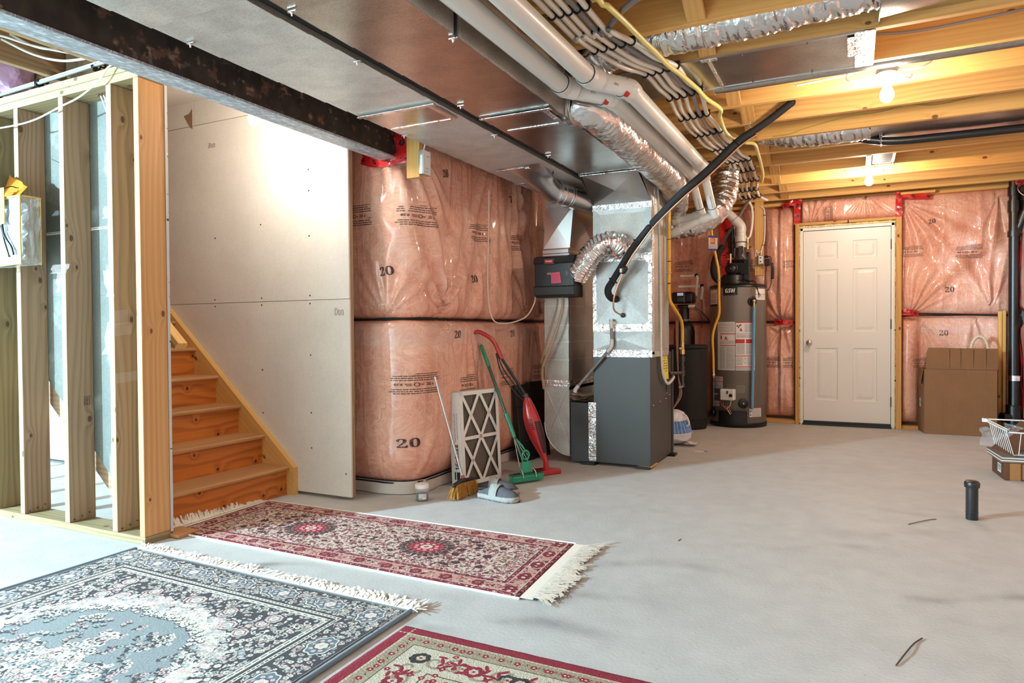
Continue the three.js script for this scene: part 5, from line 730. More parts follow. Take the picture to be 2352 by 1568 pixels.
// salt bag: crumpled sack, white and blue
{
  const tex = canvasTex(256, 256, (g, w, h) => { g.fillStyle = '#dcdde2'; g.fillRect(0, 0, w, h); g.fillStyle = '#4a78b4'; g.fillRect(0, 92, w, 60); g.fillStyle = '#27487e'; g.fillRect(30, 166, 110, 60); g.fillStyle = '#fff'; g.font = 'bold 34px sans-serif'; g.fillText('salt', 50, 206); g.fillStyle = '#7fa6d2'; for (let x = 0; x < w; x += 9) g.fillRect(x, 92, 3, 60); });
  const g = gridSurf(60, 50, (s, q) => { const a = s * 6.2832, ph = q * Math.PI, k = 1 + .34 * (fbm(s * 6, q * 5, 6, 3, 4) - .5) + .22 * (pn(s * 18, q * 10, 18, 10, 6) - .5); const r = Math.pow(Math.sin(ph), .55) * k; return [-.0 + Math.cos(a) * .15 * r * (1.15 - .5 * q), Math.max(.002, .005 + (1 - Math.cos(ph)) / 2 * .285 * (.95 + .1 * k)), -Math.sin(a) * .19 * r]; });
  const t = thing('salt_bag', 'crumpled white and blue salt bag slumped behind the furnace', 'bag', [-1.45, 0, -6.15]);
  part(t, 'sack', g, std({ map: tex, roughness: .45, side: THREE.DoubleSide })); part(t, 'handle', tube([[.07, .20, .03], [.10, .265, .04], [.13, .25, .05], [.15, .19, .05], [.12, .165, .05]], .009, 30, 8), M.paper);
  part(t, 'loose_flap', gridSurf(16, 10, (s, q) => [.05 + s * .17, .012 + .05 * (1 - s) * q + .02 * pn(s * 5, q * 4, 9, 9, 2), .02 + q * .14 - s * .05]), std({ color: rgb(224, 224, 226), roughness: .4, side: THREE.DoubleSide }));
}
// ------------------------------------------------------------------ post with outlet near the door
{
  const t = thing('outlet_post', 'pale wooden post hanging from the joists with an electrical outlet', 'post', [-.92, 1.597, -7.86]);
  part(t, 'post', lumber(-.044, 0, -.03, .044, .80, .01, 'y'), M.wood); part(t, 'outlet_box', new RoundedBoxGeometry(.06, .105, .05, 2, .006).translate(.022, .165, .03), M.galvdull); part(t, 'outlet_plate', new RoundedBoxGeometry(.042, .082, .008, 2, .004).translate(.022, .165, .058), M.white, 'white duplex outlet'); part(t, 'socket', [.145, .185].map(y => box(.014, y - .005, .061, .03, y + .006, .0635)), M.black);
  part(t, 'adapter', new RoundedBoxGeometry(.052, .075, .05, 2, .008).translate(.09, .135, .04), M.black); part(t, 'plug', rod([.06, .195, .055], [.10, .195, .055], .012), M.black);
  part(t, 'cord', [tube([[.10, .195, .055], [.125, .185, .06], [.13, .13, .06], [.13, .02, .06], [.125, -.10, .06], [.09, -.17, .06], [.0, -.21, .07]], .004, 50, 8), tube([[.085, .10, .04], [.07, .0, .05], [.06, -.10, .06], [.02, -.15, .08]], .0035, 40, 6)], M.black); part(t, 'cord_bundle', [0, 1, 2].map(i => tube([[.128 + i * .008, .12, .06], [.136 + i * .008, .06, .065], [.132 + i * .008, -.04, .06]], .008, 20, 8)), M.black);
  part(t, 'cable', tube([[.02, .74, .015], [.055, .70, .015], [.062, .55, .015], [.055, .38, .015], [.03, .28, .02], [.022, .215, .03]], .0065, 60, 8), M.white); part(t, 'staple', [[.058, .64], [.046, .32]].map(([x, y]) => box(x - .012, y, .012, x + .012, y + .008, .024)), M.iron); part(t, 'spare_cable', tube([[.03, .27, .02], [-.01, .24, .03], [-.03, .28, .025], [-.035, .20, .02]], .005, 20, 6), M.white);
}
single('water_tube', tube([[-.96, 2.36, -7.45], [-1.0, 2.33, -7.52], [-1.10, 2.20, -7.62], [-1.2, 2.08, -7.72], [-1.27, 1.98, -7.78], [-1.33, 1.86, -7.82]], .015, 40, 12), M.pexgrey, 'grey tube slanting down from the clips towards the black hose', 'tube');
single('water_tube', tube([[-1.0, 2.37, -7.44], [-.965, 2.30, -7.62], [-.97, 2.15, -7.70], [-.99, 2.02, -7.70], [-1.01, 1.97, -7.62]], .013, 40, 12), M.pex, 'white tube dropping from the clips to the water heater', 'tube');
// ------------------------------------------------------------------ black drain stack in the corner
{
  const t = thing('drain_stack', 'black drain stack standing in the far right corner with branch fittings', 'pipe', [1.352, 0, -7.93]), r = .045;
  part(t, 'pipe', rod([0, .55, 0], [0, 2.40, 0], r, r, 28), M.abs); part(t, 'pipe', rod([.005, .02, 0], [.005, .55, 0], r + .003, r + .003, 28), M.abs);
  part(t, 'coupling', [[2.30, .09], [2.16, .11], [1.90, .055]].map(([y, h]) => rod([0, y - h / 2, 0], [0, y + h / 2, 0], r + .009, r + .009, 28)), M.abs);
  part(t, 'branch', [tube([[.02, 1.93, 0], [.06, 2.02, .02], [.085, 2.14, .04], [.085, 2.26, .05]], .036, 30, 18), rod([.05, 2.0, .02], [.08, 2.10, .04], .045, .045, 20), rod([.085, 2.20, .05], [.085, 2.25, .05], .044, .044, 20), tube([[.085, 2.24, .05], [.09, 2.29, .06], [.115, 2.32, .08], [.16, 2.345, .10]], .038, 20, 18), rod([.05, 2.30, .10], [.17, 2.37, .35], .036, .036, 20)], M.abs, 'black wye branch');
  part(t, 'cleanout', [rod([0, .10, 0], [0, .28, 0], r + .018, r + .018, 24), rod([0, .17, .0], [-.10, .17, .05], .05, .045, 20), ring([0, .12, 0], [0, 1, 0], r + .018, .006, 24), ring([0, .28, 0], [0, 1, 0], r + .016, .006, 24)], M.abs); part(t, 'clamp', [rod([.005, .515, 0], [.005, .565, 0], r + .01, r + .01, 28), box(.0, .52, r + .008, .035, .56, r + .022)], M.chrome, 'shiny hose clamp'); part(t, 'strap', tube([[.03, 2.36, .08], [.01, 2.30, .10], [.05, 2.24, .12], [.09, 2.27, .14]], .006, 20, 8), M.galvdull);
}
single('overhead_drain', tube([[1.52, 2.335, -5.60], [.6, 2.34, -5.60], [.3, 2.345, -5.60], [.14, 2.365, -5.60], [.0, 2.41, -5.60], [-.2, 2.49, -5.60]], .0285, 60, 20), M.abs, 'long black drain pipe hung under the joists beyond the nearer bulb', 'pipe');
single('hanger_chain', [...Array(7).keys()].map(i => ring([.17, 2.32 + i * .015, -5.565], i % 2 ? [1, 0, 0] : [0, 0, 1], .008, .002, 10)), M.chrome, 'short chain holding the black drain pipe', 'chain');
single('floor_pipe', [lathe([[0, 0], [.029, 0], [.029, .17], [.036, .172], [.037, .196], [.030, .206], [0, .207]], [.564, 0, -4.36], 32), ring([.564, .04, -4.36], [0, 1, 0], .029, .0015, 32)], phy({ color: rgb(28, 29, 31), roughness: .4, clearcoat: .4, map: dataTex(256, 256, (u, v, c) => { const k = fbm(u * 10, v * 8, 10, 4, 3), low = v < .45 ? .06 : 0; const p = k + low > .63 ? 1 : 0; c[0] = c[1] = c[2] = p ? 255 : 200; }, true) }), 'short black capped pipe sticking out of the bare floor', 'pipe');
// ------------------------------------------------------------------ lamps: bulb, holder, box
LAMPS.forEach(([x, y, z, cd, col], i) => {
  const lb = ['bare lit bulb under the joists, nearer and larger of the two in view', 'bare lit bulb nearest the white door, farther of the two under the joists', 'bulb above the stairs, half hidden by the steel beam', 'bulb over the left side of the room', 'added fill bulb over the middle of the room, out of view', 'added fill bulb at the rear of the room, out of view'][i];
  const t = thing('ceiling_bulb', lb, 'lamp', [x, y, z]);
  const k = Math.pow(Math.max(col.r, .0001), 1);
  const glow = std({ color: rgb(255, 250, 240), emissive: col.clone(), emissiveIntensity: 9, roughness: .4 });
  part(t, 'bulb', lathe([[0, -.052], [.016, -.05], [.028, -.04], [.035, -.02], [.035, -.004], [.028, .018], [.018, .036], [.014, .05]], [0, 0, 0], 28), glow, 'lit bulb');
  part(t, 'lamp_holder', lathe([[.0, .05], [.020, .052], [.021, .075], [.028, .082], [.055, .09], [.058, .098], [.05, .104], [0, .104]], [0, 0, 0], 32), M.whitegloss);
  if (i !== 2) { const b = part(t, 'junction_box', lathe([[0, .104], [.052, .104], [.052, .148], [.046, .15], [0, .15]], [0, 0, 0], 8), M.galvdull, 'octagonal steel box'); part(b, 'knockout', [[-.012, .118], [.012, .118], [-.012, .136], [.012, .136]].map(([a, c]) => rod([a, c, .047], [a, c, .0495], .0028, .0028, 8)).concat([ring([0, .127, .0485], [0, 0, 1], .009, .001, 16)]), M.black);
    part(t, 'bracket', box(-.028, .14, -.08, .028, .20, -.046), M.galvdull);
    part(t, 'cable', tube([[.05, .125, .0], [.09, .10, .02], [.15, .10, .03], [.20, .13, .0], [.215, .17, -.03], [.185, .19, -.05], [.15, .18, -.06]], .006, 40, 8), M.white); part(t, 'cable', tube([[-.05, .115, .0], [-.10, .09, .01], [-.17, .085, .02], [-.195, .11, .0], [-.18, .145, -.03], [-.15, .15, -.05], [-.2, .145, -.055], [-.45, .13, -.055]], .006, 50, 8), M.white); part(t, 'cable', tube([[.05, .105, .02], [.07, .07, .04], [.10, .055, .02], [.115, .085, -.02], [.09, .10, -.05]], .005, 24, 8), M.white); }
  else part(t, 'stem', [rod([0, .10, 0], [0, .38, 0], .012), lathe([[0, .38], [.05, .38], [.05, .384], [0, .385]], [0, 0, 0], 20)], M.white);
  const L = new THREE.PointLight(col, cd, 0, 2); L.position.set(0, -.01, 0); L.castShadow = true; L.shadow.radius = 3; L.name = 'bulb_light'; t.add(L);
});
// ------------------------------------------------------------------ fan, strips, cables overhead
{
  const t = thing('exhaust_fan', 'white square exhaust fan grille set between the joists near the door', 'fan', [.22, 2.395, -6.35]);
  part(t, 'frame', [box(-.085, 0, -.19, -.065, .02, .19), box(.055, 0, -.19, .075, .02, .19), box(-.085, 0, -.19, .075, .02, -.165), box(-.085, 0, .165, .075, .02, .19)], M.white); part(t, 'housing', box(-.08, .02, -.185, .07, .18, .185), M.galvdull); for (let i = 0; i < 12; i++) part(t, 'louvre', box(-.065, .004, -.16 + i * .027, .055, .012, -.148 + i * .027), M.pvcgrey); part(t, 'cable', tube([[.06, .02, -.15], [.07, -.005, -.22], [.05, -.02, -.30], [-.02, .0, -.36], [-.05, .0, -.40]], .006, 30, 8), M.white);
  single('flat_channel', [mbox(-.60, 2.40, -6.23, .13, 2.455, -6.175, .004)], M.pvc, 'white flat plastic vent channel leading to the fan grille', 'duct'); single('flat_channel', [mbox(.085, 2.385, -6.55, .125, 2.41, -6.16, .004)], M.whitegloss, 'short white channel end beside the fan grille', 'duct');
  single('ground_wire', tube([[-.52, 2.40, -5.245], [-.42, 2.40, -5.275], [-.3, 2.43, -5.275], [-.05, 2.47, -5.275], [.15, 2.475, -5.275], [.32, 2.50, -5.275], [.46, 2.475, -5.275], [.62, 2.485, -5.275], [.9, 2.52, -5.275]].map(([x, y, z]) => [x, y, -5.272]), .0032, 90, 6), std({ color: rgb(168, 160, 72), roughness: .5 }), 'thin yellow-green wire stapled along a joist under the nearer bulb', 'wire');
  single('cable', tube([[.09, 2.52, -3.99], [.3, 2.50, -3.99], [.6, 2.51, -3.99], [1.0, 2.53, -3.99], [1.5, 2.55, -3.99]], .007, 60, 8), std({ color: rgb(150, 150, 152), roughness: .5 }), 'grey cable running along the joist at the top right', 'cable');
}
// tubes and cables on the stud wall at the left
{
  const g = 'tubes on the stud wall plate';
  for (const [i, y, z, m, l] of [[0, 2.372, -2.20, M.white, 'upper white tube lying on top of the stud wall'], [1, 2.356, -2.175, M.white, 'lower white tube lying on top of the stud wall'], [2, 2.342, -2.158, M.pexgrey, 'thin grey tube lowest on top of the stud wall']]) single('water_tube', tube([[-5.9, y - .01, z], [-4.6, y - .006, z], [-4.0, y, z], [-3.45, y + .01, z], [-3.0, y + .02, z]], i === 2 ? .008 : .0115, 60, 12), m, l, 'tube');
  [-4.25, -3.86, -3.38].forEach((x, i) => single('tube_clip', [box(x - .008, 2.330, -2.222, x + .008, 2.342, -2.145), ...[[2.372, -2.20], [2.356, -2.175], [2.342, -2.158]].map(([y, z]) => { const q = new THREE.TorusGeometry(.0145, .004, 6, 14); q.rotateY(Math.PI / 2); return q.translate(x, y, z); })], M.black, ['black clip on the tubes above the stud wall, leftmost', 'black clip on the tubes above the stud wall, middle one', 'black clip on the tubes above the stud wall, beside the steel beam'][i], 'clip'));
  single('cable', tube([[-3.05, 2.35, -2.15], [-3.16, 2.318, -2.14], [-3.23, 2.315, -2.135], [-3.30, 2.26, -2.13], [-3.45, 2.205, -2.13], [-3.63, 2.18, -2.135], [-3.85, 2.15, -2.14], [-4.05, 2.145, -2.14], [-4.4, 2.16, -2.14]], .0042, 80, 8), M.white, 'loose white cable drooping in front of the stud wall', 'cable');
  const t = thing('cable_bundle', 'fan of white cables fed through holes in the stud wall top plate', 'cable', [0, 0, 0]); for (let i = 0; i < 5; i++) { part(t, 'cable', tube([[-3.47 + i * .025, 2.26, -2.24], [-3.45 + i * .022, 2.20, -2.25], [-3.36 + i * .006, 2.02, -2.25], [-3.325, 1.88, -2.26], [-3.318, 1.2, -2.27]], .004, 40, 6), M.white); part(t, 'grommet', lathe([[0, 0], [.011, 0], [.011, .006], [0, .006]], [-3.47 + i * .025, 2.243, -2.24], 10), M.kraftdark); }
  const u = thing('cable_bundle', 'white cables looping through the joist at the top left', 'cable', [0, 0, 0]);
  part(u, 'cable', tube([[-3.80, 2.50, -1.90], [-3.74, 2.485, -1.95], [-3.66, 2.46, -2.05], [-3.5, 2.44, -2.2], [-3.40, 2.45, -2.25]], .006, 40, 8), M.white); part(u, 'cable', tube([[-3.80, 2.49, -1.96], [-3.70, 2.43, -2.05], [-3.58, 2.40, -2.12], [-3.44, 2.41, -2.18]], .006, 40, 8), M.white); part(u, 'cable', tube([[-3.80, 2.53, -2.0], [-3.72, 2.48, -2.06], [-3.62, 2.46, -2.10], [-3.52, 2.50, -2.16], [-3.47, 2.54, -2.18]], .006, 40, 8), M.white);
  single('insulation_tuft', (() => { const q = new THREE.IcosahedronGeometry(.1, 4), p = q.attributes.position; for (let i = 0; i < p.count; i++) { const k = .7 + .7 * pn(p.getX(i) * 22, p.getY(i) * 22 + p.getZ(i) * 9, 256, 256, 3); p.setXYZ(i, p.getX(i) * k * .8, p.getY(i) * k * 1.2, p.getZ(i) * k); } q.computeVertexNormals(); return q.translate(-4.22, 2.47, -2.22); })(), std({ color: rgb(214, 176, 214), roughness: .95 }), 'tuft of pinkish lilac fibre insulation poking out at the top left', 'insulation');
}

// ------------------------------------------------------------------ rugs
// draw at the four mirrored places of a w x h sheet
const four = (g, w, h, fn) => { for (const [sx, sy] of [[1, 1], [-1, 1], [1, -1], [-1, -1]]) { g.save(); g.translate(sx < 0 ? w : 0, sy < 0 ? h : 0); g.scale(sx, sy); fn(); g.restore(); } };
const bloom = (g, x, y, r, a, b, n = 6) => { g.fillStyle = a; for (let i = 0; i < n; i++) { const t = i / n * 6.283; g.beginPath(); g.arc(x + Math.cos(t) * r * .62, y + Math.sin(t) * r * .62, r * .46, 0, 7); g.fill(); } g.fillStyle = b; g.beginPath(); g.arc(x, y, r * .36, 0, 7); g.fill(); };
const leaf = (g, x, y, l, t, c) => { g.fillStyle = c; g.save(); g.translate(x, y); g.rotate(t); g.beginPath(); g.ellipse(0, 0, l, l * .36, 0, 0, 7); g.fill(); g.restore(); };
const scroll = (g, x, y, r, t, c, w) => { g.strokeStyle = c; g.lineWidth = w; g.beginPath(); for (let i = 0; i <= 24; i++) { const a = t + i * .26, q = r * (1 - i / 27); const X = x + Math.cos(a) * q, Y = y + Math.sin(a) * q; i ? g.lineTo(X, Y) : g.moveTo(X, Y); } g.stroke(); };
const pick = (a) => a[Math.floor(rnd() * a.length) % a.length];
const weave = (g, w, h) => { const im = g.getImageData(0, 0, w, h), d = im.data; for (let i = 0, k = 0; i < w * h; i++, k += 4) { const n = (PERM[(i * 7 + (i / w | 0) * 13) & 255] / 255 - .5) * 26 + (((i / w | 0) & 1) ? 5 : -5); d[k] += n; d[k + 1] += n; d[k + 2] += n; } g.putImageData(im, 0, 0); };
const blueRug = canvasTex(1240, 2040, (g, w, h) => {
  seed = 88; const cream = '#cfc8ba', dk = '#3b3a3d', bl = '#858c8d', pk = '#c8aca6', lb = '#a0a5a1', cx = w / 2, cy = h / 2;
  const fl = (x, y, r, a, b, n) => { g.fillStyle = dk; for (let i = 0; i < n; i++) { const t = i / n * 6.283; g.beginPath(); g.arc(x + Math.cos(t) * r * .62, y + Math.sin(t) * r * .62, r * .62, 0, 7); g.fill(); } bloom(g, x, y, r, a, b, n); };
  const lf = (x, y, l, t, c) => { leaf(g, x, y, l + 3, t, dk); leaf(g, x, y, l, t, c); };
  // outline walked by length, so that the scallops keep their size
  const outline = (k, amp, wave, ph) => { const P = []; for (let i = 0; i <= 1440; i++) { const a = i / 1440 * 6.2832, c = Math.cos(a), s = Math.sin(a), q = 1 / Math.pow(Math.pow(Math.abs(c), 3) + Math.pow(Math.abs(s), 3), 1 / 3); P.push([cx + c * q * (w * .31 + k), cy + s * q * (h * .345 + k)]); } let L = 0; return P.map((p, i) => { const n = P[(i + 1) % 1440]; const tx = n[0] - p[0], ty = n[1] - p[1], l = Math.hypot(tx, ty) || 1; L += l; const o = amp * Math.sin(L / wave * 6.283 + ph) + amp * .8 * Math.sin(L / wave * 2.31 + 2) + amp * .5 * Math.sin(L / wave * 14 + 1); return [p[0] + ty / l * o, p[1] - tx / l * o]; }); };
  const poly = (P, c) => { g.fillStyle = c; g.beginPath(); P.forEach((p, i) => i ? g.lineTo(...p) : g.moveTo(...p)); g.fill(); };
  g.fillStyle = dk; g.fillRect(0, 0, w, h);
  const fill = (n, x0, y0, x1, y1, r0, r1, cols, ctr) => { for (let i = 0; i < n; i++) { const x = rr(x0, x1), y = rr(y0, y1), r = rr(r0, r1), a = pick(cols), b = pick(ctr), t = rr(0, 6.3), m = rnd(); four(g, w, h, () => m < .5 ? fl(x, y, r, a, b, 5 + (i % 3)) : m < .85 ? lf(x, y, r * 1.1, t, a) : scroll(g, x, y, r * 1.5, t, a, 4)); } };
  fill(2000, 170, 170, cx, cy, 4, 9.5, [cream, cream, cream, pk, lb], [dk, pk, bl, cream]);
  for (let i = 0; i < 30; i++) { const x = rr(220, cx), y = rr(220, cy), r = rr(18, 30); four(g, w, h, () => { fl(x, y, r, pk, cream, 8); fl(x, y, r * .62, cream, dk, 6); bloom(g, x, y, r * .3, lb, pk, 5); }); }
  poly(outline(18, 6, 60, 0), cream); { const O = outline(14, 8, 60, 0); for (let i = 0; i < O.length; i += 1) { const [x, y] = O[i]; bloom(g, x + rr(-34, 34), y + rr(-34, 34), rr(5, 11), pick([pk, cream, lb, '#d6cfc2']), pick([bl, pk, cream])); } }
  poly(outline(-34, 7, 52, 1), bl); { const O = outline(-34, 7, 52, 1); for (let i = 0; i < O.length; i += 2) { const [x, y] = O[i]; const r = rr(4, 9), X = x + rr(-14, 14), Y = y + rr(-14, 14); g.fillStyle = dk; g.beginPath(); g.arc(X + 2, Y + 2, r + 2, 0, 7); g.fill(); bloom(g, X, Y, r, cream, pk, 5); } }
  const spray = (x, y, n, t0, col) => { let X = x, Y = y, t = t0; for (let k = 0; k < n; k++) { g.fillStyle = dk; g.beginPath(); g.arc(X + 2, Y + 2, 9, 0, 7); g.fill(); bloom(g, X, Y, 8 + (k * 5) % 5, col, k % 2 ? dk : bl, 5); leaf(g, X + 12, Y + 8, 9, t, dk); X += Math.cos(t) * 19; Y += Math.sin(t) * 17; t += .8; } };
  for (let i = 0; i < 54; i++) { const x = rr(cx * .46, cx * .96), y = rr(cy * .40, cy), n = Math.floor(rr(2, 6)), t0 = rr(0, 6), col = pick([cream, cream, pk, lb]); four(g, w, h, () => spray(x, y, n, t0, col)); }
  for (let i = 0; i < 900; i++) { const a = rr(0, 1.571), q = Math.sqrt(rnd()) * (1 + .12 * Math.sin(a * 9)), x = cx - Math.cos(a) * q * 230, y = cy - Math.sin(a) * q * 480, r = rr(5, 13), c = pick([cream, cream, cream, '#d6cfc2', pk, lb]), d = pick([dk, bl, pk]), t = rr(0, 6), k = rnd(); four(g, w, h, () => k < .4 ? fl(x, y, r, c, d, 6) : k < .85 ? bloom(g, x, y, r, c, d, 5) : leaf(g, x, y, r, t, dk)); }
  for (let k = 3; k--;) { g.strokeStyle = [dk, bl, pk][k]; g.lineWidth = 5; g.beginPath(); g.ellipse(cx, cy, 60 + k * 26, 120 + k * 60, 0, 0, 7); g.stroke(); }
  const frame = (o, t, c) => { g.fillStyle = c; g.fillRect(o, o, w - 2 * o, t); g.fillRect(o, h - o - t, w - 2 * o, t); g.fillRect(o, o, t, h - 2 * o); g.fillRect(w - o - t, o, t, h - 2 * o); };
  frame(0, 176, dk);
  const bord = (o, t, n, r0, r1) => { for (let i = 0; i < n; i++) { const m = rnd() < .4, u = rnd(), r = rr(r0, r1), v = rr(o + r1, o + t - r1), a = pick([cream, cream, cream, lb, pk]), b = pick([dk, bl, pk]), x = m ? u * cx : v, y = m ? v : u * cy, k = rnd(), tt = rr(0, 6); four(g, w, h, () => k < .45 ? fl(x, y, r, a, b, 6) : k < .8 ? lf(x, y, r * 1.1, tt, a) : scroll(g, x, y, r * 1.4, tt, a, 3.5)); } };
  bord(16, 118, 1500, 3.5, 7.5);
  const oval = (x, y, rx, ry) => { for (const [e, c] of [[8, dk], [5, cream], [0, '#5c6c76']]) { g.fillStyle = c; g.beginPath(); for (let i = 0; i <= 90; i++) { const a = i / 90 * 6.283, q = 1 + .07 * Math.sin(a * 8); g.lineTo(x + Math.cos(a) * (rx + e) * q, y + Math.sin(a) * (ry + e) * q); } g.fill(); } for (let i = 0; i < 8; i++) { const t = i * .785; g.fillStyle = pk; g.beginPath(); g.arc(x + Math.cos(t) * rx * .68, y + Math.sin(t) * ry * .68, 6, 0, 7); g.fill(); } fl(x, y, Math.min(rx, ry) * .55, cream, pk, 6); };
  for (let k = 0; k < 6; k++) four(g, w, h, () => { oval(76, 84 + k * 205, 32, 46); if (k) oval(84 + k * 185, 76, 46, 32); });
  frame(5, 4, cream); frame(14, 3, bl); frame(136, 12, cream); frame(151, 2.5, dk); frame(158, 16, cream); for (let i = 0; i < 150; i++) four(g, w, h, () => { g.fillStyle = dk; g.fillRect(140 + i * 14, 140, 6, 4); g.fillRect(140, 140 + i * 14, 4, 6); g.fillRect(160 + i * 26, 165, 12, 3); g.fillRect(165, 160 + i * 26, 3, 12); });
  weave(g, w, h);
});
const redRunner = canvasTex(1640, 580, (g, w, h) => {
  seed = 99; const cream = '#cbbcae', rd = '#6e1222', dk = '#2e1d1c', rose = '#9c605c', tan = '#b08a76';
  g.fillStyle = cream; g.fillRect(0, 0, w, h); const cx = w / 2, cy = h / 2;
  for (let i = 0; i < 2300; i++) { const x = rr(100, cx), y = rr(95, cy), r = rr(2.5, 7), a = pick([rd, rd, rose, dk, tan, '#8a6a52', '#5b2430']), b = pick([cream, dk, rd]), t = rr(0, 6), k = rnd(); four(g, w, h, () => k < .45 ? bloom(g, x, y, r, a, b, 5) : leaf(g, x, y, r, t, a)); }
  for (let i = 0; i < 14; i++) { const x = rr(150, cx), y = rr(140, cy), r = rr(10, 16); four(g, w, h, () => bloom(g, x, y, r, dk, rd, 7)); }
  for (const fx of [.32, .68]) { const X = w * fx; for (let i = 0; i < 28; i++) { const t = i / 28 * 6.283; leaf(g, X + Math.cos(t) * 92, cy + Math.sin(t) * 82, 26, t, i % 2 ? dk : '#4a3a34'); } g.fillStyle = rose; g.beginPath(); g.ellipse(X, cy, 88, 78, 0, 0, 7); g.fill(); g.fillStyle = dk; for (let i = 0; i < 18; i++) { const t = i / 18 * 6.283; g.beginPath(); g.arc(X + Math.cos(t) * 76, cy + Math.sin(t) * 67, 9, 0, 7); g.fill(); } g.fillStyle = '#96142c'; g.beginPath(); for (let i = 0; i <= 120; i++) { const t = i / 120 * 6.283, q = 1 + .09 * Math.sin(t * 12); g.lineTo(X + Math.cos(t) * 66 * q, cy + Math.sin(t) * 58 * q); } g.fill(); for (let i = 0; i < 10; i++) { const t = i / 10 * 6.283; bloom(g, X + Math.cos(t) * 44, cy + Math.sin(t) * 38, 8, cream, rose, 5); } bloom(g, X, cy, 24, cream, rose, 8); bloom(g, X, cy, 10, '#96142c', cream, 6); }
  const frame = (o, t, c) => { g.fillStyle = c; g.fillRect(o, o, w - 2 * o, t); g.fillRect(o, h - o - t, w - 2 * o, t); g.fillRect(o, o, t, h - 2 * o); g.fillRect(w - o - t, o, t, h - 2 * o); };
  frame(0, 96, rd); frame(22, 56, '#b98c80');
  const band = (o, t, n, r0, r1, cols) => { for (let i = 0; i < n; i++) { const m = rnd() < .74, u = rnd(), v = rr(o + 3, o + t - 3), r = rr(r0, r1), a = pick(cols), b = pick([cream, dk, rd]), x = m ? u * cx : v, y = m ? v : u * cy, k = rnd(), tt = rr(0, 6); four(g, w, h, () => k < .5 ? bloom(g, x, y, r, a, b, 5) : leaf(g, x, y, r * 1.1, tt, a)); } };
  band(4, 16, 260, 2, 4.5, [rose, cream, dk]); band(24, 52, 520, 3, 8, [rd, cream, dk, tan, rose]); band(80, 14, 260, 2, 4.5, [rose, cream, dk]);
  for (let k = 0; k < 7; k++) four(g, w, h, () => { bloom(g, 50 + k * 125, 50, 22, rd, cream, 6); bloom(g, 50 + k * 125, 50, 10, rose, dk, 5); bloom(g, 50, 50 + k * 125, 22, rd, cream, 6); });
  frame(20, 3, cream); frame(77, 3, cream); frame(94, 3, rd); weave(g, w, h);
});
const redRug = canvasTex(1300, 1300, (g, w, h) => {
  seed = 111; const cream = '#b9b09c', rd = '#7a1024', dk = '#28221e', tan = '#95886f', khaki = '#7d7563';
  g.fillStyle = cream; g.fillRect(0, 0, w, h); const cx = w / 2, cy = h / 2;
  const frame = (o, t, c) => { g.fillStyle = c; g.fillRect(o, o, w - 2 * o, t); g.fillRect(o, h - o - t, w - 2 * o, t); g.fillRect(o, o, t, h - 2 * o); g.fillRect(w - o - t, o, t, h - 2 * o); };
  frame(0, 56, rd); frame(54, 62, tan);
  for (let i = 0; i < 90; i++) four(g, w, h, () => { g.fillStyle = cream; for (const s of [0, 1]) { g.beginPath(); const a = 56 + i * 15; s ? (g.moveTo(52, a), g.lineTo(62, a + 7), g.lineTo(52, a + 14)) : (g.moveTo(a, 52), g.lineTo(a + 7, 62), g.lineTo(a + 14, 52)); g.fill(); } });
  for (let i = 0; i < 13; i++) four(g, w, h, () => { for (const s of [0, 1]) { const a = 88 + i * 54, x = s ? 86 : a, y = s ? a : 86; bloom(g, x, y, 11, rd, cream, 5); leaf(g, x + (s ? 0 : 24), y + (s ? 24 : 0), 11, s ? 1.2 : .4, khaki); leaf(g, x + (s ? 6 : 30), y + (s ? 30 : -6), 6, 1, rd); } });
  frame(114, 3, dk); frame(250, 4, dk); frame(254, 50, '#b5a88e'); frame(304, 3, dk);
  for (let k = 0; k < 6; k++) four(g, w, h, () => { for (const s of [0, 1]) { const a = 180 + k * 150, x = s ? 184 : a, y = s ? a : 184; const up = k % 2; bloom(g, x, y, 30, up ? rd : dk, up ? cream : rd, 7); bloom(g, x, y, 15, cream, rd, 6); scroll(g, x + (s ? 0 : 62), y + (s ? 62 : 0), 42, k, tan, 12); scroll(g, x + (s ? 0 : 62), y + (s ? 62 : 0), 42, k, khaki, 3); for (let i = 0; i < 4; i++) leaf(g, x + (s ? -36 + i * 20 : 66 + i * 9), y + (s ? 70 + i * 9 : -36 + i * 20), 17, i + k, rd); } });
  for (let i = 0; i < 60; i++) { const x = rr(320, cx), y = rr(320, cy), r = rr(10, 26), a = pick([rd, rd, tan, dk]), t = rr(0, 6); four(g, w, h, () => (bloom(g, x, y, r, a, cream, 6), leaf(g, x + r, y + r, r, t, khaki))); }
  for (let i = 0; i < 24; i++) four(g, w, h, () => { bloom(g, 279, 290 + i * 40, 10, rd, cream, 5); bloom(g, 290 + i * 40, 279, 10, rd, cream, 5); });
  weave(g, w, h);
});
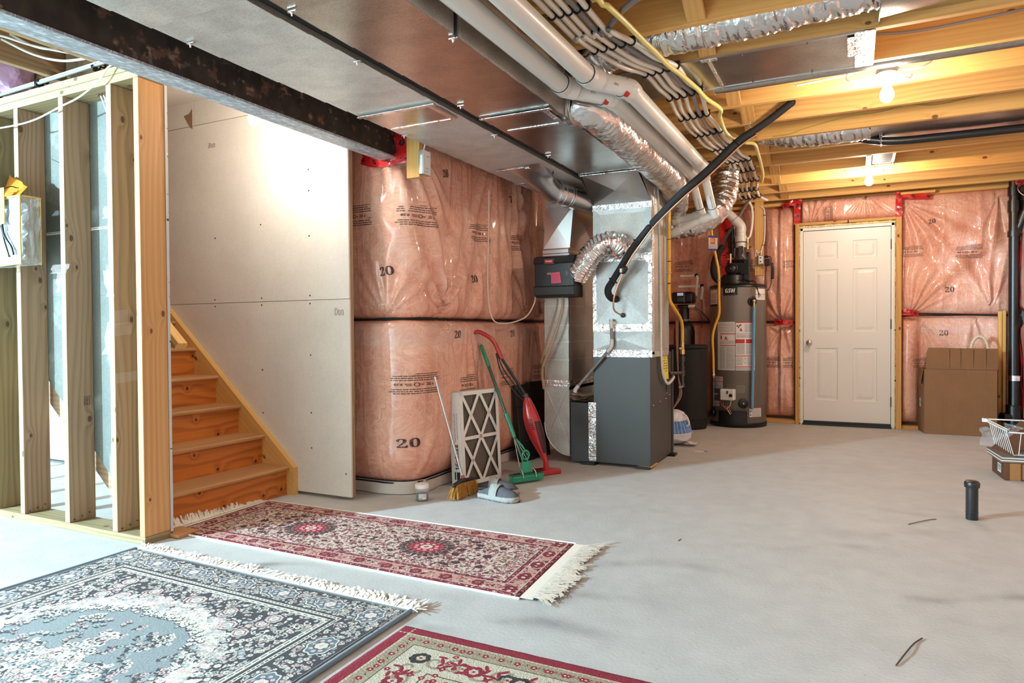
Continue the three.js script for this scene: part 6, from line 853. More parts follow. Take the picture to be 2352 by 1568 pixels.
// a slab of pile: corners far-left, far-right, near-right, near-left on the floor
function rugMesh(c, th, nx, nz, wav = .003) {
  const P = (s, t) => { const a = [mixn(c[0][0], c[1][0], s), mixn(c[0][1], c[1][1], s)], b = [mixn(c[3][0], c[2][0], s), mixn(c[3][1], c[2][1], s)]; return [mixn(b[0], a[0], t), mixn(b[1], a[1], t)]; };
  const top = gridSurf(nx, nz, (s, t) => { const [x, z] = P(s, t), e = Math.min(s, 1 - s, t, 1 - t); return [x, th * sstep(0, .008, e + .003) + wav * fbm(x * 2 + 5, z * 2 + 5, 256, 3, 3) * sstep(0, .05, e) + .0012 * (pn(x * 60, z * 60, 256, 256, 4)), z]; });
  return top;
}
function fringe(a, b, out, n, len, s, lift = 0) { // strands along a-b, hanging out
  seed = s; const g = []; for (let i = 0; i < n; i++) { const t = (i + rr(-.6, .6)) / n, x = mixn(a[0], b[0], clamp(t)), z = mixn(a[1], b[1], clamp(t)), l = len * rr(.5, 1.2) * (.75 + .5 * pn(t * 14, 3, 99, 99, s & 7)), sw = (pn(t * 22, 1, 99, 99, 5) - .5) * 1.9 + rr(-.5, .5), w = rr(.0035, .0065); const pts = []; for (let k = 0; k <= 4; k++) { const q = k / 4; pts.push([x + out[0] * l * q + -out[1] * l * sw * q * q, .008 + lift * q * q * rr(.4, 1.2) + .005 * Math.sin(q * 3.1) * rnd(), z + out[1] * l * q + out[0] * l * sw * q * q]); } const q = gridSurf(4, 1, (u, v) => { const p = pts[Math.round(u * 4)]; return [p[0] - out[1] * w * (v - .5) * 2, p[1] + (v ? .0007 : 0), p[2] + out[0] * w * (v - .5) * 2]; }); g.push(q); } return g;
}
const fr = std({ color: rgb(238, 230, 214), roughness: .9, side: THREE.DoubleSide });
{
  let t = thing('rug', 'long red and cream runner rug with two round medallions beside the stairs', 'rug', [0, 0, 0]);
  part(t, 'pile', rugMesh([[-3.165, -3.05], [-1.19, -3.052], [-1.142, -2.342], [-3.135, -2.368]], .008, 160, 60), std({ map: redRunner, roughness: .95, bumpMap: finer(T.grit, 6), bumpScale: .002 }));
  part(t, 'binding', [tube([[-3.165, .005, -3.055], [-2.2, .005, -3.057], [-1.19, .005, -3.057]], .0045, 40, 6), tube([[-3.14, .005, -2.362], [-2.2, .005, -2.350], [-1.142, .005, -2.336]], .0055, 40, 6)], fr, 'cream edge');
  part(t, 'hem', [gridSurf(2, 20, (s, q) => [mixn(-1.19, -1.142, 1 - q) + s * .055, .0065, mixn(-2.342, -3.052, q)]), gridSurf(2, 20, (s, q) => [mixn(-3.135, -3.165, q) - .03 + s * .03, .006, mixn(-2.368, -3.05, q)])], fr);
  part(t, 'fringe', fringe([-1.145, -3.04], [-1.10, -2.36], [1, .05], 620, .085, 3, .003), fr, 'knotted cream fringe').userData.kind = 'stuff'; part(t, 'fringe', fringe([-3.19, -3.03], [-3.16, -2.38], [-1, 0], 330, .055, 4, .04), fr, 'cream fringe against the stairs').userData.kind = 'stuff';
  t = thing('rug', 'grey-blue floral rug with charcoal border and cream fringe, bottom left', 'rug', [0, 0, 0]);
  part(t, 'pile', rugMesh([[-3.03, -2.095], [-1.445, -2.055], [-1.395, .52], [-3.0, .50]], .012, 120, 180), std({ map: blueRug, roughness: .95, bumpMap: finer(T.grit, 6), bumpScale: .002 }));
  part(t, 'binding', [tube([[-1.442, .008, -2.055], [-1.42, .008, -.8], [-1.392, .008, .52]], .0085, 60, 8), tube([[-3.033, .008, -2.095], [-3.02, .008, -.8], [-3.003, .008, .5]], .0085, 60, 8)], std({ color: rgb(112, 134, 150), roughness: .9 }), 'thick blue-grey bound edge'); part(t, 'fringe', fringe([-3.02, -2.10], [-1.44, -2.06], [.03, -1], 620, .06, 5, .012), fr, 'matted cream fringe').userData.kind = 'stuff'; part(t, 'fringe', fringe([-1.50, -2.07], [-1.45, -2.062], [.85, -.5], 18, .07, 6, .01), fr).userData.kind = 'stuff';
  t = thing('rug', 'crimson bordered rug with beige scrolls, cut off at the bottom edge', 'rug', [0, 0, 0]);
  part(t, 'pile', rugMesh([[-1.385, -1.94], [-.06, -1.925], [-.03, -.60], [-1.36, -.62]], .016, 120, 120), std({ map: redRug, roughness: .95, bumpMap: finer(T.grit, 5), bumpScale: .003 }));
}

// ------------------------------------------------------------------ things along the pink wall
{
  let t = thing('jar', 'small clear jar of dark bits with a white lid by the pink corner', 'jar', [-2.342, 0, -3.47]);
  part(t, 'glass', lathe([[0, .001], [.036, .001], [.041, .006], [.041, .03], [.038, .036], [.041, .042], [.041, .064], [.034, .074], [.034, .078]], [0, 0, 0], 32), M.clear); part(t, 'contents', lathe([[0, .003], [.037, .003], [.037, .045], [.0, .052]], [0, 0, 0], 24), std({ color: rgb(58, 62, 64), roughness: .7 })); part(t, 'lid', lathe([[.042, .076], [.042, .096], [.039, .1], [0, .1]], [0, 0, 0], 32), M.white); part(t, 'label', patch(.0416, .1, 1.25, .014, .046), std({ map: canvasTex(128, 96, (g, w, h) => { g.fillStyle = '#e9e9e6'; g.fillRect(0, 0, w, h); seed = 4; textBlock(g, 8, 8, 120, 60, 8, '#777'); g.fillStyle = '#222'; for (let i = 0; i < 14; i++) g.fillRect(8 + i * 4, 66, (i * 7) % 3 + 1, 26); }), roughness: .6 }));
  // furnace filter leaning on the wall
  t = thing('furnace_filter', 'white framed pleated furnace filter leaning on the pink wall', 'filter', [-2.292, 0, -3.879], null, 77.3 * D); const tilt = new THREE.Matrix4().makeRotationX(-.05), W = .385, H = .622, Dp = .102, tl = (g) => (g.applyMatrix4(tilt), g);
  part(t, 'frame_side', [tl(box(0, 0, -Dp, .004, H, 0)), tl(box(W - .004, 0, -Dp, W, H, 0)), tl(box(0, H - .004, -Dp, W, H, 0)), tl(box(0, 0, -Dp, W, .004, 0)), tl(box(.004, .004, -Dp, W - .004, H - .004, -Dp + .003))], M.paper);
  const wd = .011, strip = (a, b) => { const A = V(a[0], a[1], 0), B = V(b[0], b[1], 0), L = A.distanceTo(B), g = new THREE.BoxGeometry(wd * 2, L, .003); g.rotateZ(Math.atan2(-(B.x - A.x), B.y - A.y)); g.translate((A.x + B.x) / 2, (A.y + B.y) / 2, 0); return tl(g); };
  const c = W / 2, m = H / 2; part(t, 'lattice', [tl(box(0, 0, -.002, .026, H, .002)), tl(box(W - .026, 0, -.002, W, H, .002)), tl(box(0, H - .026, -.002, W, H, .002)), tl(box(0, 0, -.002, W, .026, .002)), strip([.01, m], [W - .01, m]), ...[[0, 1], [1, 1], [0, 0], [1, 0]].flatMap(([sx, sy]) => [strip([c, m], [sx ? W - .015 : .015, sy ? H - .015 : .015]), strip([c, sy ? H - .01 : .01], [sx ? W - .012 : .012, m])])], M.paper, 'white cardboard lattice');
  part(t, 'pleats', tl(mapUV(gridSurf(2 * 17, 1, (s, q) => [.005 + s * (W - .01), .005 + q * (H - .01), -.012 - .018 * (Math.round(s * 34) % 2)]).toNonIndexed(), 'y', .5, .5)), std({ color: rgb(112, 102, 92), roughness: .95, side: THREE.DoubleSide }), 'grey pleated paper');
  part(t, 'size_print', tl(quad([-.001, .03, -.085], [-.001, .03, -.012], [-.001, .60, -.012], [-.001, .60, -.085])), std({ map: canvasTex(128, 1000, (g, w, h) => { g.clearRect(0, 0, w, h); g.translate(w, h); g.rotate(-Math.PI / 2); g.translate(0, -w); g.fillStyle = '#1c1c20'; g.fillRect(20, 20, 90, 20); g.fillRect(20, 54, 90, 50); g.font = 'bold 84px sans-serif'; g.fillText('16x25x4', 130, 96, 300); g.font = '26px sans-serif'; g.fillText('Actual Size 15 3/8" x 24 3/8" x 3 5/8"', 460, 60, 330); g.fillText('(39.05 cm x 61.91 cm x 9.20 cm)', 490, 96, 300); }), transparent: true, alphaTest: .35, roughness: .7 }));
  // broom
  t = thing('broom', 'short broom with a steel handle and straw bristles leaning on the pink wall', 'broom', [0, 0, 0]);
  part(t, 'handle', rod([-2.155, .115, -3.64], [-2.365, .735, -3.66], .0075, .0075, 16), std({ color: new THREE.Color().setRGB(.42, .42, .43), metalness: .9, roughness: .3 })); part(t, 'ferrule', [rod([-2.150, .10, -3.64], [-2.158, .135, -3.64], .011)], M.red); part(t, 'cap', [tube([[-2.165, .088, -3.55], [-2.155, .105, -3.62], [-2.15, .098, -3.69], [-2.145, .088, -3.765]], .013, 24, 10), rod([-2.15, .09, -3.64], [-2.155, .118, -3.64], .013)], M.black, 'black cap');
  seed = 61; const br = []; for (let i = 0; i < 620; i++) { const q = rnd(), z = mixn(-3.55, -3.765, q), x = mixn(-2.165, -2.145, q) + rr(-.014, .014); br.push(rod([x, .092, z], [x + rr(-.028, .03), .003 + rr(0, .012), z + (q < .5 ? 1 : -1) * rr(0, .018) + (.5 - q) * .05], .0016, .0012, 4, true)); } part(t, 'bristles', br, std({ color: rgb(186, 132, 56), roughness: .8 }), 'straw coloured bristles').userData.kind = 'stuff';
  // sponge mop
  t = thing('sponge_mop', 'green sponge mop leaning on the pink wall', 'mop', [0, 0, 0]); const A = V(-1.985, .10, -4.18), B = V(-2.36, .913, -4.259), at = (k) => A.clone().lerp(B, k).toArray();
  part(t, 'grip', [rod(at(.83), at(1), .014, .0135, 18), ball(at(1), .0135)], M.green, 'light green grip'); part(t, 'pole', rod(at(.40), at(.85), .0115, .0115, 18), M.darkGreen || M.darkgreen); part(t, 'sleeve', [rod(at(.24), at(.41), .013, .0155, 18), rod(at(.40), at(.43), .018, .018, 18)], M.green); part(t, 'pole', rod(at(.02), at(.24), .010, .010, 14), M.darkgreen);
  const dir = V(.52, 0, -.85).normalize(), off = (p, d, y = 0, f = 0) => [p[0] + dir.x * d + .85 * f, p[1] + y, p[2] + dir.z * d + .52 * f];
  part(t, 'lever', [tube([at(.24), off(at(.16), .02, .01, .02), off(at(.10), .035, 0, .03)], .006, 16, 8), (() => { const g = new THREE.TorusGeometry(.026, .007, 8, 24); g.scale(1, 1.15, 1); g.rotateY(1.0); g.translate(...off(at(.10), .02, .0, .03)); return g; })()], M.green, 'green squeeze lever with a ring'); part(t, 'rod', [-.03, .03].flatMap(d => [rod(off(at(.22), d * .3), off(at(.01), d * 1.4), .0028, .0028, 8), tube([off(at(.01), d * 1.4), off(at(-.02), d * 1.7, -.005, .03), off(at(-.05), d * 1.7, -.02, .03)], .0028, 12, 6)]), M.chrome);
  const hb = (w, h, d, o, y) => { const g = new RoundedBoxGeometry(w, h, d, 2, Math.min(h, d) * .3); g.rotateY(Math.atan2(.85, .52)); g.translate(A.x + .85 * o, y, A.z + .52 * o); return g; };
  part(t, 'head_bracket', [hb(.075, .075, .02, .01, .105), hb(.09, .025, .03, .01, .075)], M.green); part(t, 'head_plate', [hb(.245, .012, .06, .01, .058)], M.darkgreen); part(t, 'sponge', [hb(.25, .042, .055, .012, .03), hb(.25, .02, .06, .012, .045)], M.green, 'green sponge roller');
  // stick vacuum
  t = thing('stick_vacuum', 'red stick vacuum leaning on the pink wall behind the green mop', 'vacuum cleaner', [0, 0, 0]);
  part(t, 'handle', [tube([[-2.375, 1.012, -4.20], [-2.355, 1.015, -4.22], [-2.30, .978, -4.26], [-2.265, .93, -4.285], [-2.235, .855, -4.30]], .0145, 40, 14), rod([-2.245, .88, -4.296], [-2.225, .825, -4.305], .017, .016, 14)], M.red, 'red bent handle'); part(t, 'pole', rod([-2.232, .84, -4.302], [-2.065, .56, -4.37], .0105, .0105, 14), M.black); part(t, 'cord', [tube([[-2.25, .86, -4.28], [-2.20, .74, -4.30], [-2.13, .63, -4.34], [-2.075, .545, -4.365]], .0045, 30, 8), tube([[-2.255, .86, -4.28], [-2.225, .73, -4.30], [-2.15, .60, -4.34], [-2.085, .53, -4.365]], .0045, 30, 8)], M.black); part(t, 'neck', rod([-2.075, .575, -4.365], [-2.052, .53, -4.375], .02, .017, 16), M.iron);
  const ax = V(-.125, -.455, -.08), body = gridSurf(40, 32, (s, q) => { const a = s * 6.2832, r = .016 + .044 * Math.pow(Math.sin(Math.PI * Math.pow(q, .85)), 1.15) * (q < .5 ? 1 : 1) + .006 * (1 - q); const cx = -2.06 + .125 * q * .92 - .012 * Math.sin(q * 3.14), cy = .55 - .455 * q, cz = -4.372 - .055 * q; return [cx + Math.cos(a) * r * .95, cy, cz + Math.sin(a) * -r * 1.0]; });
  part(t, 'body', body, M.red, 'glossy red body'); part(t, 'dirt_cup', gridSurf(16, 16, (s, q) => { const a = -.9 + s * 1.4, r = .0175 + .0445 * Math.pow(Math.sin(Math.PI * Math.pow(.35 + q * .5, .85)), 1.15); const k = .35 + q * .5; return [-2.06 + .125 * k * .92 - .012 * Math.sin(k * 3.14) + Math.cos(a) * r, .55 - .455 * k, -4.372 - .055 * k - Math.sin(a) * r * 1.05]; }), std({ color: rgb(60, 14, 16), roughness: .3, side: THREE.DoubleSide })); part(t, 'vent_slots', [...Array(6).keys()].map(i => rod([-2.035 + i * .004, .40 - i * .013, -4.322], [-2.0 + i * .004, .40 - i * .013, -4.33], .0022, .0022, 6)), M.black);
  part(t, 'switch', box(-2.045, .475, -4.36, -2.03, .50, -4.345), M.black); part(t, 'swivel', rod([-1.945, .11, -4.43], [-1.945, .04, -4.44], .018, .022, 16), M.red); part(t, 'floor_head', (() => { const g = extrude([[-.10, -.03], [.10, -.03], [.115, .01], [.05, .075], [-.05, .075], [-.115, .01]], .022, .006); g.rotateX(-Math.PI / 2); g.rotateY(1.02); g.translate(-1.955, .008, -4.46); return g; })(), M.red, 'flat red floor head'); part(t, 'head_sole', (() => { const g = new THREE.BoxGeometry(.20, .012, .05); g.rotateY(1.02); g.translate(-1.945, .007, -4.46); return g; })(), M.black);
  // black panels
  t = thing('folding_panel', 'black ribbed plastic panel standing behind the red vacuum', 'panel', [-2.30, 0, -4.78], null, 80 * D); const lean = new THREE.Matrix4().makeRotationX(-.10), ln = (g) => (g.applyMatrix4(lean), g);
  part(t, 'panel', [ln(box(0, 0, -.04, .20, .60, 0, .006)), ln(box(.205, .0, -.055, .43, .615, -.015, .006))], M.black); part(t, 'rib', [.15, .3, .42, .52].map(y => ln(box(.003, y, -.002, .197, y + .012, .004))).concat([.12, .27, .44].map(y => ln(box(.21, y, -.017, .425, y + .012, -.011)))), M.blackmatte); part(t, 'hinge', ln(rod([.2025, .02, -.01], [.2025, .58, -.01], .006)), M.black);
}
// slippers
{
  const sole = (s) => { const w = (q) => .036 + .016 * Math.sin(clamp((q - .25) / .75) * 2.6); const out = []; const n = 40; for (let i = 0; i <= n; i++) { const q = i / n, e = q < .13 ? Math.sqrt(1 - Math.pow(1 - q / .13, 2)) : q > .8 ? Math.sqrt(1 - Math.pow((q - .8) / .2, 2)) : 1; out.push([q * .29 - .145, w(q) * e]); } return { w: (q) => { const e = q < .13 ? Math.sqrt(Math.max(0, 1 - Math.pow(1 - q / .13, 2))) : q > .8 ? Math.sqrt(Math.max(0, 1 - Math.pow((q - .8) / .2, 2))) : 1; return w(q) * e; }, out }; };
  const { w, out } = sole(); const fleece = std({ color: rgb(158, 155, 148), roughness: 1 }), grey = std({ color: rgb(82, 82, 86), roughness: .95 });
  const mk = (label, pos, turn) => { const t = thing('slipper', label, 'slipper', pos, 'pair of slippers', turn);
    const shp = [...out, ...out.slice().reverse().map(([x, z]) => [x, -z])]; const so = extrude(shp.map(([x, z]) => [x * 1.02, z * 1.06]), .004, .002); so.rotateX(-Math.PI / 2); part(t, 'sole', so.translate(0, .002, 0), M.rubber, 'thin dark sole');
    part(t, 'fleece_edge', gridSurf(120, 10, (s, q) => { const a = s * 2, k = a < 1 ? a : 2 - a, sg = a < 1 ? 1 : -1, W = w(k) * 1.05 + .001, an = q * 6.283, r = .013 + .005 * pn(s * 90, q * 8, 90, 8, 3); return [k * .29 - .145 + (k < .1 ? -1 : k > .9 ? 1 : 0) * 0 + Math.cos(an) * r * .3, .018 + Math.sin(an) * r, sg * W + Math.cos(an) * r * .75]; }), fleece, 'cream fleece rim');
    const top = (q0, q1, lift, nz, nn = 36) => gridSurf(nn, 22, (s, v) => { const q = mixn(q0, q1, s), a = v * Math.PI, hh = .030 + .042 * Math.pow(clamp((1 - q) / .55), .8) * (q > .3 ? 1 : 1); const r = nz ? .006 * pn(s * 26, v * 40, 99, 99, 7) : .0015 * pn(s * 9, v * 9, 99, 99, 2); return [q * .29 - .145, .016 + (hh * (q > .85 ? Math.sqrt(Math.max(.0, 1 - Math.pow((q - .85) / .15, 2))) * .9 + .1 : 1) + lift + r) * Math.sin(a), (w(q) * .99 + lift + r) * -Math.cos(a)]; });
    part(t, 'upper', top(.44, .995, 0, false), grey, 'dark grey felt upper'); part(t, 'fleece_band', top(.36, .56, .007, true), fleece, 'fluffy cream band'); part(t, 'lining', top(.38, .46, -.004, true, 10), fleece);
    part(t, 'heel_cup', gridSurf(60, 8, (s, v) => { const a = (s - .5) * 2, k = .40 * Math.abs(a), sg = a < 0 ? -1 : 1, W = w(Math.max(k, .002)); return [k * .29 - .145 - .004 + .006 * v, .016 + v * (.042 - .012 * Math.cos(a * 3.1)) , sg * (W * (.98 - .06 * v))]; }), std({ color: rgb(82, 82, 86), roughness: .95, side: THREE.DoubleSide }), 'low felt heel'); part(t, 'insole', (() => { const g = extrude(shp.map(([x, z]) => [x * .97, z * .94]), .004); g.rotateX(-Math.PI / 2); return g.translate(0, .016, 0); })(), fleece); };
  mk('nearer grey felt slipper with cream fleece, toe pointing right', [-1.93, 0, -3.68], -.12); mk('farther grey felt slipper with cream fleece, half hidden by the nearer', [-2.02, 0, -3.83], .12);
}
// ------------------------------------------------------------------ boxes at the right
{
  let t = thing('cardboard_box', 'big brown open cardboard box standing right of the white door', 'box', [.903, 0, -7.70]); const w = .292, h = .625, d = .29;
  const wall = (a, b, c, e, f, g) => mapUV(box(a, b, c, e, f, g, .001), 'y', .6, .6);
  part(t, 'side', wall(-w, .002, -.006, w, h, 0), M.kraft); part(t, 'side', (() => { const g = wall(-.003, .002, -d, .003, h, 0); g.rotateY(.11); g.translate(-w, 0, 0); return g; })(), M.kraft); part(t, 'side', wall(w - .006, .002, -d, w, h, 0), M.kraft); part(t, 'side', wall(-w - .03, .002, -d, w, h, -d + .006), M.kraft); part(t, 'bottom', wall(-w, 0, -d, w, .004, 0), M.kraft);
  part(t, 'flap', (() => { const g = extrude([[-w + .012, 0], [w, 0], [w + .001, .198], [-w + .03, .206], [-w + .012, .15]], .005); g.rotateX(-.04); return mapUV(g.translate(0, h, -.004), 'y', .6, .6); })(), M.kraft, 'raised front flap'); part(t, 'flap', (() => { const g = wall(-.002, -.16, -d + .02, .002, 0, -.02); g.rotateZ(-.15); g.translate(-w - .012, h, 0); g.rotateY(.0); return g; })(), M.kraft);
  part(t, 'crease', [box(-w + .012, h - .002, 0, w, h + .002, .0015), ...[-.09, .0, .1, .2].map(x => box(x, h + .01, -.0045, x + .0015, h + .19, .0022))], M.kraftdark);
  const sideq = (z0, z1, y0, y1) => { const g = quad([-.0036, y0, -z1], [-.0036, y0, -z0], [-.0036, y1, -z0], [-.0036, y1, -z1]); g.rotateY(.11); g.translate(-w, 0, 0); return g; };
  part(t, 'shipping_label', sideq(.07, .15, .46, .585), std({ map: canvasTex(96, 160, (g, W, H) => { g.fillStyle = '#e6e4de'; g.fillRect(0, 0, W, H); g.fillStyle = '#2f7a5a'; g.fillRect(0, 0, W, 24); g.fillStyle = '#a33'; g.fillRect(12, 70, 24, 24); seed = 2; textBlock(g, 10, 34, 86, 60, 9); textBlock(g, 44, 72, 86, 150, 10); g.fillStyle = '#222'; for (let i = 0; i < 8; i++) g.fillRect(12, 104 + i * 6, 26, (i % 3) + 1); }), roughness: .6 }), 'white shipping label'); part(t, 'sticker', sideq(.15, .22, .245, .33), std({ map: canvasTex(64, 64, (g, W, H) => { g.fillStyle = '#a9c9a4'; g.fillRect(0, 0, W, H); g.fillStyle = '#3f6e46'; g.fillRect(0, 28, W, 6); g.fillRect(28, 0, 6, H); }), roughness: .6 }), 'pale green sticker');
  t = thing('wicker_basket', 'cream wicker basket with a hoop handle inside the big cardboard box', 'basket', [1.07, .62, -7.87]);
  part(t, 'body', gridSurf(90, 20, (s, q) => { const a = s * 6.2832, r = (.085 + .045 * q) + .004 * (((Math.floor(s * 45) + Math.floor(q * 10)) % 2) ? 1 : -1); return [Math.cos(a) * r, -.10 + q * .20, -Math.sin(a) * r]; }), std({ color: rgb(206, 186, 150), roughness: .85, side: THREE.DoubleSide })); part(t, 'rim', [ring([0, .10, 0], [0, 1, 0], .13, .01, 40)], std({ color: rgb(214, 196, 160), roughness: .85 }));
  part(t, 'handle', [0, 1].map(i => { const pts = []; for (let k = 0; k <= 16; k++) { const a = Math.PI * k / 16; pts.push([-.0 - Math.cos(a) * .072, .11 + Math.pow(Math.sin(a), .75) * .205, .02 - i * .022]); } return tube(pts, .0085, 50, 8); }).concat([...Array(22).keys()].map(k => { const a = Math.PI * (k + .5) / 22; return ring([-Math.cos(a) * .072, .11 + Math.pow(Math.sin(a), .75) * .205, .009], [Math.sin(a), Math.cos(a), 0], .019, .003, 10); })), std({ color: rgb(222, 208, 178), roughness: .85 }), 'woven hoop handle');
  single('cloth_roll', [rod([.82, .78, -7.86], [.97, .795, -7.86], .045, .04, 20), ...[.84, .88, .92, .95].map(x => ring([x, .785, -7.86], [1, .1, 0], .044, .004, 20))], std({ color: rgb(214, 204, 186), roughness: .95 }), 'rolled cream cloth peeking out of the big cardboard box', 'cloth');
  single('leaning_board', [lumber(1.245, 0, -8.06, 1.275, 1.175, -8.02, 'y')], M.wood, 'narrow wooden board leaning in the corner, left of a pair', 'board'); single('leaning_board', [lumber(1.278, 0, -8.05, 1.302, 1.18, -7.99, 'y')], M.wood, 'narrow wooden board leaning in the corner, beside the black stack', 'board');
  // stack with the wire basket
  t = thing('cardboard_box', 'small battered brown box on the floor under the white wire basket', 'box', [.90, 0, -5.56]);
  part(t, 'carton', (() => { const g = mapUV(box(0, .001, -.33, .52, .118, 0, .006), 'x', .6, .6); g.rotateY(.06); return g; })(), M.kraftdark); part(t, 'packing_tape', [box(.03, .002, -.004, .09, .116, .0025), box(.10, .012, -.004, .16, .113, .002)].map(g => (g.rotateY(.06), g)), phy({ color: rgb(150, 104, 60), roughness: .25, clearcoat: .6 })); part(t, 'barcode', (() => { const g = quad([-.001, .035, -.17], [-.001, .035, -.08], [-.001, .095, -.08], [-.001, .095, -.17]); g.rotateY(.06); return g; })(), std({ map: canvasTex(64, 64, (g, W, H) => { g.fillStyle = '#ddd'; g.fillRect(0, 0, W, H); g.fillStyle = '#222'; for (let i = 0; i < 16; i++) g.fillRect(4 + i * 3.6, 8, (i * 5) % 3 + .6, 28); g.fillRect(6, 42, 50, 5); }), roughness: .6 })); part(t, 'torn_paper', gridSurf(10, 10, (s, q) => [.115 + s * .12, .03 + q * .09, .004 + .02 * pn(s * 4, q * 4, 9, 9, 3)]), std({ map: T.kraft, color: rgb(220, 190, 150), roughness: .9, side: THREE.DoubleSide }));
  const shc = [rgb(120, 98, 82), rgb(226, 222, 214), rgb(108, 90, 78), rgb(222, 218, 210), rgb(92, 80, 72)]; const ord = ['lowest', 'second from the bottom', 'middle', 'second from the top', 'topmost']; for (let i = 0; i < 5; i++) single('flat_sheet', (() => { const g = box(-.005 + i * .006, 0, -.36 - i * .01, .55, .0075, .0, .001); g.rotateY(.06 + i * .004); g.translate(.885 - i * .004, .1195 + i * .0085, -5.56); return g; })(), std({ color: shc[i], roughness: .6 }), `thin flat panel under the white wire basket, ${ord[i]} of five`, 'panel', 'flat panels under the wire basket');
  t = thing('wire_basket', 'white wire basket holding cardboard on a stack of flat panels', 'basket', [.915, .165, -5.56]); const by = .003, ty = .165, L = .5, dz = -.40, wr = (a, b, r = .0026) => rod(a, b, r, r, 8), lx = -.05;
  part(t, 'rim', [tube([[lx - .01, ty + .03, dz], [lx, ty + .012, dz + .06], [.0, ty, -.012], [.006, ty, 0], [.05, ty - .008, .004], [L, ty - .008, .004]], .005, 60, 8), tube([[lx - .03, ty + .035, dz], [lx - .03, ty + .02, dz + .0], [lx, ty + .025, dz + .03], [.0, ty + .012, -.02], [.02, ty + .012, -.05]], .004, 30, 8), wr([lx, ty + .03, dz], [L, ty + .03, dz], .005), box(lx - .035, ty + .01, dz - .012, lx - .005, ty + .035, dz + .02, .003)], M.wire);
  part(t, 'wires', [...[...Array(9).keys()].map(i => { const q = (i + .6) / 9.2; return wr([mixn(lx, 0, q), mixn(ty + .025, ty, q), dz * (1 - q)], [mixn(lx + .04, .045, q), by, dz * (1 - q) * .93 - .02]); }), ...[...Array(8).keys()].map(i => wr([.075 + i * .062, ty - .008, .004], [.068 + i * .062, by, -.03])), ...[...Array(12).keys()].map(i => wr([.04, by, -.03 - i * .031], [L, by, -.03 - i * .031], .002)), ...[...Array(8).keys()].map(i => wr([.06 + i * .062, by, -.03], [.06 + i * .062, by, dz * .93], .002))], M.wire);
  single('cardboard_sheet', (() => { const g = mapUV(box(-.003, -.18, -.16, .003, .10, .16), 'y', .6, .6); g.rotateZ(-.75); g.rotateY(.25); g.translate(1.03, .285, -5.78); return g; })(), M.kraftdark, 'folded brown cardboard lying inside the white wire basket', 'cardboard'); single('cardboard_sheet', (() => { const g = mapUV(box(-.16, -.10, -.003, .2, .08, .003), 'y', .6, .6); g.rotateX(-.25); g.translate(1.22, .28, -5.72); return g; })(), M.kraft, 'upright brown cardboard at the right inside the white wire basket', 'cardboard');
  single('plastic_wrap', gridSurf(30, 20, (s, q) => [.82 + s * .16 + .02 * pn(s * 5, q * 5, 9, 9, 1), .165 + .12 * q * (.6 + .6 * pn(s * 4, 2, 9, 9, 4)), -6.02 + .05 * pn(s * 6, q * 6, 9, 9, 2)]), M.clear, 'crumpled clear plastic wrap behind the white wire basket', 'wrap'); single('plastic_wrap', gridSurf(20, 20, (s, q) => [.95 + s * .12, .24 + q * .11 - s * .03, -5.88 + s * .05 + .02 * pn(s * 5, q * 5, 9, 9, 6)]), M.clear, 'clear plastic sheet tucked inside the white wire basket', 'wrap');
}
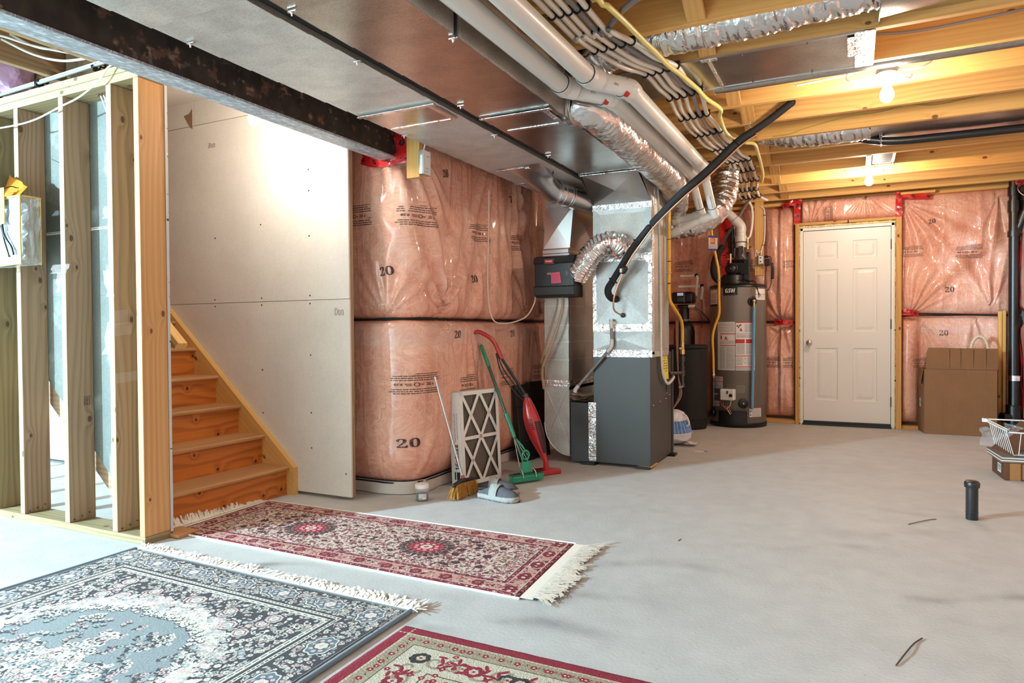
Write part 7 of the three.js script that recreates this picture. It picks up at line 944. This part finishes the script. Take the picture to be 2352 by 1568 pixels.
// ------------------------------------------------------------------ bits left on the floor, bag and box at the left
{
  const tw = (pts, r, l) => single('twig', tube(pts, r, 24, 6), std({ color: rgb(96, 74, 56), roughness: .9 }), l, 'twig');
  tw([[.115, .004, -2.363], [.15, .008, -2.47], [.175, .005, -2.55], [.201, .004, -2.606]], .0025, 'thin dry twig on the floor at the bottom right'); tw([[.255, .003, -4.102], [.31, .006, -4.17], [.36, .004, -4.24], [.393, .003, -4.272]], .0022, 'thin dry twig on the floor left of the black capped pipe');
  tw([[-.76, .002, -3.32], [-.755, .002, -3.35]], .002, 'tiny dark splinter on the floor right of the runner'); 
  const t = thing('plastic_bag', 'clear zippered storage bag with yellow piping hung on the stud wall', 'bag', [-4.10, 1.39, -2.112]); const bx = .24, by = .35, bz = .05, wv = (a, b) => .016 * (pn(a * 5, b * 5, 99, 99, 3) - .5) + .010 * (pn(a * 14, b * 9, 99, 99, 5) - .5);
  part(t, 'front', gridSurf(30, 30, (s, q) => [-bx + s * 2 * bx, q * by, bz + wv(s, q)]), M.bagfilm); part(t, 'side', gridSurf(16, 30, (s, q) => [bx + wv(s + 3, q) * .8, q * by, bz - s * 2 * bz]), M.bagfilm); part(t, 'bottom', gridSurf(20, 10, (s, q) => [-bx + s * 2 * bx, .0 + wv(s, q + 7) * .6, bz - q * 2 * bz]), M.bagfilm); part(t, 'back', gridSurf(20, 20, (s, q) => [-bx + s * 2 * bx, q * by, -bz + wv(s + 5, q) * .5]), M.film);
  const pip = std({ color: rgb(206, 172, 92), roughness: .7 }); part(t, 'piping', [tube([[bx, 0, bz], [bx + .004, by / 2, bz + .004], [bx, by, bz]], .005, 20, 6), tube([[bx, by, -bz], [bx, by, bz], [-bx, by, bz]], .005, 20, 6, .05), tube([[bx, 0, bz], [0, -.005, bz], [-bx, 0, bz]], .004, 20, 6), tube([[bx, 0, -bz], [bx, by, -bz]], .003, 8, 6)], pip, 'yellow piping');
  part(t, 'flap', gridSurf(14, 10, (s, q) => [.0 + s * .17, by + .145 * q * (1 - .55 * s) + .0, bz - .03 - q * .05 + .01 * Math.sin(s * 9)]), std({ color: rgb(196, 124, 20), roughness: .6, side: THREE.DoubleSide }), 'orange cloth flap'); part(t, 'strap', [box(.05, by - .14, bz + .012, .125, by + .05, bz + .016, .001)], std({ color: rgb(178, 152, 86), roughness: .95 }), 'tan webbing strap');
  part(t, 'filler', gridSurf(24, 24, (s, q) => [-bx * .9 + s * bx * 1.82, .02 + q * by * .85, bz * .35 + wv(s * 2.6, q * 2.6) * 2.2]), std({ color: rgb(128, 134, 138), roughness: .3, metalness: .3, side: THREE.DoubleSide }), 'pale crumpled plastic inside'); part(t, 'dark_strap', [tube([[.09, by - .13, bz + .01], [.12, by - .2, bz + .015], [.17, .09, bz + .01], [.19, .05, bz + .01]], .006, 20, 6), tube([[.085, .2, bz + .012], [.11, .13, bz + .012], [.15, .04, bz + .01]], .005, 20, 6)], M.black); part(t, 'hook', tube([[.08, by + .05, -.05], [.08, by + .07, .0], [.085, by + .045, .055]], .003, 14, 6), M.iron);
  single('folded_jacket', (() => { const q = new RoundedBoxGeometry(.20, .17, .08, 6, .035), p = q.attributes.position; for (let i = 0; i < p.count; i++) { const n = .012 * (pn(p.getX(i) * 30 + 9, p.getY(i) * 30 + 9, 256, 256, 4) - .5) * 2; p.setXYZ(i, p.getX(i) + n, p.getY(i) + n * .6, p.getZ(i) + n); } q.computeVertexNormals(); return q.translate(-4.19, 1.80, -2.06); })(), std({ color: rgb(42, 50, 84), roughness: .7 }), 'navy blue folded fabric on top of the clear storage bag', 'fabric');
}

renderer.render(scene, camera);
